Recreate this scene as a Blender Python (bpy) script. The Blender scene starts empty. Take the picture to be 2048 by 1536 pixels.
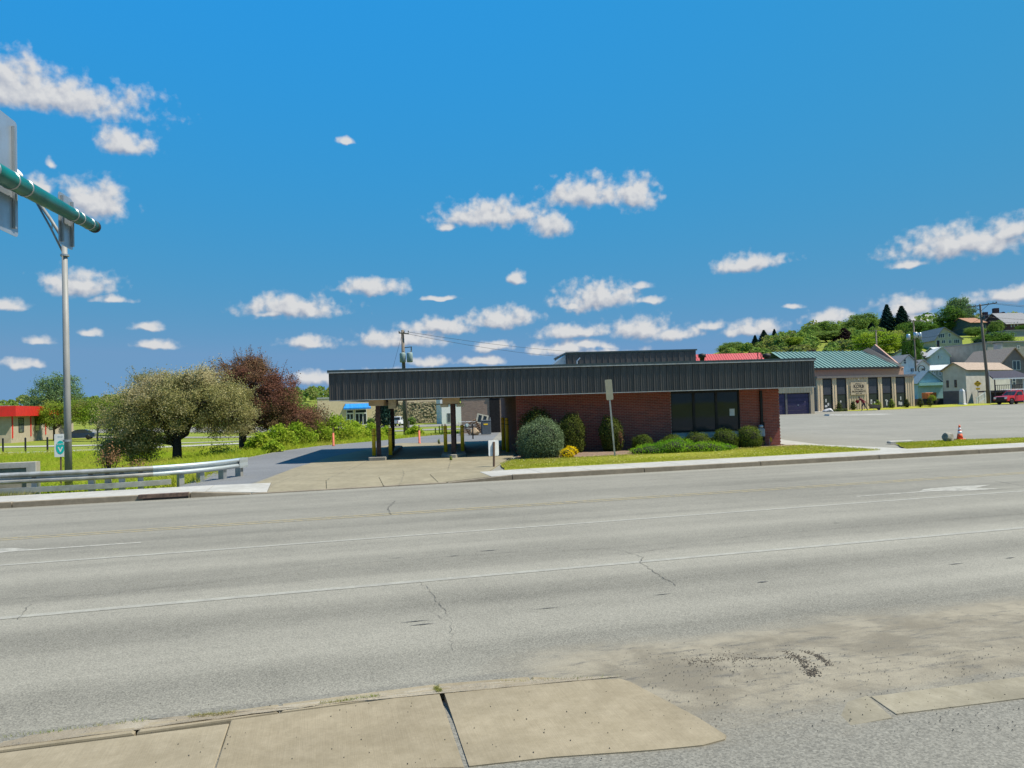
import bpy, bmesh, math, random
import numpy as np
from mathutils import Vector, Matrix

# ------------------------------------------------------------------ camera
scene = bpy.context.scene
C = scene.collection
FPX, CAM_H = 1480.0, 2.2                      # focal length in photo pixels, eye height above the road
ROLL, PITCH = math.radians(1.7), math.atan(40 / 1480)
cam_data = bpy.data.cameras.new('camera'); cam = bpy.data.objects.new('camera', cam_data); C.objects.link(cam)
cam_data.sensor_width = 36.0; cam_data.lens = FPX / 2048 * 36; cam_data.clip_start = 0.05; cam_data.clip_end = 9000
_cr, _sr, _cp, _sp = math.cos(ROLL), math.sin(ROLL), math.cos(PITCH), math.sin(PITCH)
def _axis(x, y, f): return Vector((x, f * _cp - y * _sp, f * _sp + y * _cp))
_R, _U, _F = _axis(_cr, -_sr, 0), _axis(_sr, _cr, 0), _axis(0, 0, 1)
cam.matrix_world = Matrix(((_R.x, _U.x, -_F.x, 0), (_R.y, _U.y, -_F.y, 0), (_R.z, _U.z, -_F.z, CAM_H), (0, 0, 0, 1)))
scene.camera = cam
def ray(px, py):
    u, v = (px - 1024) / FPX, -(py - 768) / FPX
    return _R * u + _U * v + _F
def G(px, py, z=0.0):                          # survey: where the sight line meets the level z
    d = ray(px, py); t = (z - CAM_H) / d.z
    return Vector((d.x * t, d.y * t, z))
def D(px, py, Y):                              # survey: point of the sight line at distance Y
    d = ray(px, py); t = Y / d.y
    return Vector((d.x * t, Y, CAM_H + d.z * t))

# ------------------------------------------------------------------ light
SUN_AZ, SUN_EL = math.radians(99), math.radians(58)      # azimuth from +Y towards +X
sun_data = bpy.data.lights.new('sun', 'SUN'); sun = bpy.data.objects.new('sun', sun_data); C.objects.link(sun)
sun_data.energy = 4.9; sun_data.angle = math.radians(0.55); sun_data.color = (1.0, 0.94, 0.82)
_sd = Vector((math.sin(SUN_AZ) * math.cos(SUN_EL), math.cos(SUN_AZ) * math.cos(SUN_EL), math.sin(SUN_EL)))
sun.rotation_euler = _sd.to_track_quat('Z', 'Y').to_euler()
scene.view_settings.view_transform = 'Standard'; scene.view_settings.look = 'None'
scene.view_settings.exposure = 0.62; scene.view_settings.gamma = 1.0; scene.view_settings.use_curve_mapping = False
scene.cycles.max_bounces = 6; scene.cycles.diffuse_bounces = 3; scene.cycles.transparent_max_bounces = 6
scene.cycles.use_denoising = True

# ------------------------------------------------------------------ sky with cumulus
# cumulus seen in the sky: azimuth / elevation of the middle in photo pixels, half width, half height
CLOUDS = [
 (60, 175, 215, 42), (-40, 128, 150, 40), (245, 282, 52, 28), (190, 395, 58, 48), (85, 372, 22, 22), (103, 326, 10, 12),
 (160, 563, 62, 30), (225, 600, 36, 10), (15, 605, 34, 14), (292, 650, 32, 13), (312, 688, 42, 12), (78, 678, 22, 10), (40, 728, 40, 12), (175, 664, 24, 8),
 (690, 281, 17, 10), (985, 425, 118, 36), (1100, 445, 50, 34), (1165, 382, 82, 40), (1270, 385, 48, 42), (890, 455, 26, 12),
 (585, 612, 105, 30), (540, 626, 40, 9), (742, 572, 75, 22), (615, 682, 52, 18), (1032, 555, 24, 16), (880, 595, 42, 6),
 (1000, 634, 84, 27), (880, 650, 90, 24), (800, 674, 110, 24), (985, 692, 46, 14), (965, 720, 52, 14), (860, 722, 50, 16),
 (1195, 590, 92, 38), (1285, 571, 26, 13), (1140, 608, 24, 10), (1300, 600, 34, 12), (1150, 662, 80, 20), (1280, 655, 70, 28), (1350, 664, 55, 18), (1120, 694, 78, 20), (1215, 708, 90, 18), (1180, 690, 60, 14),
 (1495, 523, 75, 23), (1925, 480, 118, 38), (2020, 455, 40, 26), (1820, 524, 28, 12), (1655, 634, 44, 20), (1810, 612, 66, 24), (1825, 635, 45, 15), (2020, 588, 66, 19),
 (1500, 655, 62, 20), (1425, 650, 32, 14), (1585, 612, 22, 7), (640, 756, 70, 20), (780, 745, 70, 14),
]
world = bpy.data.worlds.new('World'); scene.world = world; world.use_nodes = True
_n = world.node_tree; _n.nodes.clear()
def WN(t, **k):
    n = _n.nodes.new(t)
    for a, b in k.items(): setattr(n, a, b)
    return n
def wl(a, b): _n.links.new(a, b)
def wmath(op, a, b=None, c=None, clamp=False):
    n = WN('ShaderNodeMath', operation=op, use_clamp=clamp)
    for i, s in enumerate((a, b, c)):
        if s is None: continue
        if isinstance(s, (int, float)): n.inputs[i].default_value = s
        else: wl(s, n.inputs[i])
    return n.outputs[0]
def wvec(op, a, b=None, c=None):
    n = WN('ShaderNodeVectorMath', operation=op)
    for i, s in enumerate((a, b, c)):
        if s is None: continue
        if isinstance(s, tuple): n.inputs[i].default_value = s
        else: wl(s, n.inputs[i])
    return n.outputs['Value'] if op == 'LENGTH' else n.outputs[0]
sky = WN('ShaderNodeTexSky', sky_type='NISHITA', sun_disc=False)
sky.sun_elevation = SUN_EL; sky.sun_rotation = SUN_AZ; sky.altitude = 300; sky.air_density = 1.0; sky.dust_density = 0.0; sky.ozone_density = 3.0
# the clear sky graded channel by channel to the deep, even blue of the photograph
_ss = WN('ShaderNodeSeparateColor'); wl(sky.outputs[0], _ss.inputs[0]); hsv = WN('ShaderNodeCombineColor')
for _i, (_a, _g) in enumerate(((.16, 1.2), (1.88, .05), (7.3, -.38))): wl(wmath('MINIMUM', wmath('MULTIPLY', wmath('POWER', _ss.outputs[_i], _g), _a), (1.0, 9, 9)[_i]), hsv.inputs[_i])
tc = WN('ShaderNodeTexCoord')
sep = WN('ShaderNodeSeparateXYZ'); wl(tc.outputs['Generated'], sep.inputs[0])
az = wmath('ARCTAN2', sep.outputs[0], sep.outputs[1]); el = wmath('ARCSINE', sep.outputs[2])
pv = WN('ShaderNodeCombineXYZ'); wl(az, pv.inputs[0]); wl(el, pv.inputs[1])
P = pv.outputs[0]
def noise(vec, scale, detail, rough, lac=2.0, dist=0.0):
    n = WN('ShaderNodeTexNoise', noise_dimensions='3D'); wl(vec, n.inputs['Vector'])
    n.inputs['Scale'].default_value = scale; n.inputs['Detail'].default_value = detail; n.inputs['Roughness'].default_value = rough
    n.inputs['Lacunarity'].default_value = lac; n.inputs['Distortion'].default_value = dist
    return n
# billowing outlines: the field is warped, then eaten into by coarse and fine noise
wn = noise(P, 30, 2, 0.5); PW = wvec('ADD', P, wvec('MULTIPLY_ADD', wn.outputs['Color'], (0.020, 0.014, 0), (-0.010, -0.007, 0)))
nb = noise(P, 46, 2, 0.5); nf = noise(P, 105, 6, 0.56); nbs = noise(wvec('ADD', P, (0.0050, 0.0060, 0.0)), 46, 2, 0.5); nfs = noise(wvec('ADD', P, (0.0018, 0.0022, 0.0)), 120, 2, 0.55)
rough_ = wmath('ADD', wmath('MULTIPLY', wmath('SUBTRACT', nb.outputs[0], 0.5), 1.55), wmath('MULTIPLY', wmath('SUBTRACT', nf.outputs[0], 0.5), 0.95))
relief = wmath('ADD', wmath('MULTIPLY', wmath('SUBTRACT', nb.outputs[0], nbs.outputs[0]), 1.5), wmath('MULTIPLY', wmath('SUBTRACT', nf.outputs[0], nfs.outputs[0]), 0.7))
def cloud_sky(best, below):
    """clear sky with one set of cumulus; `best`: 0 in a cloud's middle, 1 at its rim; `below`: the same a little higher up"""
    dens = wmath('ADD', wmath('MULTIPLY', wmath('SUBTRACT', 1.0, best), 1.25), rough_)
    mask = WN('ShaderNodeMapRange', interpolation_type='SMOOTHSTEP'); wl(dens, mask.inputs[0]); mask.inputs[1].default_value = -0.02; mask.inputs[2].default_value = 0.86
    lit = wmath('ADD', wmath('MULTIPLY_ADD', wmath('SUBTRACT', below, best), 1.15, 0.66), relief, clamp=True)
    cc = WN('ShaderNodeMix', data_type='RGBA'); wl(lit, cc.inputs[0]); cc.inputs[6].default_value = (2.0, 2.3, 2.95, 1); cc.inputs[7].default_value = (4.55, 4.55, 4.55, 1)
    sm = WN('ShaderNodeMix', data_type='RGBA'); wl(wmath('MULTIPLY', mask.outputs[0], 0.95), sm.inputs[0]); wl(hsv.outputs[0], sm.inputs[6]); wl(cc.outputs[2], sm.inputs[7])
    b_ = WN('ShaderNodeBackground'); b_.inputs[1].default_value = 0.103; wl(sm.outputs[2], b_.inputs[0]); return b_.outputs[0]
_cl = []
for (cx, cy, hw, hh) in CLOUDS:
    d = ray(cx, cy).normalized(); _cl.append((math.atan2(d.x, d.y), math.asin(d.z), hw / FPX * 1.15, hh / FPX * 1.25))
PU = wvec('ADD', PW, (0.003, 0.008, 0.0))
# one cumulus: flat-bottomed oval; keeps the smaller of its own and the former distance, here and a little higher up
_eg = bpy.data.node_groups.new('cumulus_oval', 'ShaderNodeTree')
for _nm, _ty in (('Here', 'NodeSocketVector'), ('Above', 'NodeSocketVector'), ('Best Here', 'NodeSocketFloat'), ('Best Above', 'NodeSocketFloat'), ('Scale', 'NodeSocketVector'), ('Offset', 'NodeSocketVector')): _eg.interface.new_socket(_nm, in_out='INPUT', socket_type=_ty)
for _nm in ('Best Here', 'Best Above'): _eg.interface.new_socket(_nm, in_out='OUTPUT', socket_type='NodeSocketFloat')
_gi, _go = _eg.nodes.new('NodeGroupInput'), _eg.nodes.new('NodeGroupOutput')
for _k in (0, 1):
    _v = _eg.nodes.new('ShaderNodeVectorMath'); _v.operation = 'MULTIPLY_ADD'; _eg.links.new(_gi.outputs[_k], _v.inputs[0]); _eg.links.new(_gi.outputs[4], _v.inputs[1]); _eg.links.new(_gi.outputs[5], _v.inputs[2])
    _w = _eg.nodes.new('ShaderNodeVectorMath'); _w.operation = 'MULTIPLY'; _eg.links.new(_v.outputs[0], _w.inputs[0]); _w.inputs[1].default_value = (-1.0, -1.9, 0.0)
    _x = _eg.nodes.new('ShaderNodeVectorMath'); _x.operation = 'MAXIMUM'; _eg.links.new(_v.outputs[0], _x.inputs[0]); _eg.links.new(_w.outputs[0], _x.inputs[1])
    _l = _eg.nodes.new('ShaderNodeVectorMath'); _l.operation = 'LENGTH'; _eg.links.new(_x.outputs[0], _l.inputs[0])
    _m = _eg.nodes.new('ShaderNodeMath'); _m.operation = 'MINIMUM'; _eg.links.new(_l.outputs['Value'], _m.inputs[0]); _eg.links.new(_gi.outputs[2+_k], _m.inputs[1]); _eg.links.new(_m.outputs[0], _go.inputs[_k])
def field(lst):
    ba = bb = None
    for a0, e0, wa, he in lst:
        kx, ky = 1 / wa, 1 / he; n = WN('ShaderNodeGroup', node_tree=_eg); wl(PW, n.inputs[0]); wl(PU, n.inputs[1])
        if ba is None: n.inputs[2].default_value = n.inputs[3].default_value = 9.0
        else: wl(ba, n.inputs[2]); wl(bb, n.inputs[3])
        n.inputs[4].default_value = (kx, ky, 0.0); n.inputs[5].default_value = (-a0 * kx, -(e0 - 0.22 * he) * ky, 0.0); ba, bb = n.outputs[0], n.outputs[1]
    return ba, bb
def gate(x, edge): return wmath('GREATER_THAN', x, edge)
def wmixs(f, a, b):
    n = WN('ShaderNodeMixShader'); wl(f, n.inputs[0]); wl(a, n.inputs[1]); wl(b, n.inputs[2]); return n.outputs[0]
AZ_E = [-0.80, -0.46, -0.27, -0.08, 0.07, 0.20, 0.40, 0.80]; EL_E = [0.125, 0.21]
def tile(a0, a1, e0, e1):
    lst = [c for c in _cl if c[0]+c[2]*1.9 > a0 and c[0]-c[2]*1.9 < a1 and c[1]+c[3]*2.2 > e0 and c[1]-c[3]*2.2 < e1] or [(9.0, 9.0, .1, .1)]
    return cloud_sky(*field(lst))
def column(a0, a1):
    lo, mi, hi = tile(a0, a1, -.1, EL_E[0]), tile(a0, a1, EL_E[0], EL_E[1]), tile(a0, a1, EL_E[1], .7)
    return wmixs(gate(el, EL_E[1]), wmixs(gate(el, EL_E[0]), lo, mi), hi)
sh = column(AZ_E[0], AZ_E[1])
for i in range(1, len(AZ_E)-1): sh = wmixs(gate(az, AZ_E[i]), sh, column(AZ_E[i], AZ_E[i+1]))
# the same cumulus field goes on above, beside and behind the camera
def cells(src):
    cell = WN('ShaderNodeTexVoronoi', voronoi_dimensions='2D', feature='F1'); wl(wvec('MULTIPLY', src, (5.5, 11.0, 0)), cell.inputs['Vector']); cell.inputs['Scale'].default_value = 1.0
    cs = WN('ShaderNodeSeparateColor'); wl(cell.outputs['Color'], cs.inputs[0]); return wmath('ADD', wmath('MULTIPLY', cell.outputs['Distance'], 2.6), wmath('MULTIPLY', cs.outputs[0], 1.5))
rest = cloud_sky(cells(PW), cells(PU))
outside = wmath('MAXIMUM', gate(wmath('ABSOLUTE', az), 0.72), gate(el, 0.56)); sh = wmixs(outside, sh, rest)
wo = WN('ShaderNodeOutputWorld'); wl(sh, wo.inputs[0])

# ------------------------------------------------------------------ helpers
def tag(o, label=None, cat=None, group=None, kind=None):
    if label: o['label'] = label
    if cat: o['category'] = cat
    if group: o['group'] = group
    if kind: o['kind'] = kind
    return o
def empty(name, loc=(0, 0, 0), rz=0.0, label=None, cat=None, group=None, parent=None):
    o = bpy.data.objects.new(name, None); C.objects.link(o); o.location = loc; o.rotation_euler = (0, 0, rz)
    o.empty_display_size = 0.2
    if parent: o.parent = parent
    return tag(o, label, cat, group)
def link(name, me, parent=None):
    o = bpy.data.objects.new(name, me); C.objects.link(o)
    if parent: o.parent = parent
    return o
def copy_tree(o, parent=None):
    c = o.copy(); C.objects.link(c); c.parent = parent
    for ch in list(o.children): copy_tree(ch, c)
    return c
class MB:
    """collects boxes, tubes, prisms; build() links them as one mesh object"""
    def __init__(s): s.v, s.f = [], []
    def add(s, vs, fs):
        k = len(s.v); s.v += [tuple(v) for v in vs]; s.f += [tuple(i + k for i in f) for f in fs]; return s
    def box(s, x0, x1, y0, y1, z0, z1):
        return s.add([(x0,y0,z0),(x1,y0,z0),(x1,y1,z0),(x0,y1,z0),(x0,y0,z1),(x1,y0,z1),(x1,y1,z1),(x0,y1,z1)],
                     [(0,3,2,1),(4,5,6,7),(0,1,5,4),(1,2,6,5),(2,3,7,6),(3,0,4,7)])
    def cbox(s, x0, x1, y0, y1, z0, z1, c):      # box with chamfered upright edges and top edges
        p = [(x0+c,y0),(x1-c,y0),(x1,y0+c),(x1,y1-c),(x1-c,y1),(x0+c,y1),(x0,y1-c),(x0,y0+c)]
        q = [(x0+2*c,y0+c),(x1-2*c,y0+c),(x1-c,y0+2*c),(x1-c,y1-2*c),(x1-2*c,y1-c),(x0+2*c,y1-c),(x0+c,y1-2*c),(x0+c,y0+2*c)]
        vs = [(a,b,z0) for a,b in p] + [(a,b,z1-c) for a,b in p] + [(a,b,z1) for a,b in q]
        fs = [tuple(range(7,-1,-1)), tuple(range(16,24))]
        for k in (0, 8):
            for i in range(8): j=(i+1)%8; fs.append((k+i,k+j,k+8+j,k+8+i))
        return s.add(vs, fs)
    def bar(s, a, b, wx, wz=None, up=(0,0,1)):   # rectangular bar from a to b
        wz = wz or wx; a, b = Vector(a), Vector(b); d = (b - a).normalized(); up = Vector(up)
        if abs(d.dot(up)) > .98: up = Vector((0,1,0))
        sx = d.cross(up).normalized() * wx / 2; sz = sx.cross(d).normalized() * wz / 2
        vs = [a-sx-sz, a+sx-sz, a+sx+sz, a-sx+sz, b-sx-sz, b+sx-sz, b+sx+sz, b-sx+sz]
        return s.add(vs, [(0,1,2,3),(7,6,5,4),(0,4,5,1),(1,5,6,2),(2,6,7,3),(3,7,4,0)])
    def tube(s, pts, rad, n=8, cap=True):
        pts = [Vector(p) for p in pts]; k0 = len(s.v); m = len(pts)
        rads = rad if isinstance(rad, (list, tuple)) else [rad] * m
        prev = None
        for i, p in enumerate(pts):
            d = (pts[min(i+1, m-1)] - pts[max(i-1, 0)]).normalized()
            if prev is None:
                t = Vector((0,0,1)) if abs(d.z) < .9 else Vector((1,0,0)); a = d.cross(t).normalized()
            else: a = (prev - d * prev.dot(d)).normalized()
            prev = a; b = d.cross(a)
            for j in range(n):
                w = 2 * math.pi * j / n; s.v.append(tuple(p + (a * math.cos(w) + b * math.sin(w)) * rads[i]))
        for i in range(m - 1):
            for j in range(n):
                q = (j + 1) % n; s.f.append((k0+i*n+j, k0+i*n+q, k0+(i+1)*n+q, k0+(i+1)*n+j))
        if cap: s.f.append(tuple(k0 + j for j in reversed(range(n)))); s.f.append(tuple(k0 + (m-1)*n + j for j in range(n)))
        return s
    def prism(s, poly, z0, z1):                  # poly: xy points counter-clockwise
        n = len(poly); vs = [(p[0], p[1], z0) for p in poly] + [(p[0], p[1], z1) for p in poly]
        fs = [tuple(reversed(range(n))), tuple(range(n, 2*n))] + [(i, (i+1) % n, n+(i+1) % n, n+i) for i in range(n)]
        return s.add(vs, fs)
    def extrude_y(s, poly, y0, y1):              # poly: xz points counter-clockwise seen from the front (-y)
        n = len(poly); vs = [(p[0], y0, p[1]) for p in poly] + [(p[0], y1, p[1]) for p in poly]
        fs = [tuple(range(n)), tuple(reversed(range(n, 2*n)))] + [(i, n+i, n+(i+1) % n, (i+1) % n) for i in range(n)]
        return s.add(vs, fs)
    def lathe(s, prof, n=16, loc=(0,0,0)):       # prof: (r, z) from bottom to top
        k0 = len(s.v)
        for r_, z in prof:
            for j in range(n):
                w = 2*math.pi*j/n; s.v.append((loc[0]+r_*math.cos(w), loc[1]+r_*math.sin(w), loc[2]+z))
        m = len(prof)
        for i in range(m-1):
            for j in range(n):
                q=(j+1)%n; s.f.append((k0+i*n+j, k0+i*n+q, k0+(i+1)*n+q, k0+(i+1)*n+j))
        s.f.append(tuple(k0+j for j in reversed(range(n)))); s.f.append(tuple(k0+(m-1)*n+j for j in range(n)))
        return s
    def xf(s, mtx):
        s.v = [tuple(mtx @ Vector(v)) for v in s.v]; return s
    def mesh(s, name, mat, smooth=False):
        me = bpy.data.meshes.new(name); me.from_pydata(s.v, [], s.f); me.update()
        if mat: me.materials.append(mat)
        if smooth: me.polygons.foreach_set('use_smooth', [True] * len(me.polygons))
        return me
    def build(s, name, mat, parent=None, smooth=False, label=None, cat=None, group=None, kind=None, loc=None, rz=0.0):
        o = link(name, s.mesh(name, mat, smooth), parent)
        if loc is not None: o.location = loc
        if rz: o.rotation_euler = (0, 0, rz)
        return tag(o, label, cat, group, kind)
def fast_mesh(name, verts, faces, mat, smooth=False):
    verts = np.asarray(verts, dtype=np.float32); faces = np.asarray(faces, dtype=np.int32); k = faces.shape[1]; m = len(faces)
    me = bpy.data.meshes.new(name); me.vertices.add(len(verts)); me.vertices.foreach_set('co', verts.ravel())
    me.loops.add(m * k); me.loops.foreach_set('vertex_index', faces.ravel())
    me.polygons.add(m); me.polygons.foreach_set('loop_start', np.arange(0, m*k, k, dtype=np.int32)); me.polygons.foreach_set('loop_total', np.full(m, k, dtype=np.int32))
    if smooth: me.polygons.foreach_set('use_smooth', np.ones(m, dtype=bool))
    me.update(calc_edges=True); me.validate()
    if mat: me.materials.append(mat)
    return me

# ------------------------------------------------------------------ materials
def _nodes(name):
    m = bpy.data.materials.new(name); m.use_nodes = True; t = m.node_tree; t.nodes.clear()
    out = t.nodes.new('ShaderNodeOutputMaterial'); return m, t, out
class NT:
    def __init__(s, t): s.t = t
    def n(s, ty, **k):
        x = s.t.nodes.new(ty)
        for a, b in k.items(): setattr(x, a, b)
        return x
    def l(s, a, b): s.t.links.new(a, b)
    def put(s, sock, v):
        if isinstance(v, (int, float)): sock.default_value = v
        elif isinstance(v, (tuple, list)): sock.default_value = tuple(v) + ((1,) if len(v) == 3 and len(sock.default_value) == 4 else ())
        else: s.l(v, sock)
    def math(s, op, a, b=None, c=None, clamp=False):
        x = s.n('ShaderNodeMath', operation=op, use_clamp=clamp)
        for i, v in enumerate((a, b, c)):
            if v is not None: s.put(x.inputs[i], v)
        return x.outputs[0]
    def mix(s, f, a, b, mode='MIX'):
        x = s.n('ShaderNodeMix', data_type='RGBA', blend_type=mode); s.put(x.inputs[0], f); s.put(x.inputs[6], a); s.put(x.inputs[7], b); return x.outputs[2]
    def noise(s, vec, scale, detail=4, rough=.55, dist=0):
        x = s.n('ShaderNodeTexNoise'); x.inputs['Scale'].default_value = scale; x.inputs['Detail'].default_value = detail; x.inputs['Roughness'].default_value = rough; x.inputs['Distortion'].default_value = dist
        if vec is not None: s.l(vec, x.inputs['Vector'])
        return x.outputs[0]
    def ramp(s, f, lo, hi, a=0.0, b=1.0, smooth=True):
        x = s.n('ShaderNodeMapRange', interpolation_type='SMOOTHSTEP' if smooth else 'LINEAR'); s.put(x.inputs[0], f)
        for i, v in enumerate((lo, hi, a, b)): x.inputs[1+i].default_value = v
        return x.outputs[0]
    def scale(s, vec, xyz):
        x = s.n('ShaderNodeVectorMath', operation='MULTIPLY'); s.l(vec, x.inputs[0]); x.inputs[1].default_value = xyz; return x.outputs[0]
    def rot(s, vec, ang):
        x = s.n('ShaderNodeVectorRotate', rotation_type='Z_AXIS'); s.l(vec, x.inputs['Vector']); x.inputs['Angle'].default_value = ang; return x.outputs[0]
    def pos(s): return s.n('ShaderNodeNewGeometry').outputs['Position']
    def obj(s): return s.n('ShaderNodeTexCoord').outputs['Object']
    def bsdf(s, out, col, rough=.8, metal=0.0, bump=None, bstr=.3, bdist=.01, spec=.4, coat=0):
        b = s.n('ShaderNodeBsdfPrincipled'); s.put(b.inputs['Base Color'], col); s.put(b.inputs['Roughness'], rough); s.put(b.inputs['Metallic'], metal)
        b.inputs['Specular IOR Level'].default_value = spec
        if coat: b.inputs['Coat Weight'].default_value = coat; b.inputs['Coat Roughness'].default_value = .05
        if bump is not None:
            bn = s.n('ShaderNodeBump'); bn.inputs['Strength'].default_value = bstr; bn.inputs['Distance'].default_value = bdist; s.l(bump, bn.inputs['Height']); s.l(bn.outputs[0], b.inputs['Normal'])
        s.l(b.outputs[0], out.inputs[0]); return b
def mat(name, c1, c2=None, scale=6.0, rough=.75, metal=0.0, bump=.0, bdist=.01, detail=5, stretch=(1,1,1), spec=.4, coat=0, local=True, vary=(.9, 1.06)):
    """plain surface: two close tones mottled by noise, light relief"""
    m, t, out = _nodes(name); k = NT(t)
    c2 = c2 or tuple(x * .72 for x in c1)
    v = k.scale(k.obj() if local else k.pos(), stretch); n = k.noise(v, scale, detail, .6)
    col = k.mix(k.ramp(n, .32, .68), c2, c1)
    oi = k.n('ShaderNodeObjectInfo').outputs['Random']
    col = k.mix(1.0, col, k.mix(oi, (vary[0],)*3, (vary[1],)*3), 'MULTIPLY')
    k.bsdf(out, col, k.ramp(n, .2, .8, min(1, rough+.08), max(0, rough-.08)), metal, n if bump else None, bump, bdist, spec, coat)
    return m
def leaf_mat(name, c1, c2, c3=None, trans=.35, big=.35):
    """foliage: every leaf its own tone, light shining through"""
    m, t, out = _nodes(name); k = NT(t)
    g = k.n('ShaderNodeNewGeometry'); ri = g.outputs['Random Per Island']
    col = k.mix(ri, c1, c2)
    if c3: col = k.mix(k.ramp(k.noise(k.obj(), big, 3), .42, .62), col, k.mix(ri, c3, tuple(x*.7 for x in c3)))
    oi = k.n('ShaderNodeObjectInfo').outputs['Random']
    col = k.mix(1.0, col, k.mix(oi, (.82,.86,.82), (1.12,1.08,1.05)), 'MULTIPLY')
    d = k.n('ShaderNodeBsdfDiffuse'); k.l(col, d.inputs[0]); tr = k.n('ShaderNodeBsdfTranslucent'); k.l(k.mix(.5, col, k.mix(1.0, col, (1.25,1.2,.6), 'MULTIPLY')), tr.inputs[0])
    ms = k.n('ShaderNodeMixShader'); ms.inputs[0].default_value = trans; k.l(d.outputs[0], ms.inputs[1]); k.l(tr.outputs[0], ms.inputs[2])
    k.l(ms.outputs[0], out.inputs[0])
    return m
ROAD_ANG = math.radians(14.4)
def asphalt(name, base=.17, warm=(1.0, .932, .755), banded=False, speck=1.0, gravel=False, dust=None):
    m, t, out = _nodes(name); k = NT(t); p = k.pos(); q = k.rot(p, -ROAD_ANG)
    big = k.noise(q, .22, 4, .6); streak = k.noise(k.scale(q, (.035, 1.1, 1)), 1.6, 4, .6); mid = k.noise(p, 2.3, 5, .65)
    v = k.math('ADD', k.math('MULTIPLY', k.math('SUBTRACT', big, .5), .5), k.math('MULTIPLY', k.math('SUBTRACT', streak, .5), .55 if banded else .25))
    v = k.math('ADD', v, k.math('MULTIPLY', k.math('SUBTRACT', mid, .5), .22))
    fine = k.noise(p, 70 if not gravel else 55, 3, .7); vor = k.n('ShaderNodeTexVoronoi'); k.l(p, vor.inputs['Vector']); vor.inputs['Scale'].default_value = 95 if not gravel else 70
    grain = k.math('MULTIPLY', k.math('SUBTRACT', fine, .5), 1.3 * speck)
    vs = k.n('ShaderNodeSeparateColor'); k.l(vor.outputs['Color'], vs.inputs[0]); grain = k.math('ADD', grain, k.math('MULTIPLY', k.math('SUBTRACT', vs.outputs[0], .5), .55 * speck))
    tot = k.math('ADD', 1.0, k.math('ADD', v, grain))
    if banded:   # polished wheel tracks and the paler strips between lanes, worn along the road
        sp = k.n('ShaderNodeSeparateXYZ'); k.l(q, sp.inputs[0]); y = k.math('ADD', sp.outputs[1], k.math('MULTIPLY', k.math('SUBTRACT', k.noise(k.scale(q, (.08, .3, 1)), 1.0, 2), .5), .5))
        for c, w, a in ((9.42, .65, .32), (7.3, .65, .17), (12.8, .45, .17), (11.6, .6, .15), (18.6, .9, .08), (20.6, .35, .2), (8.4, .55, -.14), (10.5, .6, -.14), (6.5, .5, -.09), (14.2, .7, -.09), (17.0, .6, -.09)):
            g = k.math('SUBTRACT', 1.0, k.math('DIVIDE', k.math('ABSOLUTE', k.math('SUBTRACT', y, c)), w), clamp=True); tot = k.math('ADD', tot, k.math('MULTIPLY', g, a))
    tot = k.math('MULTIPLY', tot, base); cb = k.n('ShaderNodeCombineColor')
    for i, w in enumerate(warm): k.l(k.math('MULTIPLY', tot, w), cb.inputs[i])
    colr = cb.outputs[0]
    if dust:     # washed-out soil lying over the surface on the near side, in ragged tongues along the road edge
        sp2 = k.n('ShaderNodeSeparateXYZ'); k.l(q, sp2.inputs[0]); ed_ = k.math('ADD', sp2.outputs[1], k.math('ADD', k.math('MULTIPLY', k.math('SUBTRACT', k.noise(k.scale(q, (.7, 2.2, 1)), 1.0, 6, .7), .5), dust[4]), k.math('MULTIPLY', k.math('SUBTRACT', k.noise(p, 22, 4, .75), .5), .22)))
        f = k.math('MULTIPLY', k.ramp(ed_, dust[0], dust[1]), k.ramp(sp2.outputs[0], dust[2], dust[3]))
        a_ = k.noise(p, 1.3, 6, .68, .5); b_ = k.noise(k.scale(q, (3.0, 9.0, 1)), 1.0, 6, .72, .4); c_ = k.noise(p, 75, 3, .75)
        dc = k.mix(k.ramp(a_, .36, .64), (.165, .142, .103), (.255, .222, .162)); dc = k.mix(k.ramp(b_, .50, .68, 0, .75), dc, (.14, .13, .108)); dc = k.mix(k.ramp(k.math('ADD', k.math('MULTIPLY', b_, .45), k.math('MULTIPLY', c_, .55)), .545, .62, 0, .7), dc, (.06, .05, .038)); dc = k.mix(1.0, dc, k.mix(c_, (.72,.72,.72), (1.28,1.28,1.28)), 'MULTIPLY')
        colr = k.mix(f, colr, dc)
    k.bsdf(out, colr, .88, 0, grain, .55 if gravel else .35, .006 if gravel else .003, .25)
    return m
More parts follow.
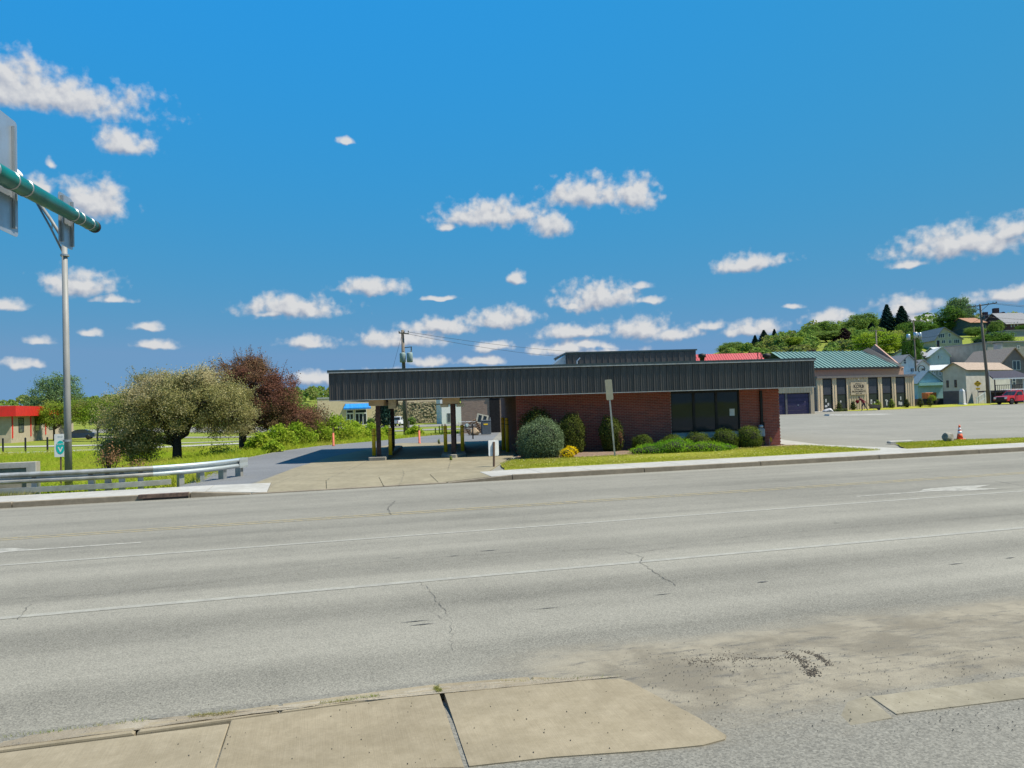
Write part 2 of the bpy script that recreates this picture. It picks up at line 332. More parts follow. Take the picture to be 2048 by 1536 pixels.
def concrete(name, base=(.36,.34,.30), broom=0.0, stain=.35, ang=0.0):
    m, t, out = _nodes(name); k = NT(t); p = k.rot(k.pos(), -ang)
    a = k.noise(p, .9, 5, .65); b = k.noise(p, 60, 3, .7); c = k.noise(p, 6, 5, .7)
    col = k.mix(k.ramp(a, .3, .7), tuple(x*(1-stain*.45) for x in base), base)
    col = k.mix(1.0, col, k.mix(k.ramp(c, .3, .75), (.86,.85,.82), (1.06,1.06,1.06)), 'MULTIPLY')
    col = k.mix(1.0, col, k.mix(b, (.84,.84,.84), (1.14,1.14,1.14)), 'MULTIPLY')
    h = b
    pit = k.n('ShaderNodeTexVoronoi'); k.l(p, pit.inputs['Vector']); pit.inputs['Scale'].default_value = 16
    col = k.mix(k.math('MULTIPLY', k.ramp(pit.outputs['Distance'], .03, .06, .5, 0.0), k.ramp(a, .5, .62)), col, (.05,.045,.04))
    if broom:
        br = k.noise(k.scale(p, (150, 2.2, 1)), 1.0, 3, .6); h = br; col = k.mix(1.0, col, k.mix(br, (.84,.83,.81), (1.12,1.12,1.12)), 'MULTIPLY')
        ob = k.n('ShaderNodeObjectInfo').outputs['Random']; col = k.mix(1.0, col, k.mix(ob, (.93,.92,.9), (1.04,1.04,1.04)), 'MULTIPLY')
    k.bsdf(out, col, .9, 0, h, .35, .004, .2)
    return m
def worn_paint(name, col, under=.19, keep=.5, sc=9):
    m, t, out = _nodes(name); k = NT(t); p = k.pos(); q = k.rot(p, -ROAD_ANG)
    n = k.math('ADD', k.math('MULTIPLY', k.noise(p, sc, 6, .72), .6), k.math('MULTIPLY', k.noise(p, 80, 3, .7), .4)); f = k.ramp(n, keep-.07, keep+.07)
    k.bsdf(out, k.mix(f, (under, under*.942, under*.79), col), .8, 0, None); return m
def grass_ground(name, c1, c2, c3, sc=1.0):
    m, t, out = _nodes(name); k = NT(t); p = k.pos()
    a = k.noise(p, .16*sc, 5, .6); b = k.noise(p, 2.4*sc, 6, .75); c = k.noise(p, 18*sc, 4, .75)
    col = k.mix(k.ramp(a, .38, .62), c1, c2); col = k.mix(k.ramp(b, .5, .72, 0, .8), col, c3)
    col = k.mix(1.0, col, k.mix(c, (.55,.55,.5), (1.35,1.35,1.3)), 'MULTIPLY')
    k.bsdf(out, col, .95, 0, c, .8, .06, .1); return m
def brick_tex(name, c1, c2, mortar, sx=.205, sz=.0677):
    """bricks too far off to be laid one by one: colour and shallow joints, in metres along the wall"""
    m, t, out = _nodes(name); k = NT(t); o = k.obj(); s = k.n('ShaderNodeSeparateXYZ'); k.l(o, s.inputs[0])
    cb = k.n('ShaderNodeCombineXYZ'); k.l(k.math('ADD', s.outputs[0], s.outputs[1]), cb.inputs[0]); k.l(s.outputs[2], cb.inputs[1])
    b = k.n('ShaderNodeTexBrick'); k.l(cb.outputs[0], b.inputs['Vector']); b.inputs['Scale'].default_value = 1; b.inputs['Brick Width'].default_value = sx; b.inputs['Row Height'].default_value = sz; b.inputs['Mortar Size'].default_value = .006
    b.inputs['Color1'].default_value = c1 + (1,); b.inputs['Color2'].default_value = c2 + (1,); b.inputs['Mortar'].default_value = mortar + (1,)
    k.bsdf(out, b.outputs[0], .88, 0, k.math('SUBTRACT', 1.0, b.outputs['Fac']), .4, .006); return m
def siding_mat(name, c, step=.12):
    """clapboard far off: courses as relief, in metres up the wall"""
    m, t, out = _nodes(name); k = NT(t); s = k.n('ShaderNodeSeparateXYZ'); k.l(k.obj(), s.inputs[0])
    f = k.math('FRACT', k.math('DIVIDE', s.outputs[2], step)); n = k.noise(k.obj(), 1.2, 5, .6)
    col = k.mix(k.ramp(n, .35, .65), tuple(x*.84 for x in c), c)
    k.bsdf(out, col, .7, 0, f, .6, .02); return m
def glass_mat(name, tint=(.02,.025,.028), rough=.03):
    m, t, out = _nodes(name); k = NT(t); n = k.noise(k.obj(), .9, 2)
    k.bsdf(out, k.mix(n, tint, tuple(x*1.8 for x in tint)), rough, 0, n, .04, .02, .3); return m
M = {}
M['road'] = asphalt('road_asphalt', .192, banded=True, dust=(6.55, 6.0, .9, 2.4, .9)); M['lot'] = asphalt('lot_asphalt', .205, (1, .94, .775), speck=.7); M['drive'] = asphalt('drive_asphalt', .15, (.98, .99, 1.0), speck=.8)
M['gravel'] = asphalt('gravel', .17, (1.0, .935, .77), speck=.9, gravel=True, dust=(4.0, 4.75, 1.25, 2.0, 1.1))
M['walk'] = concrete('sidewalk_concrete', (.40, .385, .35)); M['apron'] = concrete('apron_concrete', (.265, .23, .155), stain=.4)
M['near_walk'] = concrete('broomed_concrete', (.295, .248, .172), broom=1, stain=.4, ang=ROAD_ANG); M['kerb'] = concrete('kerb_concrete', (.27, .225, .165), stain=.6); M['island'] = concrete('island_concrete', (.27, .25, .21), stain=.8)
M['parapet'] = concrete('parapet_concrete', (.34, .31, .26), stain=.8)
M['yellow_line'] = worn_paint('worn_yellow_paint', (.33, .265, .13), keep=.48); M['white_line'] = worn_paint('worn_white_paint', (.31, .295, .245), under=.24, keep=.52, sc=5); M['arrow'] = worn_paint('arrow_paint', (.34, .32, .27), keep=.48, sc=5)
M['lot_line'] = worn_paint('lot_line_paint', (.34, .325, .275), under=.2, keep=.52, sc=4)
M['field'] = grass_ground('field', (.165, .205, .03), (.20, .23, .035), (.25, .235, .09)); M['lawn'] = grass_ground('lawn', (.26, .27, .032), (.30, .295, .04), (.36, .325, .11), 2.0)
M['soil'] = mat('mulch_soil', (.27, .18, .12), (.14, .095, .065), 9, .97, bump=.9, bdist=.05, detail=8, local=False)
M['crack'] = mat('crack_tar', (.085, .08, .07), rough=.95); M['tar'] = mat('tar_patch', (.07, .07, .068), rough=.9)
M['leafless'] = mat('twig', (.07, .05, .04), rough=.9)
M['brick_mortar'] = mat('mortar', (.50, .38, .32), (.38, .28, .23), 14, .95, bump=.3, bdist=.004)
def brick_mat():
    m, t, out = _nodes('red_brick'); k = NT(t)
    a = k.n('ShaderNodeObjectInfo').outputs['Random']; b = k.n('ShaderNodeNewGeometry').outputs['Random Per Island']; r_ = k.math('FRACT', k.math('ADD', k.math('MULTIPLY', a, 7.3), b))
    n = k.noise(k.pos(), 30, 4, .7); col = k.mix(r_, (.33, .085, .058), (.19, .055, .042)); col = k.mix(k.ramp(k.noise(k.pos(), .6, 3), .4, .65, 0, .5), col, (.30, .085, .06))
    col = k.mix(1.0, col, k.mix(n, (.75,.75,.75), (1.25,1.25,1.25)), 'MULTIPLY'); k.bsdf(out, col, .85, 0, n, .4, .004); return m
M['brick'] = brick_mat()
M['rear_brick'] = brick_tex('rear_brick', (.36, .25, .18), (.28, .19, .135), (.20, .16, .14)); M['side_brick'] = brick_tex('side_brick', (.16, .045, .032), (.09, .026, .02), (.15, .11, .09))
M['fascia'] = mat('bronze_fascia_metal', (.086, .076, .068), (.058, .053, .051), 1.4, .42, .25, stretch=(3, 3, .25), spec=.5, vary=(.84, 1.15))
M['coping'] = mat('coping_metal', (.075, .095, .095), rough=.4, metal=.5); M['flash'] = mat('pale_flashing', (.42, .42, .40), rough=.5, metal=.3)
M['soffit'] = mat('tan_soffit', (.36, .27, .19), (.28, .2, .14), 3); M['roof_gravel'] = mat('roof_membrane', (.25, .24, .23), rough=.95, scale=12)
M['column'] = mat('rusty_brown_steel', (.085, .035, .022), (.03, .017, .014), 9, .7, bump=.2); M['yellow'] = mat('yellow_bollard_paint', (.85, .55, .02), (.72, .45, .02), 8, .5); M['black'] = mat('black_paint', (.015, .015, .016), rough=.6)
M['white'] = mat('white_paint', (.72, .72, .70), (.62, .62, .6), 5, .55); M['glass'] = glass_mat('dark_glass'); M['glass_blue'] = glass_mat('window_glass', (.05, .06, .07)); M['dark'] = mat('dark_recess', (.012, .011, .012), rough=.9)
M['bronze'] = mat('bronze_frame', (.02, .018, .016), rough=.4, metal=.4); M['steel'] = mat('galvanised_steel', (.46, .47, .47), (.33, .345, .35), 5, .42, .75, stretch=(1, 1, .3)); M['alu'] = mat('sign_aluminium', (.50, .53, .56), (.40, .43, .46), 2.5, .38, .7)
M['rail'] = mat('weathered_rail', (.45, .44, .41), (.30, .29, .26), 3, .5, .45, stretch=(1, 1, 1)); M['rail_new'] = mat('new_rail', (.55, .60, .61), (.44, .49, .51), 3, .4, .6)
M['wood'] = mat('weathered_post_wood', (.16, .10, .065), (.09, .055, .04), 10, .9, stretch=(4, 4, .4), bump=.3); M['pole_wood'] = mat('utility_pole_wood', (.20, .17, .13), (.11, .09, .075), 6, .9, stretch=(4, 4, .2), bump=.4)
M['green_pipe'] = mat('green_mast_paint', (.004, .15, .12), (.004, .11, .09), 3, .35); M['pole_grey'] = mat('light_pole_steel', (.25, .247, .232), (.19, .19, .18), 4, .6, .1, stretch=(1,1,.2))
M['orange'] = mat('faded_orange_plastic', (.55, .12, .06), (.4, .1, .06), 6, .6); M['cone'] = mat('cone_orange', (.75, .10, .02), rough=.55); M['reflect'] = mat('reflective_collar', (.75, .75, .76), rough=.4)
M['stone'] = mat('boulder', (.34, .31, .25), (.16, .145, .115), 4, .9, bump=.8, bdist=.03); M['granite'] = mat('pale_granite', (.52, .51, .50), (.44, .43, .42), 30, .55)
M['dirt'] = None
ALONG, ACROSS = Vector((math.cos(ROAD_ANG), math.sin(ROAD_ANG), 0)), Vector((-math.sin(ROAD_ANG), math.cos(ROAD_ANG), 0))
def RP(s, n, z=0.0):
    p = ALONG * s + ACROSS * n; return Vector((p.x, p.y, z))
def to_road(p): p = Vector((p[0], p[1], 0)); return p.dot(ALONG), p.dot(ACROSS)

# ------------------------------------------------------------------ terrain
LOT = [RP(-9.2+5.5, 22.6)[:2], (-12.4, 34), (-12.3, 39), (-11.4, 43.3), (-8.7, 47.8), (-5.9, 54.2), (-1.5, 58.5), (14, 66), (26, 80), (34, 96), (52, 104), (72, 113.5), (140, 116), RP(120, 22.6)[:2]]
def poly_dist(px, py, poly):
    d = np.full(px.shape, 1e9); inside = np.zeros(px.shape, bool); n = len(poly)
    for i in range(n):
        x0, y0 = poly[i]; x1, y1 = poly[(i+1) % n]; ex, ey = x1-x0, y1-y0
        t = np.clip(((px-x0)*ex + (py-y0)*ey) / (ex*ex+ey*ey), 0, 1); d = np.minimum(d, np.hypot(px-x0-t*ex, py-y0-t*ey))
        c = ((y0 > py) != (y1 > py)) & (px < (x1-x0)*(py-y0)/(y1-y0+1e-12)+x0); inside ^= c
    return np.where(inside, 0, d)
def sst(a, b, x): t = np.clip((x-a)/(b-a), 0, 1); return t*t*(3-2*t)
def terrain_z(x, y):
    x, y = np.asarray(x, float), np.asarray(y, float)
    nn = -x*math.sin(ROAD_ANG) + y*math.cos(ROAD_ANG)
    d = np.minimum(poly_dist(x, y, LOT), np.maximum(0, nn - 23.2)); d = np.where(nn < 23.2, 0, d)
    A = 1.05 - .40*sst(48, 60, y) + .95*sst(60, 110, y)*sst(-75, -35, x)
    A = A*(1 - .97*sst(-2, 24, x))
    z = -.045 - A*sst(0.2, 13, d)
    fade = sst(12, 95, x)
    z = z + fade*(.185*np.clip(y-122, 0, 150) * (1 - .25*sst(200, 300, y)))
    z = z + .35*np.sin(x*.045+1.3)*np.cos(y*.05)*sst(25, 70, d)*(1-sst(100,125,y)*fade*.5)
    far = np.hypot(x, y); z = z + 33*sst(420, 1000, far)*(.75+.25*np.sin(x*.004+.6))
    return z
def tz(x, y): return float(terrain_z(np.array([x]), np.array([y]))[0])
_xs = np.unique(np.concatenate([np.linspace(-2600, -240, 30), np.linspace(-240, -40, 50), np.linspace(-40, 130, 171), np.linspace(130, 320, 60), np.linspace(320, 2600, 30)]))
_ys = np.unique(np.concatenate([np.linspace(-300, -10, 12), np.linspace(-10, 130, 141), np.linspace(130, 340, 85), np.linspace(340, 2600, 45)]))
_X, _Y = np.meshgrid(_xs, _ys); _Z = terrain_z(_X, _Y); _w, _h = len(_xs), len(_ys)
_i = (np.arange(_h-1)[:, None]*_w + np.arange(_w-1)[None, :]).ravel()
tag(link('ground', fast_mesh('ground', np.stack([_X.ravel(), _Y.ravel(), _Z.ravel()], 1), np.stack([_i, _i+1, _i+_w+1, _i+_w], 1), M['field'], True)), kind='structure')

# ------------------------------------------------------------------ road, markings, cracks
def sheet(name, poly, mat_, z=None, parent=None, kind='structure'):
    mb = MB(); mb.add([(p[0], p[1], p[2] if z is None else z) for p in poly], [tuple(range(len(poly)))])
    return tag(mb.build(name, mat_, parent), kind=kind if parent is None else None)
road = sheet('road', [RP(-150, 5.78), RP(260, 5.78), RP(260, 21.0), RP(-150, 21.0)], M['road'], 0.0)
def stripe(name, s0, s1, n, w, mat_, z=.004, wob=0.0):
    mb = MB(); k = max(2, int((s1-s0)/2)); vs, fs = [], []; rng = random.Random(int(n*100))
    for i in range(k+1):
        s = s0+(s1-s0)*i/k; o = rng.uniform(-wob, wob); a = RP(s, n-w/2+o, z); b = RP(s, n+w/2+o, z); vs += [a, b]
        if i: fs.append((2*i-2, 2*i, 2*i+1, 2*i-1))
    return mb.add(vs, fs).build(name, mat_, road)
stripe('lane_line', -60, 130, 9.41, .12, M['white_line'], wob=.008); stripe('lane_line', -60, 130, 12.78, .11, M['white_line'], wob=.008)
stripe('centre_line', -60, 130, 15.42, .075, M['yellow_line'], wob=.006); stripe('centre_line', -60, 130, 15.64, .075, M['yellow_line'], wob=.006)
def flat(name, pts, mat_, z, parent=road): return MB().add([(p[0], p[1], z) for p in pts], [tuple(range(len(pts)))]).build(name, mat_, parent)
s0, n0 = to_road(G(1940, 977)); turn = [(-.1,-1.3),(1.15,-.32),(3.0,.0),(1.2,.12),(.5,.5),(-.55,.42),(-1.9,.05),(-.9,-.15),(-.35,-.5)]
def arrow(s_, n_, flip):
    pts = [(2.6*flip,.04),(.9*flip,.07),(.5*flip,.36),(-.5*flip,.46),(-1.3*flip,.30),(-.55*flip,.0),(-.9*flip,-.36),(-.1*flip,-.30),(.6*flip,-.05),(2.6*flip,-.05)]
    p = [RP(s_+a, n_+b) for a, b in pts]; return flat('turn_arrow', p if flip < 0 else p[::-1], M['arrow'], .004)
arrow(s0-.4, n0, -1); s1, n1 = to_road(G(20, 1103)); arrow(s1-.6, n1, 1)
def crack(name, px, w, z=.006, mat_=None, jit=.05, seed=1, parent=road, zz=0.0):
    rng = random.Random(seed); P_ = [G(a, b, zz) for a, b in px]; pts = []
    for a, b in zip(P_, P_[1:]):
        L = (b-a).length; k = max(2, int(L/.07))
        for i in range(k): pts.append(a.lerp(b, i/k) + Vector((rng.uniform(-jit, jit), rng.uniform(-jit, jit), 0))*.45)
    pts.append(P_[-1]); vs, fs = [], []
    for i, p in enumerate(pts):
        d = (pts[min(i+1, len(pts)-1)]-pts[max(i-1, 0)]).normalized(); s_ = Vector((-d.y, d.x, 0))*w*rng.uniform(.05, .28)
        vs += [(p.x-s_.x, p.y-s_.y, zz+z), (p.x+s_.x, p.y+s_.y, zz+z)]
        if i: fs.append((2*i-2, 2*i, 2*i+1, 2*i-1))
    return MB().add(vs, fs).build(name, mat_ or M['crack'], parent)
for i, (px, w) in enumerate([([(1205,1098),(1245,1102),(1285,1115),(1280,1125),(1310,1145),(1352,1172)], .018), ([(790,1002),(775,1018),(782,1030)], .035), ([(0,1198),(200,1190),(420,1165),(520,1152),(700,1128),(1010,1106),(1205,1098)], .014),
        ([(1240,1110),(1500,1073),(1700,1055),(1850,1042),(2047,1028)], .016), ([(1815,945),(1870,951),(1920,956),(1990,962),(2047,972)], .03), ([(835,1163),(860,1180),(872,1200),(895,1230)], .014), ([(60,1210),(35,1240)], .014), ([(1690,944),(1720,948)], .03), ([(970,976),(1000,988)], .02), ([(1560,1215),(1630,1226),(1700,1232)], .01), ([(860,1225),(900,1245),(905,1300)], .008)]):
    crack('crack', px, w, seed=i)
rng = random.Random(5)
for i in range(14):   # short tar bleeds and scuffs lying along the wheel tracks
    s_, n_ = rng.uniform(-9, 9), rng.choice([7.7, 7.75, 10.9, 11.0, 7.6])+rng.uniform(-.12, .12); L = rng.uniform(.08, .35); w = rng.uniform(.008, .022)
    flat('tar_scuff', [RP(s_, n_), RP(s_+L*.5, n_-w), RP(s_+L, n_), RP(s_+L*.5, n_+w)], M['tar'], .005)

# ------------------------------------------------------------------ car park, drive, apron
lot = sheet('car_park', LOT, M['lot'], .085)
# lot boundary drops to the field as a short bank of asphalt edge
mb = MB(); n = len(LOT); mb.add([(p[0], p[1], .085) for p in LOT] + [(p[0], p[1], -.3) for p in LOT], [(i, n+i, n+(i+1) % n, (i+1) % n) for i in range(n)]); mb.build('lot_edge', M['drive'], lot)
drive = sheet('asphalt_drive', [G(482, 975, .09), G(560, 946, .09), G(690, 908, .09), G(752, 895, .09), G(880, 884, .09), G(985, 880, .09), (-1.0, 58.0, .09), (-5.7, 54.0, .09), (-8.6, 47.6, .09), (-11.2, 43.2, .09), (-12.1, 39, .09), (-12.2, 34, .09), RP(-4.1, 22.75, .09)], M['drive'])
for a, b in (((1570,845),(1835,856)), ((1835,856),(1990,862)), ((1575,832),(1660,836)), ((1885,842),(1912,841)), ((1930,843),(1965,845)), ((1600,838),(1700,846)), ((1620,860),(1730,868))):
    A, B = G(*a, .089), G(*b, .089); d = (B-A).normalized()*.06; sd = Vector((-d.y, d.x, 0)); flat('parking_line', [A-sd, B-sd, B+sd, A+sd], M['lot_line'], .0895, lot)
for i, px in enumerate([[(1570,862),(1640,868),(1760,870)], [(1640,858),(1700,862),(1790,871)], [(1700,845),(1800,850),(2047,853)], [(1780,828),(1900,832),(2047,838)]]): crack('crack', px, .05, z=.004, seed=40+i, parent=lot, zz=.0855, jit=.1)
# far pavement: kerb stones and slabs, one by one
pav = empty('pavement'); tag(pav, kind='structure'); NEAR, FARK, BACK = 20.9, 21.06, 22.72
def slab_quad(name, q, th, mat_, parent, c=.012):
    q = [Vector(p) for p in q]; ctr = sum(q, Vector())/4
    top = [p.lerp(ctr, c/max(.2, (p-ctr).length)) for p in q]
    vs = [tuple(p-Vector((0,0,th))) for p in q] + [tuple(p-Vector((0,0,c*.7))) for p in q] + [tuple(p) for p in top]
    fs = [(8,9,10,11)] + [(k+i, k+(i+1) % 4, k+4+(i+1) % 4, k+4+i) for k in (0, 4) for i in range(4)]
    return MB().add(vs, fs).build(name, mat_, parent)
def kz(s):     # kerb height: drops to the road in front of the drive-through apron
    return .135 - .115*float(sst(-3.3, -1.9, s))*(1-float(sst(3.4, 5.2, s)))
s_ = -34.0; rng = random.Random(3)
KJ = [-34, -30, -26, -22, -18.0, -15.9, -13.2, -10.2, -7.5, -4.5, -3.4, -1.9, 1.6, 3.4, 5.3, 9.45, 13.45, 17.9, 22.0, 26, 30, 34, 38, 42, 46, 50, 54, 58]
for a, b in zip(KJ, KJ[1:]):
    if a == -7.6 - 3.4 + .0: pass
    z0, z1, g = kz(a), kz(b), .012; dz = rng.uniform(-.006, .006)
    slab_quad('kerb_stone', [RP(a+g, NEAR, z0+dz), RP(b-g, NEAR, z1+dz), RP(b-g, FARK, z0*.0+z1+dz+.004), RP(a+g, FARK, z0+dz+.004)], .3, M['kerb'], pav, .02)
SJ = [-34.05 + 1.55*i for i in range(62)]
for a, b in zip(SJ, SJ[1:]):
    ab = [(x, n_) for x, n_ in ((a+.007, FARK+.01), (b-.007, FARK+.01), (b-.007, BACK), (a+.007, BACK))]
    q = []
    for x, n_ in ab:
        zf = kz(x)+.004; zb = .115 if -2.4 < x < 5.4 else .135; q.append(RP(x, n_, zf if n_ < 22 else zb))
    slab_quad('paving_slab', q, .12, M['apron'] if -3.0 < a < 4.0 else M['walk'], pav, .008)
# concrete apron of the drive-through: slabs with open joints
ap = empty('drive_through_apron'); tag(ap, kind='structure')
LB = [RP(-1.95, 22.74, .112), G(585, 937, .105), G(660, 914, .103), G(745, 896, .10), G(800, 886, .10)]; RB = [RP(5.0, 22.74, .118), G(1010, 921, .12), G(1030, 910, .12), G(1040, 897, .11), G(1020, 884, .10)]
for r_ in range(4):
    for c in range(4):
        f = lambda t, i: LB[i].lerp(RB[i], t)
        q = [f(c/4, r_), f((c+1)/4, r_), f((c+1)/4, r_+1), f(c/4, r_+1)]; ctr = sum(q, Vector())/4
        slab_quad('apron_slab', [p.lerp(ctr, .004) for p in q], .05, M['apron'], ap, .008)
for i, px in enumerate([[(655,960),(662,955),(720,930),(735,922)], [(803,965),(808,948),(806,940)], [(895,942),(905,912)], [(895,941),(960,935)], [(540,972),(600,948)]]): crack('crack', px, .02, z=.01, seed=70+i, parent=ap, zz=.115)
# storm drain let into the kerb
mb = MB(); a, b = to_road(G(268, 1006))[0], to_road(G(371, 1000))[0]
sd_ = empty('storm_drain', RP((a+b)/2, NEAR-.02, 0), ROAD_ANG, 'rusty kerb inlet of a storm drain left of the driveway', 'drain'); L = (b-a)/2
MB().box(-L, L, -.03, .16, .055, .147).build('hood', mat('rusty_cast_iron', (.16, .10, .07), (.07, .045, .035), 8, .8), sd_); MB().box(-L+.12, L, -.026, .0, -.01, .054).build('opening', M['dark'], sd_)

# ------------------------------------------------------------------ this side of the road
dm, t_, out_ = _nodes('washed_out_dirt'); k = NT(t_); p_ = k.pos(); k.l
a_ = k.noise(p_, 1.1, 6, .65, .6); b_ = k.noise(p_, 7, 6, .7, .4); c_ = k.noise(p_, 55, 4, .75)
col_ = k.mix(k.ramp(a_, .38, .62), (.22, .185, .135), (.31, .27, .205)); col_ = k.mix(k.ramp(b_, .56, .7, 0, .75), col_, (.15, .145, .13)); col_ = k.mix(k.ramp(k.math('ADD', k.math('MULTIPLY', b_, .5), k.math('MULTIPLY', c_, .5)), .58, .66, 0, .6), col_, (.05, .042, .034))
col_ = k.mix(1.0, col_, k.mix(c_, (.72,.72,.72), (1.25,1.25,1.25)), 'MULTIPLY'); k.bsdf(out_, col_, .95, 0, k.math('ADD', b_, k.math('MULTIPLY', c_, .5)), .7, .02, .1); M['dirt'] = dm
VZ = lambda n_: .002 + .086*(1-float(sst(4.9, 5.95, n_)))
mb = MB(); _nl = [5.98, 5.8, 5.6, 5.4, 5.2, 5.0, 4.85, -25]; mb.add([RP(s__, n_, VZ(n_)-.001) for n_ in _nl for s__ in (-30, 40)], [(2*i, 2*i+2, 2*i+3, 2*i+1) for i in range(len(_nl)-1)])
verge = tag(mb.build('near_verge', M['gravel'], smooth=True), kind='structure')
def blob_sheet(name, pts, mat_, z, seed, jit, parent, dome=0.0, sub=6):
    """uneven edged patch, slightly domed"""
    rng = random.Random(seed); P_ = [Vector((p[0], p[1], 0)) for p in pts]; ring = []
    for a, b in zip(P_, P_[1:]+P_[:1]):
        for i in range(sub): ring.append(a.lerp(b, i/sub) + Vector((rng.uniform(-jit, jit), rng.uniform(-jit, jit), 0)))
    ctr = sum(ring, Vector())/len(ring); n = len(ring); vs, fs = [], []; K = 7
    for j in range(K):
        f = 1 - j/K
        for p in ring: q = ctr.lerp(p, f); vs.append((q.x, q.y, z + dome*(1-f**2) + (rng.uniform(-.006, .006) if 0 < j else 0)))
    vs.append((ctr.x, ctr.y, z+dome))
    for j in range(K-1):
        for i in range(n): q = (i+1) % n; fs.append((j*n+i, j*n+q, (j+1)*n+q, (j+1)*n+i))
    for i in range(n): fs.append(((K-1)*n+i, (K-1)*n+(i+1) % n, len(vs)-1))
    return MB().add(vs, fs).build(name, mat_, parent, True)
nw = empty('near_sidewalk'); tag(nw, kind='structure')
NZ = .095
# kerb stones of the near side
KN = [(0-260,1512), (0,1483), (280,1447), (560,1408), (872,1368), (1060,1353), (1258,1343)]
for i, (a, b) in enumerate(zip(KN, KN[1:])):
    A, B = G(*a, NZ), G(*b, NZ); d = (B-A).normalized(); sd = Vector((-d.y, d.x, 0)); g = d*.006
    h1 = .012 if i == len(KN)-2 else NZ
    slab_quad('kerb_stone', [A-sd*.15+g, B-sd*.15-g-Vector((0,0,NZ-h1))*.5, B-g-Vector((0,0,NZ-h1)), A+g], .2, M['near_walk'], nw, .016)
def NS(px, py): return G(px, py, NZ)
slabs = [[NS(-340,1610), NS(425,1545), NS(458,1447), NS(-260,1540)], [NS(428,1545), NS(928,1534), NS(878,1384), NS(462,1440)]]
for q in slabs: slab_quad('paving_slab', q, .1, M['near_walk'], nw, .006)
mb = MB(); pts = [NS(938,1532), NS(1100,1514), NS(1300,1500), NS(1405,1490), NS(1450,1478), NS(1452,1470), NS(1400,1437), NS(1330,1400), NS(1262,1364), NS(1240,1357), NS(1060,1366), NS(887,1381)]
mb.prism([(p.x, p.y) for p in pts], 0.0, NZ); mb.build('paving_slab', M['near_walk'], nw)
blob_sheet('seam_dirt', [NS(-100,1510), NS(150,1474), NS(440,1438), NS(640,1412), NS(874,1380), NS(1060,1364), NS(1250,1354), NS(1240,1352), NS(1060,1359), NS(872,1373), NS(640,1402), NS(420,1430), NS(250,1444), NS(60,1470)], M['dirt'], NZ+.001, 8, .012, nw, .0, 4)
q = [G(1640,1446,.03), G(1800,1420,.03), G(1850,1392,.03), G(1700,1432,.03)]
M['dusty_walk'] = concrete('dusty_concrete', (.30, .268, .20), broom=1, stain=.8, ang=ROAD_ANG)
for q in ([G(1640,1462,.083), G(1785,1438,.083), G(1735,1396,.076), G(1665,1414,.078)], [G(1792,1431,.083), G(2120,1390,.083), G(2080,1354,.074), G(1742,1398,.076)]): slab_quad('paving_slab', [Vector((p.x, p.y, VZ(to_road(p)[1])+(-.006 if p.x < 2.3 else .006))) for p in q], .05, M['dusty_walk'], nw, .003)
# tyre marks pressed into the dirt
mt_ = mat('pressed_mud', (.10, .08, .058), (.045, .037, .028), 30, .95); rng = random.Random(17)
for px, n_, wd in (([(1572,1300),(1600,1325),(1622,1355),(1626,1368)], 420, .03), ([(1605,1300),(1630,1315),(1650,1330),(1658,1345)], 220, .02), ([(1370,1322),(1430,1318),(1490,1312)], 200, .06), ([(1500,1318),(1540,1320),(1600,1318)], 110, .025)):
    P_ = [G(a_, b_, .03) for a_, b_ in px]; mb = MB()      # broken clods thrown up along each wheel mark
    for i in range(n_):
        t = rng.random()*(len(P_)-1); j = int(t); c = P_[j].lerp(P_[j+1], t-j); d = (P_[j+1]-P_[j]).normalized(); c = c+Vector((-d.y, d.x, 0))*rng.gauss(0, wd)+d*rng.gauss(0, .01); z = max(0, VZ(to_road(c)[1]))+.001; r_ = rng.uniform(.002, .009)*(1-.4*abs(t/(len(P_)-1)-.5)); w1, w2 = rng.uniform(.6, 1.6), rng.uniform(.5, 1.2)
        mb.add([(c.x-r_*w1, c.y-r_*.3, z), (c.x+r_*.6, c.y-r_*w2, z), (c.x+r_*w1, c.y+r_*.5, z), (c.x-r_*.4, c.y+r_*w2, z), (c.x, c.y, z+r_*.7)], [(0,1,4),(1,2,4),(2,3,4),(3,0,4)])
    tag(mb.build('tyre_mark', mt_, nw), kind='stuff')
mb = MB(); rng = random.Random(21)   # loose stones and crumbs
for i in range(790):
    if i < 520: px, py = rng.uniform(1280, 2040), rng.uniform(1290, 1480)
    elif i < 700: px, py = rng.gauss(1440, 90), rng.gauss(1330, 14)
    else: px, py = rng.uniform(300, 1440), rng.uniform(1380, 1530)
    p = G(px, py, .05 if px > 1260 else NZ+.002); p.z = max(p.z, VZ(to_road(p)[1])+.004); r_ = rng.uniform(.002, .0065)
    mb.add([(p.x-r_, p.y, p.z), (p.x+r_*.5, p.y-r_, p.z), (p.x+r_*.6, p.y+r_, p.z), (p.x, p.y, p.z+r_*1.2)], [(0,1,3),(1,2,3),(2,0,3)])
tag(mb.build('loose_gravel', mat('gravel_crumb', (.12, .105, .085), (.05, .045, .04), 60, .95)), 'loose crumbs of gravel on the near pavement and dirt', 'gravel', kind='stuff')
# ------------------------------------------------------------------ brick bank with drive-through canopy
YAW = math.radians(4); BC = Vector((11.42, 31.71, 0))
bank = empty('bank_building', BC, YAW, 'low dark red brick bank building with long ribbed bronze fascia and drive-through canopy', 'building')
def bank_pt(u, w, z=0): return BC + Vector((math.cos(YAW)*u - math.sin(YAW)*w, math.sin(YAW)*u + math.cos(YAW)*w, z))
UL, UR, W0, ZS, ZT, WALL = -18.77, 1.0, -1.25, 2.55, 3.74, -11.3
WIN0, WIN1 = -4.72, -1.74; BASE = .085
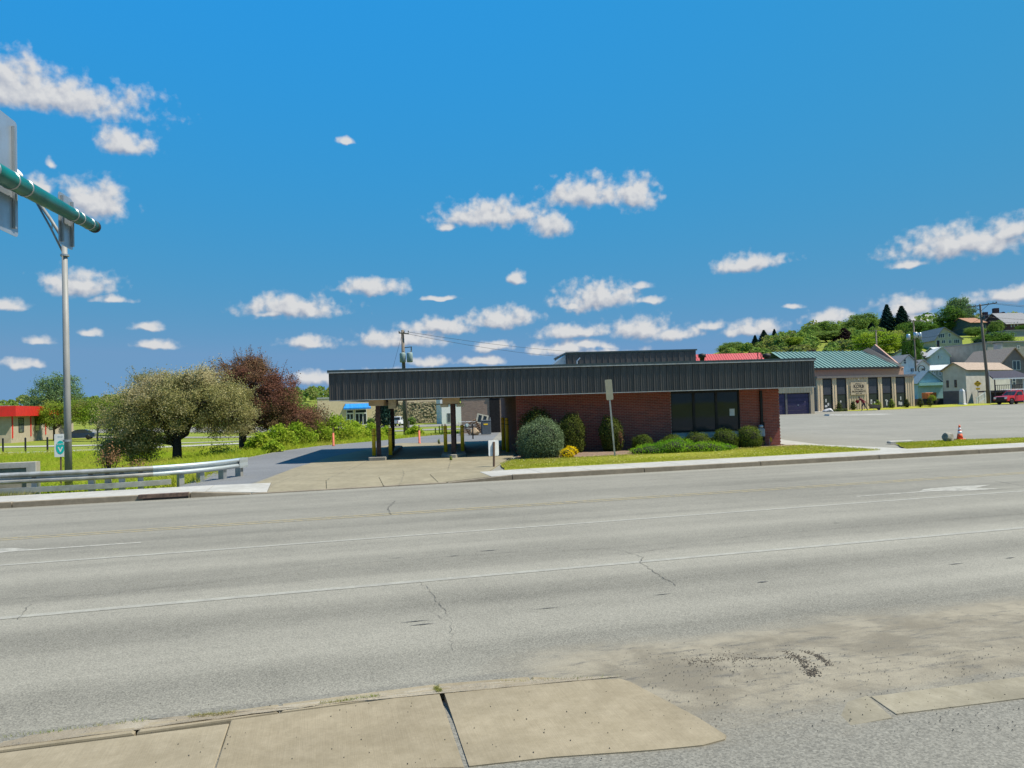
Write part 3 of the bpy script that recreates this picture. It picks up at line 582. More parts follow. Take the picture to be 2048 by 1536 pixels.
# masonry core with mortar face; bricks stand 7 mm proud
mb = MB(); mb.box(WALL+.01, WIN0, .012, .24, BASE-.3, ZS); mb.box(WIN1, -.012, .012, .24, BASE-.3, ZS); mb.box(WIN0, WIN1, .012, .24, BASE-.3, .42); wall = mb.build('wall', M['brick_mortar'], bank)
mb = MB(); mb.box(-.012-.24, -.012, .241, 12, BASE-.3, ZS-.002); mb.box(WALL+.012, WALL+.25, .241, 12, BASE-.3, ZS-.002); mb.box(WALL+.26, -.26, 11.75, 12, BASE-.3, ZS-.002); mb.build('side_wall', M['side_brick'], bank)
BL, BH, BD, CO = .195, .058, .05, .0683
def one_brick(): return MB().box(0, BL, 0, BD, 0, BH)
bm_ = one_brick().mesh('brick', M['brick']); rng = random.Random(11); rest = MB(); count = 0; rows = int((ZS-BASE)/CO)
for r_ in range(-1, rows):
    z = BASE + r_*CO + .005
    if z + BH > ZS: continue
    u = WALL + (0 if r_ % 2 else -BL/2-.005)
    while u < -.01:
        a, b = max(u, WALL), min(u+BL, 0.0); u += BL+.01
        if b-a < .03: continue
        zc = z+BH/2
        if b > WIN0+.0 and a < WIN1 and zc > .40:
            if a < WIN0 < b: b = WIN0
            elif a < WIN1 < b: a = WIN1
            else: continue
            if b-a < .03: continue
        dy = rng.uniform(-.0015, .0025)
        if a >= WIN1-.001 and b-a > BL*.9 and r_ >= 0 and count < 300:
            o = link('brick', bm_, wall); o.location = (a, dy, z); count += 1
        else: rest.box(a, b, dy, BD, z, z+BH)
tag(rest.build('brickwork', M['brick'], wall), kind='stuff')
# window: bronze frame, three dark panes, low panels
win = empty('window', (0, 0, 0), parent=bank)
cuts = [WIN0, WIN0+1.0, WIN0+1.98, WIN1]; mb = MB()
for c in cuts: mb.box(max(WIN0, c-.05), min(WIN1, c+.05), .06, .16, .43, ZS)
mb.box(WIN0+.05, WIN1-.05, .062, .158, .43, .5); mb.box(WIN0+.05, WIN1-.05, .062, .158, .78, .86); mb.box(WIN0+.05, WIN1-.05, .062, .158, ZS-.12, ZS); mb.build('frame', M['bronze'], win)
for a, b in zip(cuts, cuts[1:]):
    MB().box(a+.05, b-.05, .10, .115, .86, ZS-.12).build('pane', M['glass'], win); MB().box(a+.05, b-.05, .10, .12, .5, .78).build('panel', mat('faded_panel', (.40, .40, .37), (.3, .3, .28), 3, .6), win)
MB().box(WIN1-.42, WIN1-.2, .092, .099, 1.42, 1.72).build('notice', M['white'], win)
# fascia: one ribbed panel beside the other
N = 73; PW_ = (UR-UL)/N
def panel(w):
    pr = [(0, 0), (.012, -.022), (.04, -.022), (.055, 0), (w*.40, .002), (w*.42, -.012), (w*.48, -.012), (w*.50, .002), (w*.74, .002), (w*.76, -.010), (w*.82, -.010), (w*.84, .002), (w-.004, .002)]
    vs = [(x, y, ZS) for x, y in pr] + [(x, y, ZT-.10) for x, y in pr]; n = len(pr)
    return MB().add(vs, [(i, i+1, n+i+1, n+i) for i in range(n-1)])
pm = panel(PW_).mesh('fascia_panel', M['fascia'])
fas = MB().box(UL+.02, UR-.02, W0+.012, W0+.2, ZS+.02, ZT-.01).build('fascia', M['dark'], bank)
rng = random.Random(2)
for i in range(N):
    o = link('fascia_panel', pm, fas); o.location = (UL+i*PW_, W0+rng.uniform(-.004, .003), 0)
mb = MB(); mb.box(UR-.019, UR, W0+.013, 12.2, ZS, ZT-.09); mb.box(UL, UL+.019, W0+.013, 8.6, ZS, ZT-.09); mb.build('end_fascia', M['fascia'], bank)
mb = MB(); mb.box(UL-.05, UR+.05, W0-.06, W0+.22, ZT-.1, ZT); mb.box(UL-.05, UL+.2, W0+.22, 8.6, ZT-.1, ZT); mb.box(UR-.2, UR+.05, W0+.22, 12.2, ZT-.1, ZT); cop = mb.build('coping', M['coping'], bank)
MB().box(UL-.05, UR+.05, W0-.072, W0-.061, ZT-.125, ZT-.085).build('flashing', M['flash'], cop)
MB().box(UL, UR, W0-.025, W0+.05, ZS-.03, ZS-.001).build('drip_edge', M['flash'], bank)
mb = MB(); mb.box(UL+.02, WALL, W0+.05, 8.55, ZS-.012, ZS+.019); mb.box(WALL, UR-.02, W0+.05, .011, ZS+.001, ZS+.019); mb.build('soffit', M['soffit'], bank)
mb = MB(); mb.box(UL+.2, WALL-.1, W0+.22, 8.4, ZT-.35, ZT-.25); mb.box(WALL-.1, UR-.2, W0+.22, 12.2, ZT-.35, ZT-.25); mb.box(UL+.02, WALL, 8.4, 8.58, ZS, ZT-.11); mb.build('roof', M['roof_gravel'], bank)
mb = MB(); mb.box(-14.35, -13.65, -.75, 6.2, ZS-.26, ZS-.013); mb.box(-17.3, -16.7, -.75, 6.2, ZS-.26, ZS-.013); mb.build('canopy_beam', mat('tan_beam', (.50, .38, .24), (.42, .32, .2), 3), bank)
mlt = mat('lane_light_cream', (.62, .58, .44), rough=.5)
for u_, w_ in ((-14.28, -.3), (-13.62, -.3), (-16.45, .3)): MB().cbox(u_-.16, u_+.16, w_-.2, w_+.2, ZS-.40, ZS-.013 if u_ < -15 else ZS-.265, .02).build('lane_light', mlt, bank)
# upper roof block with sloping ends
h0, h1 = ZT-.3, 4.66; x0, x1, y0, y1 = -8.2, -1.55, 6.2, 11.0
up = empty('roof_block', (0, 0, 0), parent=bank)
mb = MB(); mb.add([(x0,y0,h0),(x1,y0,h0),(x1,y1,h0),(x0,y1,h0),(x0,y0,h1),(x1,y0,h1),(x1,y1,h1-.0),(x0,y1,h1-.0)], [(4,5,6,7),(1,2,6,5),(2,3,7,6),(3,0,4,7),(0,1,5,4)]); mb.build('core', M['coping'], up)
k_ = int((x1-x0)/.3); pw = (x1-x0)/k_
bp = MB().add([(0,0,h0),(.02,-.02,h0),(.05,-.02,h0),(.07,0,h0),(pw-.006,0,h0),(0,0,h1-.06),(.02,-.02,h1-.06),(.05,-.02,h1-.06),(.07,0,h1-.06),(pw-.006,0,h1-.06)], [(i,i+1,i+6,i+5) for i in range(4)]).mesh('fascia_panel', M['fascia'])
for i in range(k_): o = link('fascia_panel', bp, up); o.location = (x0+i*pw, y0-.012, 0)
mb = MB(); mb.box(x0-.06, x1+.06, y0-.06, y1, h1+.001, h1+.07); mb.build('coping', M['coping'], up)
mb = MB(); mb.add([(x0-1.6,y0+.2,h0),(x0-.02,y0+.2,h0),(x0-.02,y0+.2,h1-.02),(x0-1.6,y0+2.5,h0),(x0-.02,y0+2.5,h0),(x0-.02,y0+2.5,h1-.02)], [(0,1,2),(3,5,4),(0,2,5,3),(0,3,4,1)]); mb.build('sloped_end', M['alu'], up)
for (ux, wy, hh) in ((.0, 9.5, .55), (-.9, 9.8, .4)):
    mb = MB(); mb.lathe([(.12, 0), (.12, hh*.6), (.26, hh*.62), (.26, hh), (.05, hh+.06)], 12); v = mb.build('roof_vent', M['black'], bank, True); v.location = (ux-1.0+.4, wy, ZT-.25)
mb = MB(); mb.tube([(-8.2+.0, 3, ZT-.25), (-8.2, 3, ZT+.35), (-8.05, 3, ZT+.5)], .03, 6); mb.build('vent_pipe', M['alu'], bank)
# rear wing seen through the canopy
rwg = empty('rear_building', bank_pt(-13.6, 25), YAW, 'brown brick building with a dark doorway behind the drive-through lane', 'building')
MB().box(0, 9, 0, 7, -.3, 3.6).build('wall', M['rear_brick'], rwg); MB().box(2.15, 2.92, -.04, -.002, .09, 2.75).build('door', M['dark'], rwg); MB().box(2.05, 3.02, -.07, -.002, 2.75, 2.85).build('lintel', M['flash'], rwg); MB().box(-.15, 9.15, -.15, 7.1, 3.6, 3.8).build('roof', M['coping'], rwg)
# steel columns
for u, w in ((-16.95, -.62), (-13.95, -.55), (-16.95, 5.6), (-13.95, 5.6)):
    mb = MB(); mb.box(-.085, .085, -.085, .085, .24, ZS-.27); mb.box(-.14, .14, -.14, .14, .232, .252); mb.build('column', M['column'], bank, loc=(u, w, 0))
mb = MB(); mb.box(-.05, .05, -.09, -.005, .3, ZS-.1); mb.box(-.06,.06,-.1,-.001,1.0,1.05); mb.box(-.06,.06,-.1,-.001,2.0,2.05); mb.build('downpipe', M['bronze'], bank, loc=(-.82, 0, 0))
# kerbed islands
for nm, lab, u, ww, tip in (('traffic_island', 'long concrete kerb island under the outer pair of canopy columns', -16.98, .36, .05), ('traffic_island', 'pointed concrete kerb island under the middle canopy columns', -13.95, .5, .42)):
    pts = [(-ww+tip, -1.05), (ww-tip, -1.05), (ww, -1.05+tip*1.6), (ww, 7.2), (ww-.15, 7.5), (-ww+.15, 7.5), (-ww, 7.2), (-ww, -1.05+tip*1.6)]
    mb = MB(); mb.prism(pts, -.2, .14); ins = [(x*.93, y*.99+(.02 if y < 0 else 0)) for x, y in pts]; k0 = len(mb.v); n = len(pts)
    mb.f.pop(1); mb.add([(x, y, .14) for x, y in pts]+[(x, y, .16) for x, y in ins], [(i, (i+1) % n, n+(i+1) % n, n+i) for i in range(n)]+[tuple(range(n, 2*n))])
    o = mb.build(nm, M['island'], label=lab, cat='kerb island'); o.location = bank_pt(u, 0, .09); o.rotation_euler = (0, 0, YAW)
# yellow bollards
def bollard(loc, lab, grp, h=1.12, r_=.078):
    e = empty('bollard', loc, 0, lab, 'bollard', grp)
    MB().lathe([(r_, 0), (r_, h-.03), (r_*.8, h-.008), (r_*.3, h)], 14).build('post', M['yellow'], e, True)
    for z in (h-.12, h-.30): MB().lathe([(r_+.003, z), (r_+.003, z+.018)], 14).build('band', M['black'], e)
    return e
bollard(bank_pt(-17.2, -.15, .25), 'yellow bollard left of the outermost canopy column', 'yellow drive-through bollards'); bollard(bank_pt(-16.55, -.0, .25), 'yellow bollard right of the outermost canopy column', 'yellow drive-through bollards')
bollard(bank_pt(-14.3, .9, .25), 'yellow bollard left of the middle canopy column', 'yellow drive-through bollards'); bollard(bank_pt(-13.58, 1.0, .25), 'yellow bollard right of the middle canopy column', 'yellow drive-through bollards')
bollard(bank_pt(-11.62, 1.6, .1), 'nearer yellow bollard at the brick corner of the drive-through lane', 'yellow drive-through bollards', 1.5); bollard(bank_pt(-11.72, 2.9, .1), 'farther yellow bollard at the brick corner of the drive-through lane', 'yellow drive-through bollards', 1.5)
mb = MB(); mb.lathe([(.1, 0), (.1, .3), (.14, .32), (.14, .38), (.08, .42)], 12); mb.build('pipe_stub', M['black'], smooth=True, label='short black capped pipe on the outer kerb island', cat='pipe', loc=bank_pt(-16.75, 2.6, .25))
# faded delineator posts
for (px, py, lab) in ((667, 892, 'faded orange delineator post at the grass edge of the drive'), (839, 887, 'faded orange delineator post in the middle of the rear drive'), (891, 884, 'faded orange delineator post behind the middle canopy bollard')):
    e = empty('delineator_post', G(px, py, .09), 0, lab, 'post', 'orange delineator posts'); MB().lathe([(.09, 0), (.075, .05), (.06, .06), (.055, .75)], 10).build('post', M['orange'], e, True); MB().lathe([(.03, .75), (.03, 1.05), (.01, 1.08)], 8).build('tip', M['wood'], e)
# gas meter and marker at the right corner
gm = empty('gas_meter', bank_pt(-.95, -.22, .1), YAW, 'grey gas meter with pipe on the brick corner pier', 'meter')
MB().cbox(-.16, .16, -.1, .1, .42, .78, .05).build('body', mat('meter_grey', (.33, .38, .42), rough=.45, metal=.2), gm); MB().lathe([(.1, .78), (.11, .86), (.06, .92)], 12).build('regulator', M['alu'], gm, True); MB().tube([(.12, .05, .8), (.12, .05, 1.0), (.2, .12, 1.02), (.2, .15, 0)], .022, 7).build('pipe', M['black'], gm)
mb = MB(); mb.tube([(0, 0, 0), (0, 0, .3)], .008, 5); e = empty('marker_flag', bank_pt(-.68, -.45, .12), 0, 'small orange utility marker flag at the brick corner', 'flag'); mb.build('stake', M['alu'], e); MB().add([(0,0,.16),(.10,.0,.18),(.12,.01,.30),(.04,0,.38),(0,0,.34)], [(0,1,2,3,4)]).build('flag', mat('flag_orange', (.75, .33, .02), rough=.6), e)
# planting bed and lawn in front
def ground_patch(name, px, mat_, z, seed, jit=.08, dome=.03):
    o = blob_sheet(name, [G(a, b, z) if not isinstance(a, Vector) else a for a, b in px], mat_, z, seed, jit, None, dome, 5); return tag(o, kind='structure')
bed = tag(blob_sheet('planting_bed', [(-.1, 27.0), (1.4, 26.9), (3.2, 27.3), (6.2, 28.3), (9.5, 29.6), (11.9, 30.3), (12.0, 31.6), (.3, 31.0)], M['soil'], .115, 31, .06, None, .07, 6), kind='structure')
lawn_poly = [RP(5.55, 22.76), RP(9, 22.76), RP(13, 22.76), RP(19.6, 22.76), (12.6, 29.2), (12.0, 30.5), (9.3, 29.9), (6.0, 28.7), (3.0, 27.7), (1.6, 27.4), (-.1, 27.2), (-.5, 25.6)]
tag(blob_sheet('front_lawn', lawn_poly, M['lawn'], .128, 32, .04, None, .05, 6), kind='structure')
strip_poly = [RP(20.7, 22.76), RP(26, 22.76), RP(34, 22.76), RP(34.2, 24.4), RP(28, 24.7), RP(24.5, 25.4), RP(22.5, 25.3)]
tag(blob_sheet('verge_strip', strip_poly, M['lawn'], .128, 33, .06, None, .05, 6), kind='structure')
walk2 = empty('side_walkway'); tag(walk2, kind='structure')
qq = [RP(18.3, 22.78, .125), RP(20.9, 22.78, .125), (12.9, 31.2, .112), (11.62, 31.2, .112), (12.9, 37, .11), (11.8, 37, .11)]
slab_quad('paving_slab', [qq[0], qq[1], qq[2], qq[3]], .05, M['walk'], walk2, .006); slab_quad('paving_slab', [qq[3]+Vector((0,.03,0)) if isinstance(qq[3], Vector) else Vector(qq[3])+Vector((0,.03,0)), Vector(qq[2])+Vector((0,.03,0)), qq[4], qq[5]], .05, M['walk'], walk2, .006)
# white sign panel on a wooden post, seen from behind
e = empty('lane_sign', G(988, 933, .12), math.radians(24), 'white blank-backed sign on a short brown wooden post by the driveway', 'sign')
def rounded(w, h, r_, n=5):
    pts = []
    for cx, cy, a0 in ((w/2-r_, -h/2+r_, -90), (w/2-r_, h/2-r_, 0), (-w/2+r_, h/2-r_, 90), (-w/2+r_, -h/2+r_, 180)):
        for i in range(n+1): a = math.radians(a0+90*i/n); pts.append((cx+r_*math.cos(a), cy+r_*math.sin(a)))
    return pts
MB().extrude_y([(x+.0, z+.62) for x, z in rounded(.37, .53, .04)], -.02, .0).build('panel', M['white'], e); mb = MB(); mb.bar((-.03, -.055, -.1), (-.0, -.055, .83), .055, .06); mb.build('post', M['wood'], e)
# leaning road sign seen from behind
p0 = G(1230, 914, .12); tilt = D(1216, 762, p0.y-.1); e = empty('road_sign', p0, 0, 'leaning tall grey road sign seen from behind in the front lawn', 'sign')
v = tilt-p0; e2 = v.normalized(); mb = MB(); mb.bar(-v*.03, v*1.0, .06, .03); mb.build('post', M['rail'], e)
w_, h_ = .27, .76; m_ = Matrix.Translation(v*.885) @ Matrix.Rotation(math.radians(20), 4, 'Z') @ Matrix.Rotation(math.atan2(v.x, v.z), 4, 'Y'); mb = MB(); mb.extrude_y(rounded(.29, .76, .04), -.025, -.02); mb.xf(m_); mb.build('panel', mat('sign_back', (.27, .265, .20), (.21, .205, .155), 2, .5, .4), e)
# cone, boulder, parking block on the right
e = empty('traffic_cone', G(1920, 879, .12), .3, 'orange traffic cone with two white bands on the grass verge', 'cone')
MB().cbox(-.17, .17, -.17, .17, 0, .035, .015).build('base', M['cone'], e)
pr = [(.125, .035), (.028, .62)]; cone_r = lambda z: .125+(.028-.125)*(z-.035)/.585
for nm, z0, z1, mt in (('body', .035, .25, 'cone'), ('collar', .25, .37, 'reflect'), ('body', .37, .41, 'cone'), ('collar', .41, .50, 'reflect'), ('body', .50, .62, 'cone')): MB().lathe([(cone_r(z0), z0), (cone_r(z1), z1)], 18).build(nm, M[mt], e, True)
def rock(name, loc, sx, sy, sz, seed, label, cat='rock', m=None, group=None):
    bm = bmesh.new(); bmesh.ops.create_icosphere(bm, subdivisions=3, radius=1); r_ = random.Random(seed); ax = [(Vector((r_.gauss(0,1), r_.gauss(0,1), r_.gauss(0,1))).normalized(), r_.uniform(.62, .95)) for _ in range(14)]
    for v in bm.verts:
        for a, d in ax:
            q = v.co.dot(a)
            if q > d: v.co -= a*(q-d)*.85
        v.co = Vector((v.co.x*sx, v.co.y*sy, max(-.6, v.co.z)*sz))
    me = bpy.data.meshes.new(name); bm.to_mesh(me); bm.free(); me.materials.append(m or M['stone']); o = link(name, me); o.location = loc; o.rotation_euler = (0, 0, seed); return tag(o, label, cat, group)
rock('boulder', G(1896, 876, .3), .24, .2, .24, 3, 'pale weathered boulder beside the orange traffic cone')
p = G(1800, 886, .12); mb = MB(); mb.cbox(-.55, .55, -.12, .12, 0, .1, .03); mb.build('concrete_block', M['walk'], label='flat broken concrete block at the edge of the car park grass', cat='concrete block', loc=p, rz=.2)
p = G(1715, 830, .085); mb = MB(); mb.add([(-3,-.4,0),(3.4,-.5,0),(3.4,.9,0),(-3,.9,0),(-2.9,-.3,.16),(2.6,-.35,.05),(2.6,.7,.05),(-2.9,.8,.16)], [(4,5,6,7),(0,1,5,4),(1,2,6,5),(2,3,7,6),(3,0,4,7)]); mb.build('parking_island', M['walk'], label='low concrete kerb island in the car park before the monument shop', cat='kerb island', loc=p)
# ------------------------------------------------------------------ lettering
def lettering(name, txt, size, mat_, parent, loc, rx=math.pi/2, rz=0.0, bold=0.0, align='CENTER', ext=.004, spacing=1.0):
    cu = bpy.data.curves.new(name, 'FONT'); cu.body = txt; cu.size = size; cu.align_x = align; cu.align_y = 'CENTER'; cu.extrude = ext; cu.offset = bold; cu.resolution_u = 3; cu.space_character = spacing
    o = bpy.data.objects.new(name + '_src', cu); C.objects.link(o); bpy.context.view_layer.update()
    me = bpy.data.meshes.new_from_object(o.evaluated_get(bpy.context.evaluated_depsgraph_get())); bpy.data.objects.remove(o); bpy.data.curves.remove(cu)
    me.name = name; me.materials.clear(); me.materials.append(mat_); r_ = link(name, me, parent); r_.location = loc; r_.rotation_euler = (rx, 0, rz); return r_
# ------------------------------------------------------------------ overhead mast arm (upper left)
A0, A1 = Vector((-6.2, 9, 5.2)), Vector((-6.75, 12, 5.3)); ad = (A1-A0).normalized(); A_base = A0 - ad*5.0
arm = empty('traffic_mast_arm', (A_base.x, A_base.y, 0), 0, 'dark green tubular mast arm with sign backs reaching in overhead from the left', 'mast arm')
o_ = Vector((A_base.x, A_base.y, 0)); L_ = lambda v: v-o_
MB().tube([L_(A_base), L_(A0), L_(A1)], [.165, .118, .090], 20).build('arm', M['green_pipe'], arm, True); MB().tube([L_(A1-ad*.02), L_(A1+ad*.05)], [.098, .098], 20).build('end_cap', M['black'], arm, True)
MB().lathe([(.2, 0), (.19, .05), (.17, 3), (.15, 5.5)], 18).build('mast', M['green_pipe'], arm, True)
def arm_at(y): return A0 + ad*((y-9)/ad.y)
def arm_r(y): return .118 + (.090-.118)*(y-9)/3
for y in (8.75, 9.25, 9.62, 11.15, 11.4, 11.8): c = arm_at(y); MB().tube([L_(c-ad*.012), L_(c+ad*.012)], arm_r(y)+.006, 20).build('band', M['steel'], arm, True)
def back_sign(nm, y0, y1, z0, z1, ch):
    c = arm_at((y0+y1)/2); w = (y1-y0)/ad.y; h = z1-z0; e = empty(nm, (0, 0, 0), parent=arm)
    mtx = Matrix.Translation(L_(Vector((c.x, c.y, (z0+z1)/2)))) @ Matrix.Rotation(math.atan2(ad.y, ad.x), 4, 'Z') @ Matrix.Translation((0, arm_r(y0)+.075, 0))
    MB().extrude_y(rounded(w, h, .06), -.004, .004).xf(mtx).build('panel', M['alu'], e)
    for x in ch: MB().box(x*w-.022, x*w+.022, -.04, -.006, -h*.44, h*.44).xf(mtx).build('channel', M['steel'], e)
back_sign('sign_panel', 8.7, 9.88, 4.62, 6.17, (-.1, .39)); back_sign('sign_panel', 11.1, 11.62, 4.82, 5.62, (-.32, .38))
# ------------------------------------------------------------------ street light
pb = Vector((-13.67, 22.75, -.15)); sl = empty('street_light', pb, 0, 'tall grey steel street light pole behind the guardrail', 'street light')
MB().tube([(0,0,0), (-.02,0,3), (-.04,0,7.9)], [.108, .098, .078], 16).build('pole', M['pole_grey'], sl, True)
for z in (1.6, 7.32): MB().lathe([(.125, z), (.125, z+.06)], 16, (-.03, 0, 0)).build('collar', M['steel'], sl)
tp = Vector((-.04, 0, 7.85)); q1 = D(75, 402, 23.2)-pb; q2 = D(30, 340, 23.8)-pb
MB().tube([tp-Vector((0,0,.05)), tp.lerp(q1, .5)+Vector((0,0,.02)), q1, q2], .05, 10).build('arm', M['pole_grey'], sl, True); MB().tube([tp-Vector((0,0,.5)), tp.lerp(q1, .55)-Vector((.0,0,.24)), q1-Vector((.05,0,.02))], .03, 8).build('brace', M['pole_grey'], sl, True)
MB().tube([tp.lerp(q1,.45)+Vector((0,0,0)), tp.lerp(q1,.45)-Vector((.0,0,.32))], .02, 6).build('strut', M['steel'], sl)
bm = bmesh.new(); bmesh.ops.create_uvsphere(bm, u_segments=16, v_segments=10, radius=1)
for v in bm.verts: v.co = Vector((v.co.x*.42, v.co.y*.17, (v.co.z*.11 if v.co.z > 0 else v.co.z*.05)))
me = bpy.data.meshes.new('lamp_head'); bm.to_mesh(me); bm.free(); me.materials.append(M['white']); lh = link('lamp_head', me, sl); lh.location = q2+Vector((-.1,0,.03)); lh.rotation_euler = (0, .62, 0)
# ------------------------------------------------------------------ guardrail
gr_path = [Vector(p) for p in ((-22, 18.75, 0), (-17.5, 19.9, 0), (-13.5, 20.85, 0), (-11.9, 21.25, 0), (-10.9, 21.62, 0), (-10.1, 22.15, 0), (-9.5, 22.9, 0), (-9.15, 23.7, 0), (-8.95, 24.5, 0))]
grd = empty('guardrail', (-12, 21.2, 0), 0, 'weathered steel W-beam guardrail curving into the driveway', 'guardrail'); go = Vector((-12, 21.2, 0))
def spline(P_, n=6):
    out = []
    for i in range(len(P_)-1):
        a, b, c, d = P_[max(0, i-1)], P_[i], P_[i+1], P_[min(len(P_)-1, i+2)]
        for k in range(n):
            t = k/n; out.append(.5*((2*b)+(c-a)*t+(2*a-5*b+4*c-d)*t*t+(3*b-a-3*c+d)*t**3))
    return out+[P_[-1]]
def beam(path, prof, mat_, name, parent):
    vs, fs = [], []; n = len(prof)
    for i, p in enumerate(path):
        d = (path[min(i+1, len(path)-1)]-path[max(i-1, 0)]).normalized(); s_ = Vector((d.y, -d.x, 0))
        for o, z in prof: vs.append(tuple(p-go+s_*o+Vector((0,0,z))))
    for i in range(len(path)-1):
        for j in range(n-1): fs.append((i*n+j, (i+1)*n+j, (i+1)*n+j+1, i*n+j+1))
    return MB().add(vs, fs).build(name, mat_, parent)
sp = spline(gr_path); wprof = [(.02,.385),(.035,.39),(.085,.435),(.085,.475),(.02,.53),(.02,.555),(.085,.61),(.085,.65),(.035,.695),(.02,.70)]
ci = next(i for i, p in enumerate(sp) if p.x > -10.75)
beam(sp[:ci+1], wprof, M['rail'], 'beam', grd); beam([p+Vector((.0,-.004,0)) for p in sp[ci:]], wprof, M['rail_new'], 'beam', grd)
endp = sp[-1]; ed = (sp[-1]-sp[-2]).normalized(); mb = MB()
beam([endp-ed*.35, endp-ed*.1, endp+ed*.12], [(.09,.38),(.1,.44),(.085,.54),(.1,.64),(.09,.70)], M['rail_new'], 'end_shoe', grd)
rub = [p for p in sp if p.x < -10.2]; beam(rub, [(.03,.12),(.06,.125),(.06,.27),(.03,.275)], M['rail'], 'rub_rail', grd)
for i, (px, py) in enumerate([(468,957),(440,962),(398,968),(345,971),(283,978),(248,980),(217,982),(184,985),(80,988),(-120,996)]):
    g = G(px, py, .02); j = min(range(len(sp)), key=lambda q: (sp[q]-Vector((g.x, g.y, 0))).length); d = (sp[min(j+1, len(sp)-1)]-sp[max(0, j-1)]).normalized(); s_ = Vector((d.y, -d.x, 0)); c = sp[j]-s_*.1-go
    m_ = Matrix.Translation(c) @ Matrix.Rotation(math.atan2(d.y, d.x), 4, 'Z'); mb = MB(); mb.box(-.075, .075, -.1, .1, -.4, .68); mb.xf(m_); mb.build('post', M['steel'] if i % 3 else M['rail'], grd); MB().box(-.06, .06, -.12, -.1, .40, .66).xf(m_).build('block_out', M['wood'], grd)
# concrete parapet of the culvert
pr_ = empty('culvert_parapet', (-14.0, 21.55, 0), math.radians(14), 'stained concrete culvert parapet with recessed panel behind the guardrail', 'parapet')
MB().box(-8, .1, 0, .3, -.6, .93).build('wall', M['parapet'], pr_); mb = MB(); mb.box(-8, .1, -.06, -.001, .78, .93); mb.box(-.14, .1, -.06, -.001, -.3, .779); mb.box(-8, -.141, -.06, -.001, -.3, .15); mb.build('border', M['walk'], pr_)
# bicycle route sign
e = empty('bike_route_sign', G(122, 975, 0.0)+Vector((0, 0, -.1)), math.radians(20), 'white bike route sign with teal oval and letter V on a brown post', 'sign')
MB().box(-.022, .022, .004, .04, -.3, 1.75).build('post', M['wood'], e); MB().extrude_y([(x-.005, z+1.42) for x, z in rounded(.325, .72, .03)], -.004, .0035).build('panel', M['white'], e)
mo = mat('teal_sign_green', (.0, .42, .38), (.0, .36, .33), 3, .5); MB().extrude_y([(.118*math.cos(a)-.003, .21*math.sin(a)+1.36) for a in [2*math.pi*i/28 for i in range(28)]], -.009, -.005).build('oval', mo, e)
lettering('letter', 'V', .21, M['white'], e, (-.003, -.012, 1.285), bold=.006, ext=.001); lettering('lettering', 'ROUTE', .062, M['white'], e, (-.003, -.012, 1.455), bold=.001, ext=.001); lettering('lettering', 'BIKE', .07, mat('faded_sign_print', (.42, .50, .50), rough=.6), e, (-.005, -.006, 1.69), ext=.001)
# bent pale rail behind the sign
# ------------------------------------------------------------------ left background
def window(parent, x0, x1, z0, z1, y=0.0, frame=None, glass=None, t=.07, mull=0, trans=0, name='window'):
    w = empty(name, (0, 0, 0), parent=parent); mb = MB()
    mb.box(x0, x0+t, y-.05, y-.002, z0, z1); mb.box(x1-t, x1, y-.05, y-.002, z0, z1); mb.box(x0+t, x1-t, y-.049, y-.002, z0, z0+t); mb.box(x0+t, x1-t, y-.049, y-.002, z1-t, z1)
    for i in range(mull): c = x0+(x1-x0)*(i+1)/(mull+1); mb.box(c-t/2, c+t/2, y-.047, y-.002, z0+t, z1-t)
    for i in range(trans): c = z0+(z1-z0)*(i+1)/(trans+1); mb.box(x0+t, x1-t, y-.045, y-.002, c-t/2, c+t/2)
    mb.build('frame', frame or M['white'], w); MB().box(x0+t*.5, x1-t*.5, y-.025, y-.003, z0+t*.5, z1-t*.5).build('pane', glass or M['glass'], w); return w
M['red_metal'] = mat('red_fascia', (.62, .02, .015), (.5, .02, .015), 2, .5); M['cream'] = mat('cream_wall', (.42, .36, .27), (.36, .3, .22), 2, .85); M['tan_block'] = mat('tan_block_wall', (.62, .50, .32), (.55, .44, .28), 2, .9)
rb0 = D(22, 877, 92); rb = empty('red_roofed_building', (rb0.x, 92, rb0.z), math.radians(110), 'cream building with a bright red fascia at the far left', 'building'); h = 2.75
MB().box(0, 36, 0, 14, -1.5, h).build('wall', M['cream'], rb); mb = MB(); mb.box(-.7, 36.5, -.7, 14.5, h, h+1.3); mb.build('fascia', M['red_metal'], rb); MB().box(3, 5, 3, 5, h+1.3, h+1.9).build('roof_unit', M['steel'], rb); MB().box(0, 36, .3, 14, h+1.301, h+1.36).build('roof', M['flash'], rb)
for x in (4.5, 12.5, 20.5, 28.5): window(rb, x-1.2, x+1.2, .65, 2.55, 0, M['bronze'], M['glass_blue'], .06, 0, 1)
for x in (.5, 9, 17, 31): MB().box(x-.12, x+.12, -.1, -.002, 0, h).build('downpipe', M['red_metal'], rb)
e = empty('site_sign', G(82, 872, -.5), 0, 'small red board on two posts before the red roofed building', 'sign'); 
zt_ = tz(*G(82, 872, -.5)[:2]); e.location.z = zt_; mb = MB(); mb.box(-.75, -.69, 0, .06, -.2, 1.5); mb.box(.69, .75, 0, .06, -.2, 1.5); mb.build('post', M['rail'], e); MB().box(-.69, .69, -.02, .03, .75, 1.45).build('board', mat('faded_red_board', (.40, .07, .09), rough=.6), e)
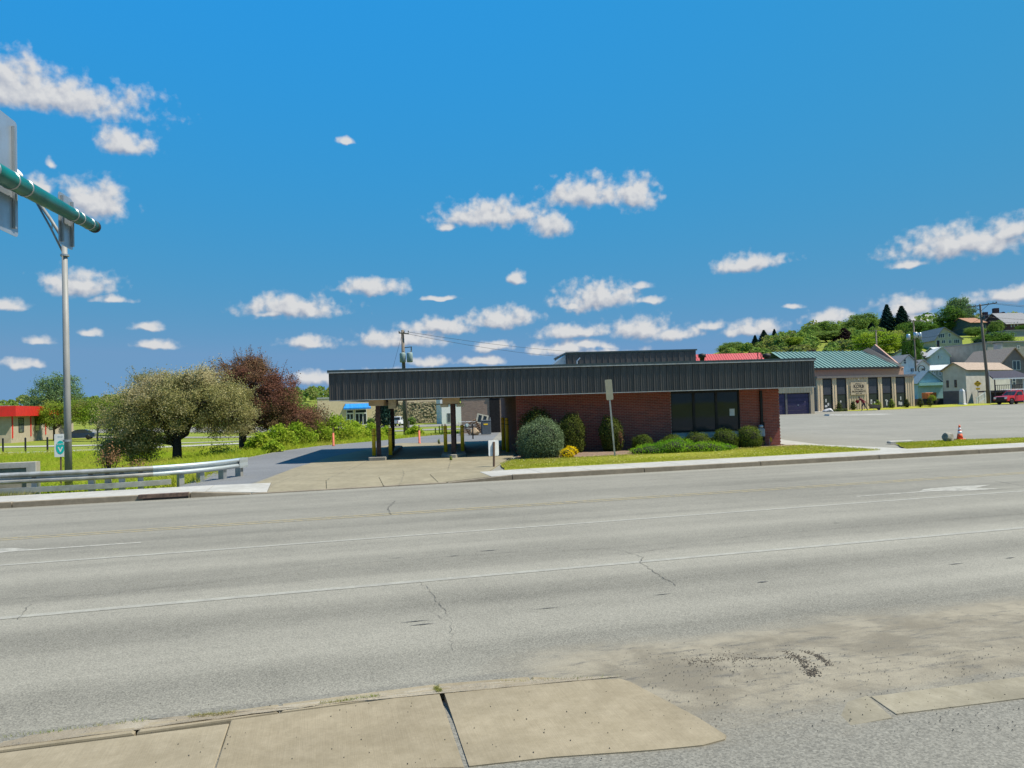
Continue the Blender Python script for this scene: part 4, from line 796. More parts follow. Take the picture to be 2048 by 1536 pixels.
for px, lab in ((6, 'leftmost black fence post beside the path'), (51, 'middle black fence post beside the path'), (95, 'black fence post beside the path nearest the bike sign')):
    p = D(px, 900, 61); z = tz(p.x, 61); mb = MB(); mb.box(-.05, .05, -.05, .05, -.3, 1.25); o = empty('fence_post', (p.x, 61, z), 0, lab, 'post', 'black fence posts'); mb.build('shaft', M['black'], o); MB().add([(-.06,-.06,1.25),(.06,-.06,1.25),(.06,.06,1.25),(-.06,.06,1.25),(0,0,1.33)], [(0,1,4),(1,2,4),(2,3,4),(3,0,4),(3,2,1,0)]).build('cap', M['black'], o)
def ground_strip(name, pts, w, mat_, lift=.05, kind='structure'):
    P_ = spline([Vector((x, y, 0)) for x, y in pts], 10); vs, fs = [], []
    for i, p in enumerate(P_):
        d = (P_[min(i+1, len(P_)-1)]-P_[max(0, i-1)]).normalized(); s_ = Vector((-d.y, d.x, 0))*w/2
        for k in range(5): q = p+s_*(k/2-1); vs.append((q.x, q.y, tz(q.x, q.y)+lift))
        if i:
            for k in range(4): a = (i-1)*5+k; fs.append((a, a+5, a+6, a+1))
    return tag(MB().add(vs, fs).build(name, mat_, smooth=True), kind=kind)
ground_strip('path', [(-110, 55), (-70, 57), (-45, 60), (-34, 64), (-24, 72), (-16, 84)], 4.2, M['walk']); ground_strip('lane', [(-120, 74), (-70, 74), (-48, 77), (-34, 84), (-22, 96)], 4.5, M['walk'])
ground_strip('store_lane', [(-140, 128), (-70, 118), (-40, 116), (-10, 118), (30, 122)], 6.0, M['lot'], .06)
ground_strip('store_forecourt', [(-120, 152), (-60, 148), (-30, 146), (-2, 144)], 22, M['lot'], .05)
# ------------------------------------------------------------------ store behind the canopy
st0 = D(672, 851, 170); SZ = tz(st0.x+10, 168); st = empty('store_building', (st0.x, 170, SZ), math.radians(15), 'tan block store with blue metal awning and rough stone wall behind the canopy', 'store'); sx = 170/1480
MB().box(-4, 25.3, 0, 18, -2, 6.3).build('wall', M['tan_block'], st); MB().box(-4.1, 25.3, -.1, 18, 6.3, 6.6).build('coping', M['flash'], st)
M['blue'] = mat('blue_metal_awning', (.02, .24, .62), (.02, .2, .54), 2, .4); mb = MB(); x0, x1 = 1.7, 7.9
for i in range(14):
    a, b = x0+(x1-x0)*i/14, x0+(x1-x0)*(i+1)/14-.03; MB().add([(a+.0,-1.8,4.05),(b,-1.8,4.05),(b if i<13 else b-.6,-.02,5.0),(a if i else a+.6,-.02,5.0),(a,-1.8,3.7),(b,-1.8,3.7)], [(0,1,2,3),(4,5,1,0)]).build('awning_panel', M['blue'], st)
for a, b in ((2.4, 4.0), (4.35, 7.0)):
    window(st, a, b, 0.0, 2.75, 0, M['white'], M['glass'], .14, 1 if b < 4.2 else 2, 1 if b < 4.2 else 0); window(st, a, b, 2.78, 3.6, 0, M['white'], M['glass'], .12)
M['fieldstone'] = leaf_mat('field_stone', (.46, .38, .25), (.20, .165, .11), None, 0.0); mb = MB(); rng = random.Random(9)
for r_ in range(15):
    x = 12.0+rng.uniform(0, .3); 
    while x < 25.0:
        w = rng.uniform(.35, .8); z = r_*.33+rng.uniform(-.05, .05); d = rng.uniform(.05, .3); mb.cbox(x, x+w-.06, -.32-d, -.31, z, z+.29, .05); x += w
sw = MB().box(11.9, 25.1, -.3, -.01, -1, 5.0).build('stone_wall', mat('stone_joint', (.12, .10, .075), rough=.95), st); tag(mb.build('field_stones', M['fieldstone'], sw), kind='stuff')
# white annexe
wa0 = D(884, 846, 160); wa = empty('white_annexe', (wa0.x, 160, tz(wa0.x, 158)), math.radians(14), 'white rendered annexe right of the stone wall, seen through the canopy', 'building')
MB().box(0, 7, 0, 8, -1, 4.2).build('wall', M['white'], wa); MB().box(-.1, 7.1, -.12, 8, 4.2, 4.4).build('coping', M['coping'], wa); window(wa, 1.1, 1.9, .2, 2.3, 0, M['flash'], M['glass_blue'], .1, name='door'); MB().box(0, 3, 2, 8, 4.4, 5.6).build('upper_wall', M['white'], wa)
# ------------------------------------------------------------------ vehicles
def wheel(parent, x, y, side, r_=.39):
    w = empty('wheel', (x, y, r_), parent=parent); pr = [(r_*.62, -.12), (r_*.93, -.12), (r_, -.08), (r_, .08), (r_*.93, .12), (r_*.62, .12)]
    m_ = Matrix.Rotation(math.pi/2, 4, 'X'); MB().lathe(pr, 20).xf(m_).build('tyre', M['black'], w, True); MB().lathe([(r_*.6, -.10), (r_*.64, .0), (r_*.6, .10), (r_*.2, .115)], 14).xf(m_).build('rim', M['steel'], w, True)
def pickup(loc, rz, paint, label, rack=False):
    e = empty('pickup_truck', loc, rz, label, 'pickup truck'); W = .98
    def hull(prof, w0, w1, name, mt):   # (x, z) profile, half width at bottom and top; sides lean in
        zs = [p[1] for p in prof]; lo, hi = min(zs), max(zs); n = len(prof); vs = []
        for s_ in (-1, 1):
            for x, z in prof: t = (z-lo)/(hi-lo); vs.append((x, s_*(w0+(w1-w0)*t*t), z))
        fs = [tuple(range(n)), tuple(reversed(range(n, 2*n)))]+[(i, n+i, n+(i+1) % n, (i+1) % n) for i in range(n)]; return MB().add(vs, fs).build(name, mt, e)
    hull([(-.75,.5),(1.25,.46),(1.35,.78),(1.6,.92),(2.0,.92),(2.28,.78),(2.38,.5),(2.75,.52),(2.82,.9),(2.72,1.1),(2.3,1.17),(1.15,1.22),(-.75,1.2)], W, W-.06, 'body', paint)
    hull([(-2.8,.55),(-2.25,.5),(-2.15,.78),(-1.9,.92),(-1.5,.92),(-1.25,.78),(-1.15,.5),(-.76,.5),(-.76,1.2),(-2.8,1.2)], W, W-.05, 'bed', paint); MB().box(-2.72, -.8, -.85, .85, 1.195, 1.205).build('bed_floor', M['black'], e)
    hull([(-.78,1.2),(1.2,1.215),(.42,1.86),(.2,1.92),(-.5,1.92),(-.66,1.86)], W-.06, W-.22, 'cab', paint)
    g = M['glass']; mb = MB()
    for s_ in (-1, 1):
        yb, yt = s_*(W-.075), s_*(W-.18); q = [(-.55,yb,1.28),(.9,yb,1.28),(.36,yt,1.78),(-.5,yt,1.78)]; q = [(x, y+s_*.012, z) for x, y, z in q]; mb.add(q, [(0,1,2,3) if s_ < 0 else (3,2,1,0)])
    mb.build('side_window', g, e); MB().add([(1.13,-.84,1.28),(1.13,.84,1.28),(.46,.72,1.835),(.46,-.72,1.835)], [(0,1,2,3)]).build('windscreen', g, e); MB().add([(-.80,-.75,1.3),(-.70,-.68,1.8),(-.70,.68,1.8),(-.80,.75,1.3)], [(3,2,1,0)]).build('rear_window', g, e)
    for x in (1.82, -1.7):
        for s_ in (-1, 1): wheel(e, x, s_*.86, s_)
    MB().box(2.76, 2.9, -.8, .8, .45, .68).build('front_bumper', M['black'], e); MB().box(2.78, 2.86, -.55, .55, .70, 1.02).build('grille', M['black'], e); MB().box(-2.95, -2.8, -.9, .9, .5, .66).build('rear_bumper', M['steel'], e); MB().box(-2.83, -2.801, -.75, .75, .68, 1.16).build('tailgate', paint, e)
    for s_ in (-1, 1): MB().box(2.70, 2.84, s_*.76-.17, s_*.76+.17, .78, 1.04).build('headlight', M['reflect'], e); MB().box(-2.83, -2.79, s_*.86-.07, s_*.86+.07, .75, 1.1).build('tail_light', M['red_metal'], e); MB().cbox(.75, .95, s_*1.08-.1, s_*1.08+.1, 1.22, 1.42, .03).build('mirror', M['black'], e)
    if rack:
        for x in (-2.6, -.9): MB().box(x-.03, x+.03, -.85, .85, 1.98, 2.03).build('rack_bar', M['white'], e); 
        for x in (-2.6, -.9):
            for s_ in (-1, 1): MB().box(x-.03, x+.03, s_*.85-.03, s_*.85+.03, 1.2, 1.979).build('rack_post', M['white'], e)
        mb = MB(); mb.box(-3.0, 1.7, -.62, -.54, 2.035, 2.13); mb.box(-3.0, 1.7, -.22, -.14, 2.035, 2.13)
        for i in range(15): mb.box(-2.9+i*.31, -2.86+i*.31, -.54, -.22, 2.06, 2.1)
        mb.build('ladder', M['white'], e); MB().box(-.15, .4, -1.0, -.955, .88, 1.12).build('door_emblem', mat('pale_decal', (.7, .62, .4), rough=.5), e); MB().box(-.1, .35, -1.004, -1.0, .96, 1.04).build('decal_stripe', M['red_metal'], e)
    return e
carp = lambda n, c: mat(n, c, tuple(x*.9 for x in c), 2, .3, 0, coat=.6)
rt = G(2030, 808, .1); pickup(D(2026, 800, 104)*1 and Vector((D(2028, 800, 104).x, 104, .09)), math.radians(180+22), carp('red_truck_paint', (.50, .012, .015)), 'red pickup truck with ladder rack parked by the far kerb', True)
wt = D(795, 853, 148); pickup((wt.x, 148, tz(wt.x, 148)+.06), math.radians(84), carp('white_truck_paint', (.72, .72, .72)), 'white pickup truck seen from behind through the canopy')
def car(loc, rz, paint, label):
    e = empty('parked_car', loc, rz, label, 'car'); W = .88
    def hull(prof, w0, w1, name, mt):
        zs = [p[1] for p in prof]; lo, hi = min(zs), max(zs); n = len(prof); vs = []
        for s_ in (-1, 1):
            for x, z in prof: t = (z-lo)/(hi-lo); vs.append((x, s_*(w0+(w1-w0)*t*t), z))
        return MB().add(vs, [tuple(range(n)), tuple(reversed(range(n, 2*n)))]+[(i, n+i, n+(i+1) % n, (i+1) % n) for i in range(n)]).build(name, mt, e)
    hull([(-2.2,.35),(-1.75,.3),(-1.65,.58),(-1.4,.68),(-1.1,.58),(-1.0,.3),(1.0,.3),(1.1,.58),(1.35,.68),(1.6,.58),(1.7,.3),(2.2,.35),(2.25,.7),(1.9,.85),(1.0,.95),(-1.6,.98),(-2.2,.9)], W, W-.08, 'body', paint); hull([(-1.7,.97),(1.1,.95),(.35,1.4),(-.1,1.46),(-.9,1.44),(-1.3,1.3)], W-.08, W-.25, 'cabin', M['glass']); hull([(.2,1.44),(-.1,1.475),(-.9,1.465),(-1.1,1.40)], W-.2, W-.22, 'roof', paint)
    for x in (1.35, -1.38):
        for s_ in (-1, 1): wheel(e, x, s_*.78, s_, .31)
    for s_ in (-1, 1): MB().box(2.1, 2.24, s_*.62-.15, s_*.62+.15, .62, .76).build('headlight', M['reflect'], e)
    return e
cp = D(157, 860, 108); car((cp.x, 108, tz(cp.x, 108)), math.radians(200), carp('dark_car_paint', (.02, .03, .05)), 'dark blue saloon car parked beyond the street light pole')
# ------------------------------------------------------------------ junk behind the bank
jy = 53.2; J = lambda px: D(px, 850, jy).x
jz = .09
e = empty('metal_cabinet', (J(973), jy-1.2, jz), .2, 'grey metal cabinet with yellow label standing behind the bank', 'cabinet'); MB().cbox(-.32, .32, -.25, .25, .05, 1.0, .02).build('body', mat('cabinet_grey', (.10, .12, .14), rough=.5), e); MB().box(-.2, .1, -.262, -.251, .7, .8).build('label', M['yellow'], e); MB().box(-.33, .33, -.27, .27, 1.0, 1.04).build('top', M['alu'], e); MB().box(.3,.34,-.02,.02,1.04,1.2).build('handle', M['alu'], e)
e = empty('old_window_frame', (J(962), jy+.2, jz+.75), .1, 'old white double window frame propped behind the bank', 'window frame'); m_ = Matrix.Rotation(.25, 4, 'Y') @ Matrix.Rotation(-.15, 4, 'X'); mb = MB()
for a in ((-.42,.42,0,.09),(-.42,.42,.61,.7),(-.42,-.3,.09,.61),(.3,.42,.09,.61),(-.06,.06,.09,.61)): mb.box(a[0], a[1], 0, .06, a[2], a[3])
mb.xf(m_).build('frame', mat('aged_cream_paint', (.45, .42, .33), rough=.7), e); 
for a, b in ((-.3, -.06), (.06, .3)): MB().box(a, b, .025, .035, .09, .61).xf(m_).build('pane', M['glass'], e)
e = empty('wooden_pallet', (J(954), jy-.5, jz), .0, 'broken wooden pallet leaning among the junk behind the bank', 'pallet'); m_ = Matrix.Rotation(-.5, 4, 'Y') @ Matrix.Rotation(.3, 4, 'X'); mw = mat('raw_pallet_wood', (.42, .22, .12), (.28, .15, .08), 6, .85)
for i in range(7): MB().box(-.5, .5, 0, .03, i*.16, i*.16+.1).xf(m_).build('slat', mw, e)
for x in (-.45, 0, .42): MB().box(x-.03, x+.03, .03, .12, 0, 1.06).xf(m_).build('stringer', mw, e)
e = empty('shopping_trolley', (J(935), jy-.6, jz), .15, 'wire trolley filled with glass scrap behind the bank', 'trolley'); mb = MB()
for z in (.45, .7, .95): mb.tube([(-.6,-.3,z),(.6,-.3,z),(.6,.3,z),(-.6,.3,z),(-.6,-.3,z)], .012, 5)
for i in range(13): x = -.6+i*.1; mb.tube([(x,-.3,.45),(x,-.3,.95)], .008, 4)
mb.build('basket', M['steel'], e); mb = MB()
for x in (-.5, .5):
    for y in (-.25, .25): mb.tube([(x, y, .08), (x, y, .45)], .015, 5); mb.lathe([(.01,-.0),(.06,.0),(.06,.03),(.01,.03)], 8, (x, y, .04))
mb.build('legs', M['steel'], e); rock('glass_scrap', (J(935), jy-.6, jz+.66), .45, .22, .2, 8, 'pale heap of scrap glass in the wire trolley', 'scrap', mat('scrap_glass', (.30, .38, .37), (.18, .22, .22), 7, .3))
rock('cardboard_heap', (J(951), jy-1.4, jz+.22), .4, .3, .32, 12, 'crumpled cardboard heap on the ground behind the bank', 'cardboard', mat('cardboard', (.45, .33, .2), (.3, .2, .12), 5, .9))
mb = MB(); mb.lathe([(.04, 0), (.04, .95), (.015, 1.0)], 8); mb.build('lane_post', M['black'], smooth=True, label='thin black post standing in the shaded drive-through lane', cat='post', loc=G(946, 878, .09))
for i, (px, py, lab) in enumerate(((871, 868, 'left yellow stake at the grass edge behind the canopy'), (879, 867, 'middle yellow stake at the grass edge behind the canopy'), (884.5, 866, 'right yellow stake at the grass edge behind the canopy'))):
    p = D(px, py, 60); e = empty('yellow_stake', (p.x, 60, tz(p.x, 60)-.05), 0, lab, 'stake', 'yellow stakes'); MB().box(-.05, .05, -.05, .05, -.2, .68+.12*i).build('shaft', M['yellow'], e); MB().lathe([(.04, .68+.12*i), (.01, .76+.12*i)], 6).build('tip', M['black'], e)
# ------------------------------------------------------------------ utility pole behind the canopy
def insul(mb, p): mb.lathe([(.03, 0), (.06, .05), (.03, .09), (.05, .13), (.02, .18)], 8, p)
up_ = Vector((D(812, 868, 62).x, 62, tz(-8.9, 62)-.2)); pole = empty('utility_pole', up_, 0, 'wooden utility pole with two transformer cans rising behind the canopy', 'utility pole')
zt = D(805, 660, 62).z-up_.z; lean = D(805, 660, 62).x-up_.x
MB().tube([(0,0,0), (lean*.5,0,zt*.5), (lean,0,zt)], [.21, .17, .12], 14).build('pole', M['pole_wood'], pole, True); at = lambda z: Vector((lean*z/zt, 0, z))
mb = MB(); a = at(zt-.35); mb.bar(a+Vector((-.3,-.14,.1)), a+Vector((.55,-.14,-.0)), .09, .1); mb.build('crossarm', M['pole_wood'], pole)
for x in (-.27, .15, .5): mb = MB(); insul(mb, a+Vector((x,-.14,.1))); mb.build('insulator', M['coping'], pole, True)
for px, sgn in ((-.02, 0), (1.05, 1)): c = at(zt-2.75)+Vector((px*.55, -.36, 0)); mb = MB(); mb.lathe([(.2, 0), (.25, .04), (.25, .72), (.22, .8), (.05, .83)], 16, c); mb.build('transformer', mat('transformer_green', (.26, .35, .33), rough=.5), pole, True); mb = MB(); insul(mb, c+Vector((.1,0,.8))); mb.build('bushing', M['coping'], pole)
mb = MB(); a = at(zt-1.5); mb.bar(a, a+Vector((.75,-.1,.05)), .05, .06); mb.tube([a+Vector((.7,-.1,.05)), a+Vector((.7,-.1,-.35))], .05, 6); mb.build('cutout_switch', M['coping'], pole)
def wire(name, a, b, sag, label, r_=.012, group='overhead wires', n=14):
    a, b = Vector(a), Vector(b); pts = [a.lerp(b, i/n)-Vector((0,0,sag*4*(i/n)*(1-i/n))) for i in range(n+1)]; mb = MB(); mb.tube(pts, r_, 4)
    return mb.build(name, M['black'], label=label, cat='wire', group=group)
ptop = up_+at(zt-.2)
wire('overhead_wire', ptop+Vector((.5,-.14,0)), D(1330, 702, 120), .9, 'upper overhead wire running right from the pole behind the canopy', .014); wire('overhead_wire', ptop+Vector((.2,-.14,-.1)), D(1330, 708, 120), 1.3, 'lower overhead wire running right from the pole behind the canopy', .014)
wire('guy_wire', up_+at(zt-.5)+Vector((-.1,0,0)), up_+Vector((-2.6, -1, 0)), 0.0, 'thin guy wire slanting left from the pole behind the canopy', .01)
p = D(839, 886, 60); mb = MB(); mb.tube([(0,0,-.3),(0,0,1.4)], .045, 8); mb.build('marker_post', M['bronze'], smooth=True, label='thin dark marker post beside the utility pole base', cat='post', loc=(D(818, 860, 61).x, 61, tz(-8, 61)))
# ------------------------------------------------------------------ monument shop on the right
K0 = Vector((D(1637, 823, 94).x, 94, .08)); KYAW = math.radians(15); shop = empty('monument_shop', K0, KYAW, 'tan ribbed monument shop with tall dark windows and green metal roof', 'shop')
KL = 14.9; kx = lambda px: (px-1637)/201*KL; HT = 4.45
M['tan_siding'] = mat('tan_metal_siding', (.58, .45, .30), (.50, .385, .255), 1.2, .6, stretch=(1,1,.2)); M['shop_trim'] = mat('grey_brown_trim', (.17, .15, .14), rough=.6)
M['rose_brick'] = brick_tex('rose_brick', (.48, .28, .21), (.41, .24, .18), (.43, .30, .24)); M['green_roof'] = mat('green_roof_metal', (.145, .25, .222), (.12, .215, .19), .8, .45, .1); M['red_roof'] = mat('red_roof_metal', (.46, .055, .06), (.40, .05, .055), .8, .5)
MB().box(0, KL, .2, 11, -.6, HT).build('core', M['shop_trim'], shop); secs = [(1637, 1648), (1667, 1676), (1695.5, 1741), (1761, 1770), (1790, 1799), (1819, 1838)]
for a, b in secs:
    a, b = kx(a), kx(b); n = max(1, round((b-a)/.37)); w = (b-a)/n
    me = MB().add([(x, y, z) for z in (-.5, HT-.25) for x, y in ((0,0),(.03,-.05),(.09,-.05),(.12,0),(w-.01,0))], [(i,i+1,i+6,i+5) for i in range(4)]).mesh('siding_panel', M['tan_siding'])
    for i in range(n): o = link('siding_panel', me, shop); o.location = (a+i*w, .05, 0)
    MB().box(a, b, .052, .199, -.5, HT-.25).build('wall', M['tan_siding'], shop)
for a, b in ((1648, 1667), (1676, 1695.5), (1741, 1761), (1770, 1790), (1799, 1819)):
    w = empty('window', (0, 0, 0), parent=shop); a, b = kx(a), kx(b); mb = MB(); mb.box(a, a+.09, .07, .19, .02, HT-.25); mb.box(b-.09, b, .07, .19, .02, HT-.25); mb.box(a+.09, b-.09, .07, .19, .02, .2); mb.box(a+.09, b-.09, .07, .19, HT-.42, HT-.25); mb.build('frame', M['bronze'], w)
    MB().box(a+.09, b-.09, .12, .135, .2, 2.05).build('pane', M['glass'], w); MB().box(a+.09, b-.09, .115, .13, 2.12, HT-.42).build('shade_panel', mat('smoked_panel', (.055, .06, .075), (.04, .04, .055), 1, .25), w); MB().box(a+.09, b-.09, .10, .14, 2.05, 2.12).build('transom', M['bronze'], w)
    rg = random.Random(int(a*10))
    for _ in range(3): x = rg.uniform(a+.2, b-.5); z = rg.uniform(.3, 1.2); MB().box(x, x+rg.uniform(.15, .35), .116, .119, z, z+rg.uniform(.2, .5)).build('display', M['granite'], w)
MB().box(-.15, KL+.15, -.18, 11, HT-.25, HT+.02).build('coping', M['shop_trim'], shop)
sg = empty('sign', (0, 0, 0), parent=shop); sxc = kx(1719.5); MB().box(sxc-1.22, sxc+1.22, -.09, -.055, 2.0, 3.62).build('board', mat('sign_board_tan', (.50, .40, .275), rough=.6), sg); ink = mat('sign_ink', (.035, .025, .02), rough=.6)
for txt, sz, z, bo, spc in (('Oliver T.', .26, 3.42, .006, 1.05), ('KORB', .56, 3.06, .022, 1.12), ('& Sons, Inc.', .26, 2.70, .006, 1.05), ('MONUMENTS', .31, 2.40, .010, 1.1), ('SINCE 1907', .17, 2.13, .004, 1.15)): lettering('lettering', txt, sz, ink, sg, (sxc, -.094, z), bold=bo, ext=.003, spacing=spc)
# serifs on the large letters
MB().box(sxc-.06, sxc+.06, -.14, -.05, 3.95, 4.02).build('sign_lamp', M['white'], shop)
# garage wing in front of it
gw0 = D(1560, 828, 84); gw = empty('garage_wing', (D(1520, 828, 84).x, 84, .08), math.radians(3), 'tan garage wing with dark purple roller doors beside the monument shop', 'garage'); gx = lambda px: (px-1520)/1480*84
MB().box(0, gx(1632), .3, 10, -.5, 3.4).build('core', M['shop_trim'], gw); MB().box(0, gx(1632), -.0, .29, 2.42, 3.4).build('wall', M['tan_siding'], gw); MB().box(gx(1624.5), gx(1632), 0, .29, -.5, 2.419).build('wall', M['tan_siding'], gw); MB().box(-.1, gx(1632)+.1, -.2, 10, 3.4, 3.55).build('coping', M['shop_trim'], gw)
rib = MB().add([(x, y, z) for z in (2.43, 3.39) for x, y in ((0,0),(.02,-.04),(.07,-.04),(.09,0))], [(i,i+1,i+5,i+4) for i in range(3)]).mesh('siding_rib', M['tan_siding'])
for i in range(18): o = link('siding_rib', rib, gw); o.location = (gx(1632)-.2-i*.35, -.001, 0)
pd = mat('purple_door_paint', (.040, .030, .085), (.03, .024, .065), 1.5, .5)
for a, b in ((1530, 1573), (1577, 1622)):
    d_ = empty('garage_door', (0, 0, 0), parent=gw)
    for i in range(5): MB().cbox(gx(a)+.05, gx(b)-.05, .1, .2, i*.46+.02, i*.46+.46, .012).build('door_panel', pd, d_)
    MB().box((gx(a)+gx(b))/2-.08, (gx(a)+gx(b))/2+.08, .08, .1, 1.0, 1.06).build('handle', M['alu'], d_)
MB().box(gx(1573), gx(1577), .02, .28, -.3, 2.41).build('door_post', M['shop_trim'], gw); MB().box(gx(1622), gx(1624.4), .02, .28, -.3, 2.41).build('door_post', M['shop_trim'], gw)
# upper brick hall with standing seam roof
def on_shop(px, ly):      # local x of the sight line px where it meets the plane ly behind the front
    d = ray(px, 760); ex = Vector((math.cos(KYAW), math.sin(KYAW))); ey = Vector((-math.sin(KYAW), math.cos(KYAW))); q = Vector((K0.x, K0.y))+ey*ly
    det = ex.x*(-d.y)+d.x*ex.y; return (-q.x*(-d.y)+(-d.x)*q.y)/det if abs(det) > 1e-9 else 0.0
def shop_h(px, py, ly): x = on_shop(px, ly); Y = K0.y+math.sin(KYAW)*x+math.cos(KYAW)*ly; return D(px, py, Y).z-K0.z
hy, run = 8.0, 5.2; hx0, hx1 = on_shop(1592, hy), on_shop(1808, hy); he, hr = shop_h(1720, 733, hy), shop_h(1700, 702.5, hy+run); MB().box(hx0, hx1, hy, hy+11, -.5, he).build('upper_wall', M['rose_brick'], shop)
x1r = on_shop(1793, hy); n = 25; w = (x1r-(hx0-.2))/n
for i in range(n):
    x = hx0-.2+i*w; MB().add([(x,hy-.5,he-.12),(x+w-.09,hy-.5,he-.12),(x+w-.09,hy+run,hr),(x,hy+run,hr),(x+w-.09,hy-.5,he-.0),(x+w-.0,hy-.5,he-.0),(x+w-.0,hy+run,hr+.12),(x+w-.09,hy+run,hr+.12),(x+w,hy-.5,he-.12),(x+w,hy+run,hr)], [(0,1,2,3),(1,4,7,2),(4,5,6,7),(5,8,9,6)]).build('roof_panel', M['green_roof'], shop)
MB().box(hx0-.2, x1r+.1, hy-.55, hy-.502, he-.40, he-.10).build('gutter', M['black'], shop); MB().add([(hx0,hy+run,hr),(x1r,hy+run,hr),(x1r,hy+11,he),(hx0,hy+11,he)], [(0,1,2,3)]).build('rear_roof', M['green_roof'], shop)
MB().add([(x1r,hy-.55,he-.15),(x1r+1.1,hy-.55,he-.2),(x1r-.1,hy+run,hr+.5),(x1r-1.2,hy+run,hr+.1)], [(0,1,2,3)]).build('rake_trim', M['black'], shop)
MB().add([(hx1-.25,hy-.1,he-.3),(hx1,hy-.1,he-.3),(hx1,hy+run,hr+1.0),(hx1-.25,hy+run,hr+1.0),(hx1-.25,hy+11,he-.3),(hx1,hy+11,he-.3)], [(0,1,2,3),(3,2,5,4),(1,5,2),(0,3,4)]).build('gable_parapet', M['rose_brick'], shop)
for (px, w_) in ((1404, 1.0), (1533, 1.1)): p = D(px, 712, 100); o = MB().lathe([(.3*w_, -1.5), (.3*w_, .05), (.5*w_, .1), (.5*w_, .55), (.1, .65)], 12).build('roof_vent', M['black'], smooth=True); o.parent = shop; o.matrix_parent_inverse = Matrix.Identity(4); lp = Matrix.Rotation(-KYAW, 4, 'Z') @ (Vector((p.x, 100, p.z-.3))-K0); o.location = lp
mb = MB(); p = Matrix.Rotation(-KYAW, 4, 'Z') @ (D(1519, 715, 100)-K0); mb.tube([p+Vector((-.25,0,-1)), p+Vector((-.25,0,.7)), p+Vector((.25,0,.7)), p+Vector((.25,0,-1))], .06, 6); mb.build('vent_pipe', M['black'], shop)
# red roof beyond
rr = empty('red_roof_building', (D(1366, 720, 128).x, 128, 0), math.radians(4), 'long building with a red metal roof showing above the bank fascia', 'building'); rx = 182/1480*130
zr = D(1366, 706, 128).z; MB().box(0, rx, 0, 10, -1, 6.4).build('wall', M['rose_brick'], rr)
for i in range(34): a = rx*i/34; b = rx*(i+1)/34-.05; MB().add([(a,-.5,6.3),(b,-.5,6.3),(b,5,zr),(a,5,zr),(b,-.5,6.36),(b+.05,-.5,6.36),(b+.05,5,zr+.06),(b,5,zr+.06)], [(0,1,2,3),(4,5,6,7),(1,4,7,2)]).build('roof_panel', M['red_roof'], rr)
# lawn, walk and planting before the shop
tag(blob_sheet('shop_lawn', [(K0.x+1.0, 90.6), (46, 92.5), (55, 96.5), (64, 101.5), (73, 107.5), (78, 112), (72, 112.5), (60, 103.3), (50, 97.9), (43, 95.3)], M['lawn'], .10, 51, .2, None, .25, 5), kind='structure')
sw_ = tag(blob_sheet('shop_walk', [(36, 91.5), (40, 92.2), (46, 95), (55, 97.6), (55, 98.4), (46, 96.2), (40, 94.6), (36.4, 93.8)], M['walk'], .105, 52, .08, None, .0, 4), kind='structure')
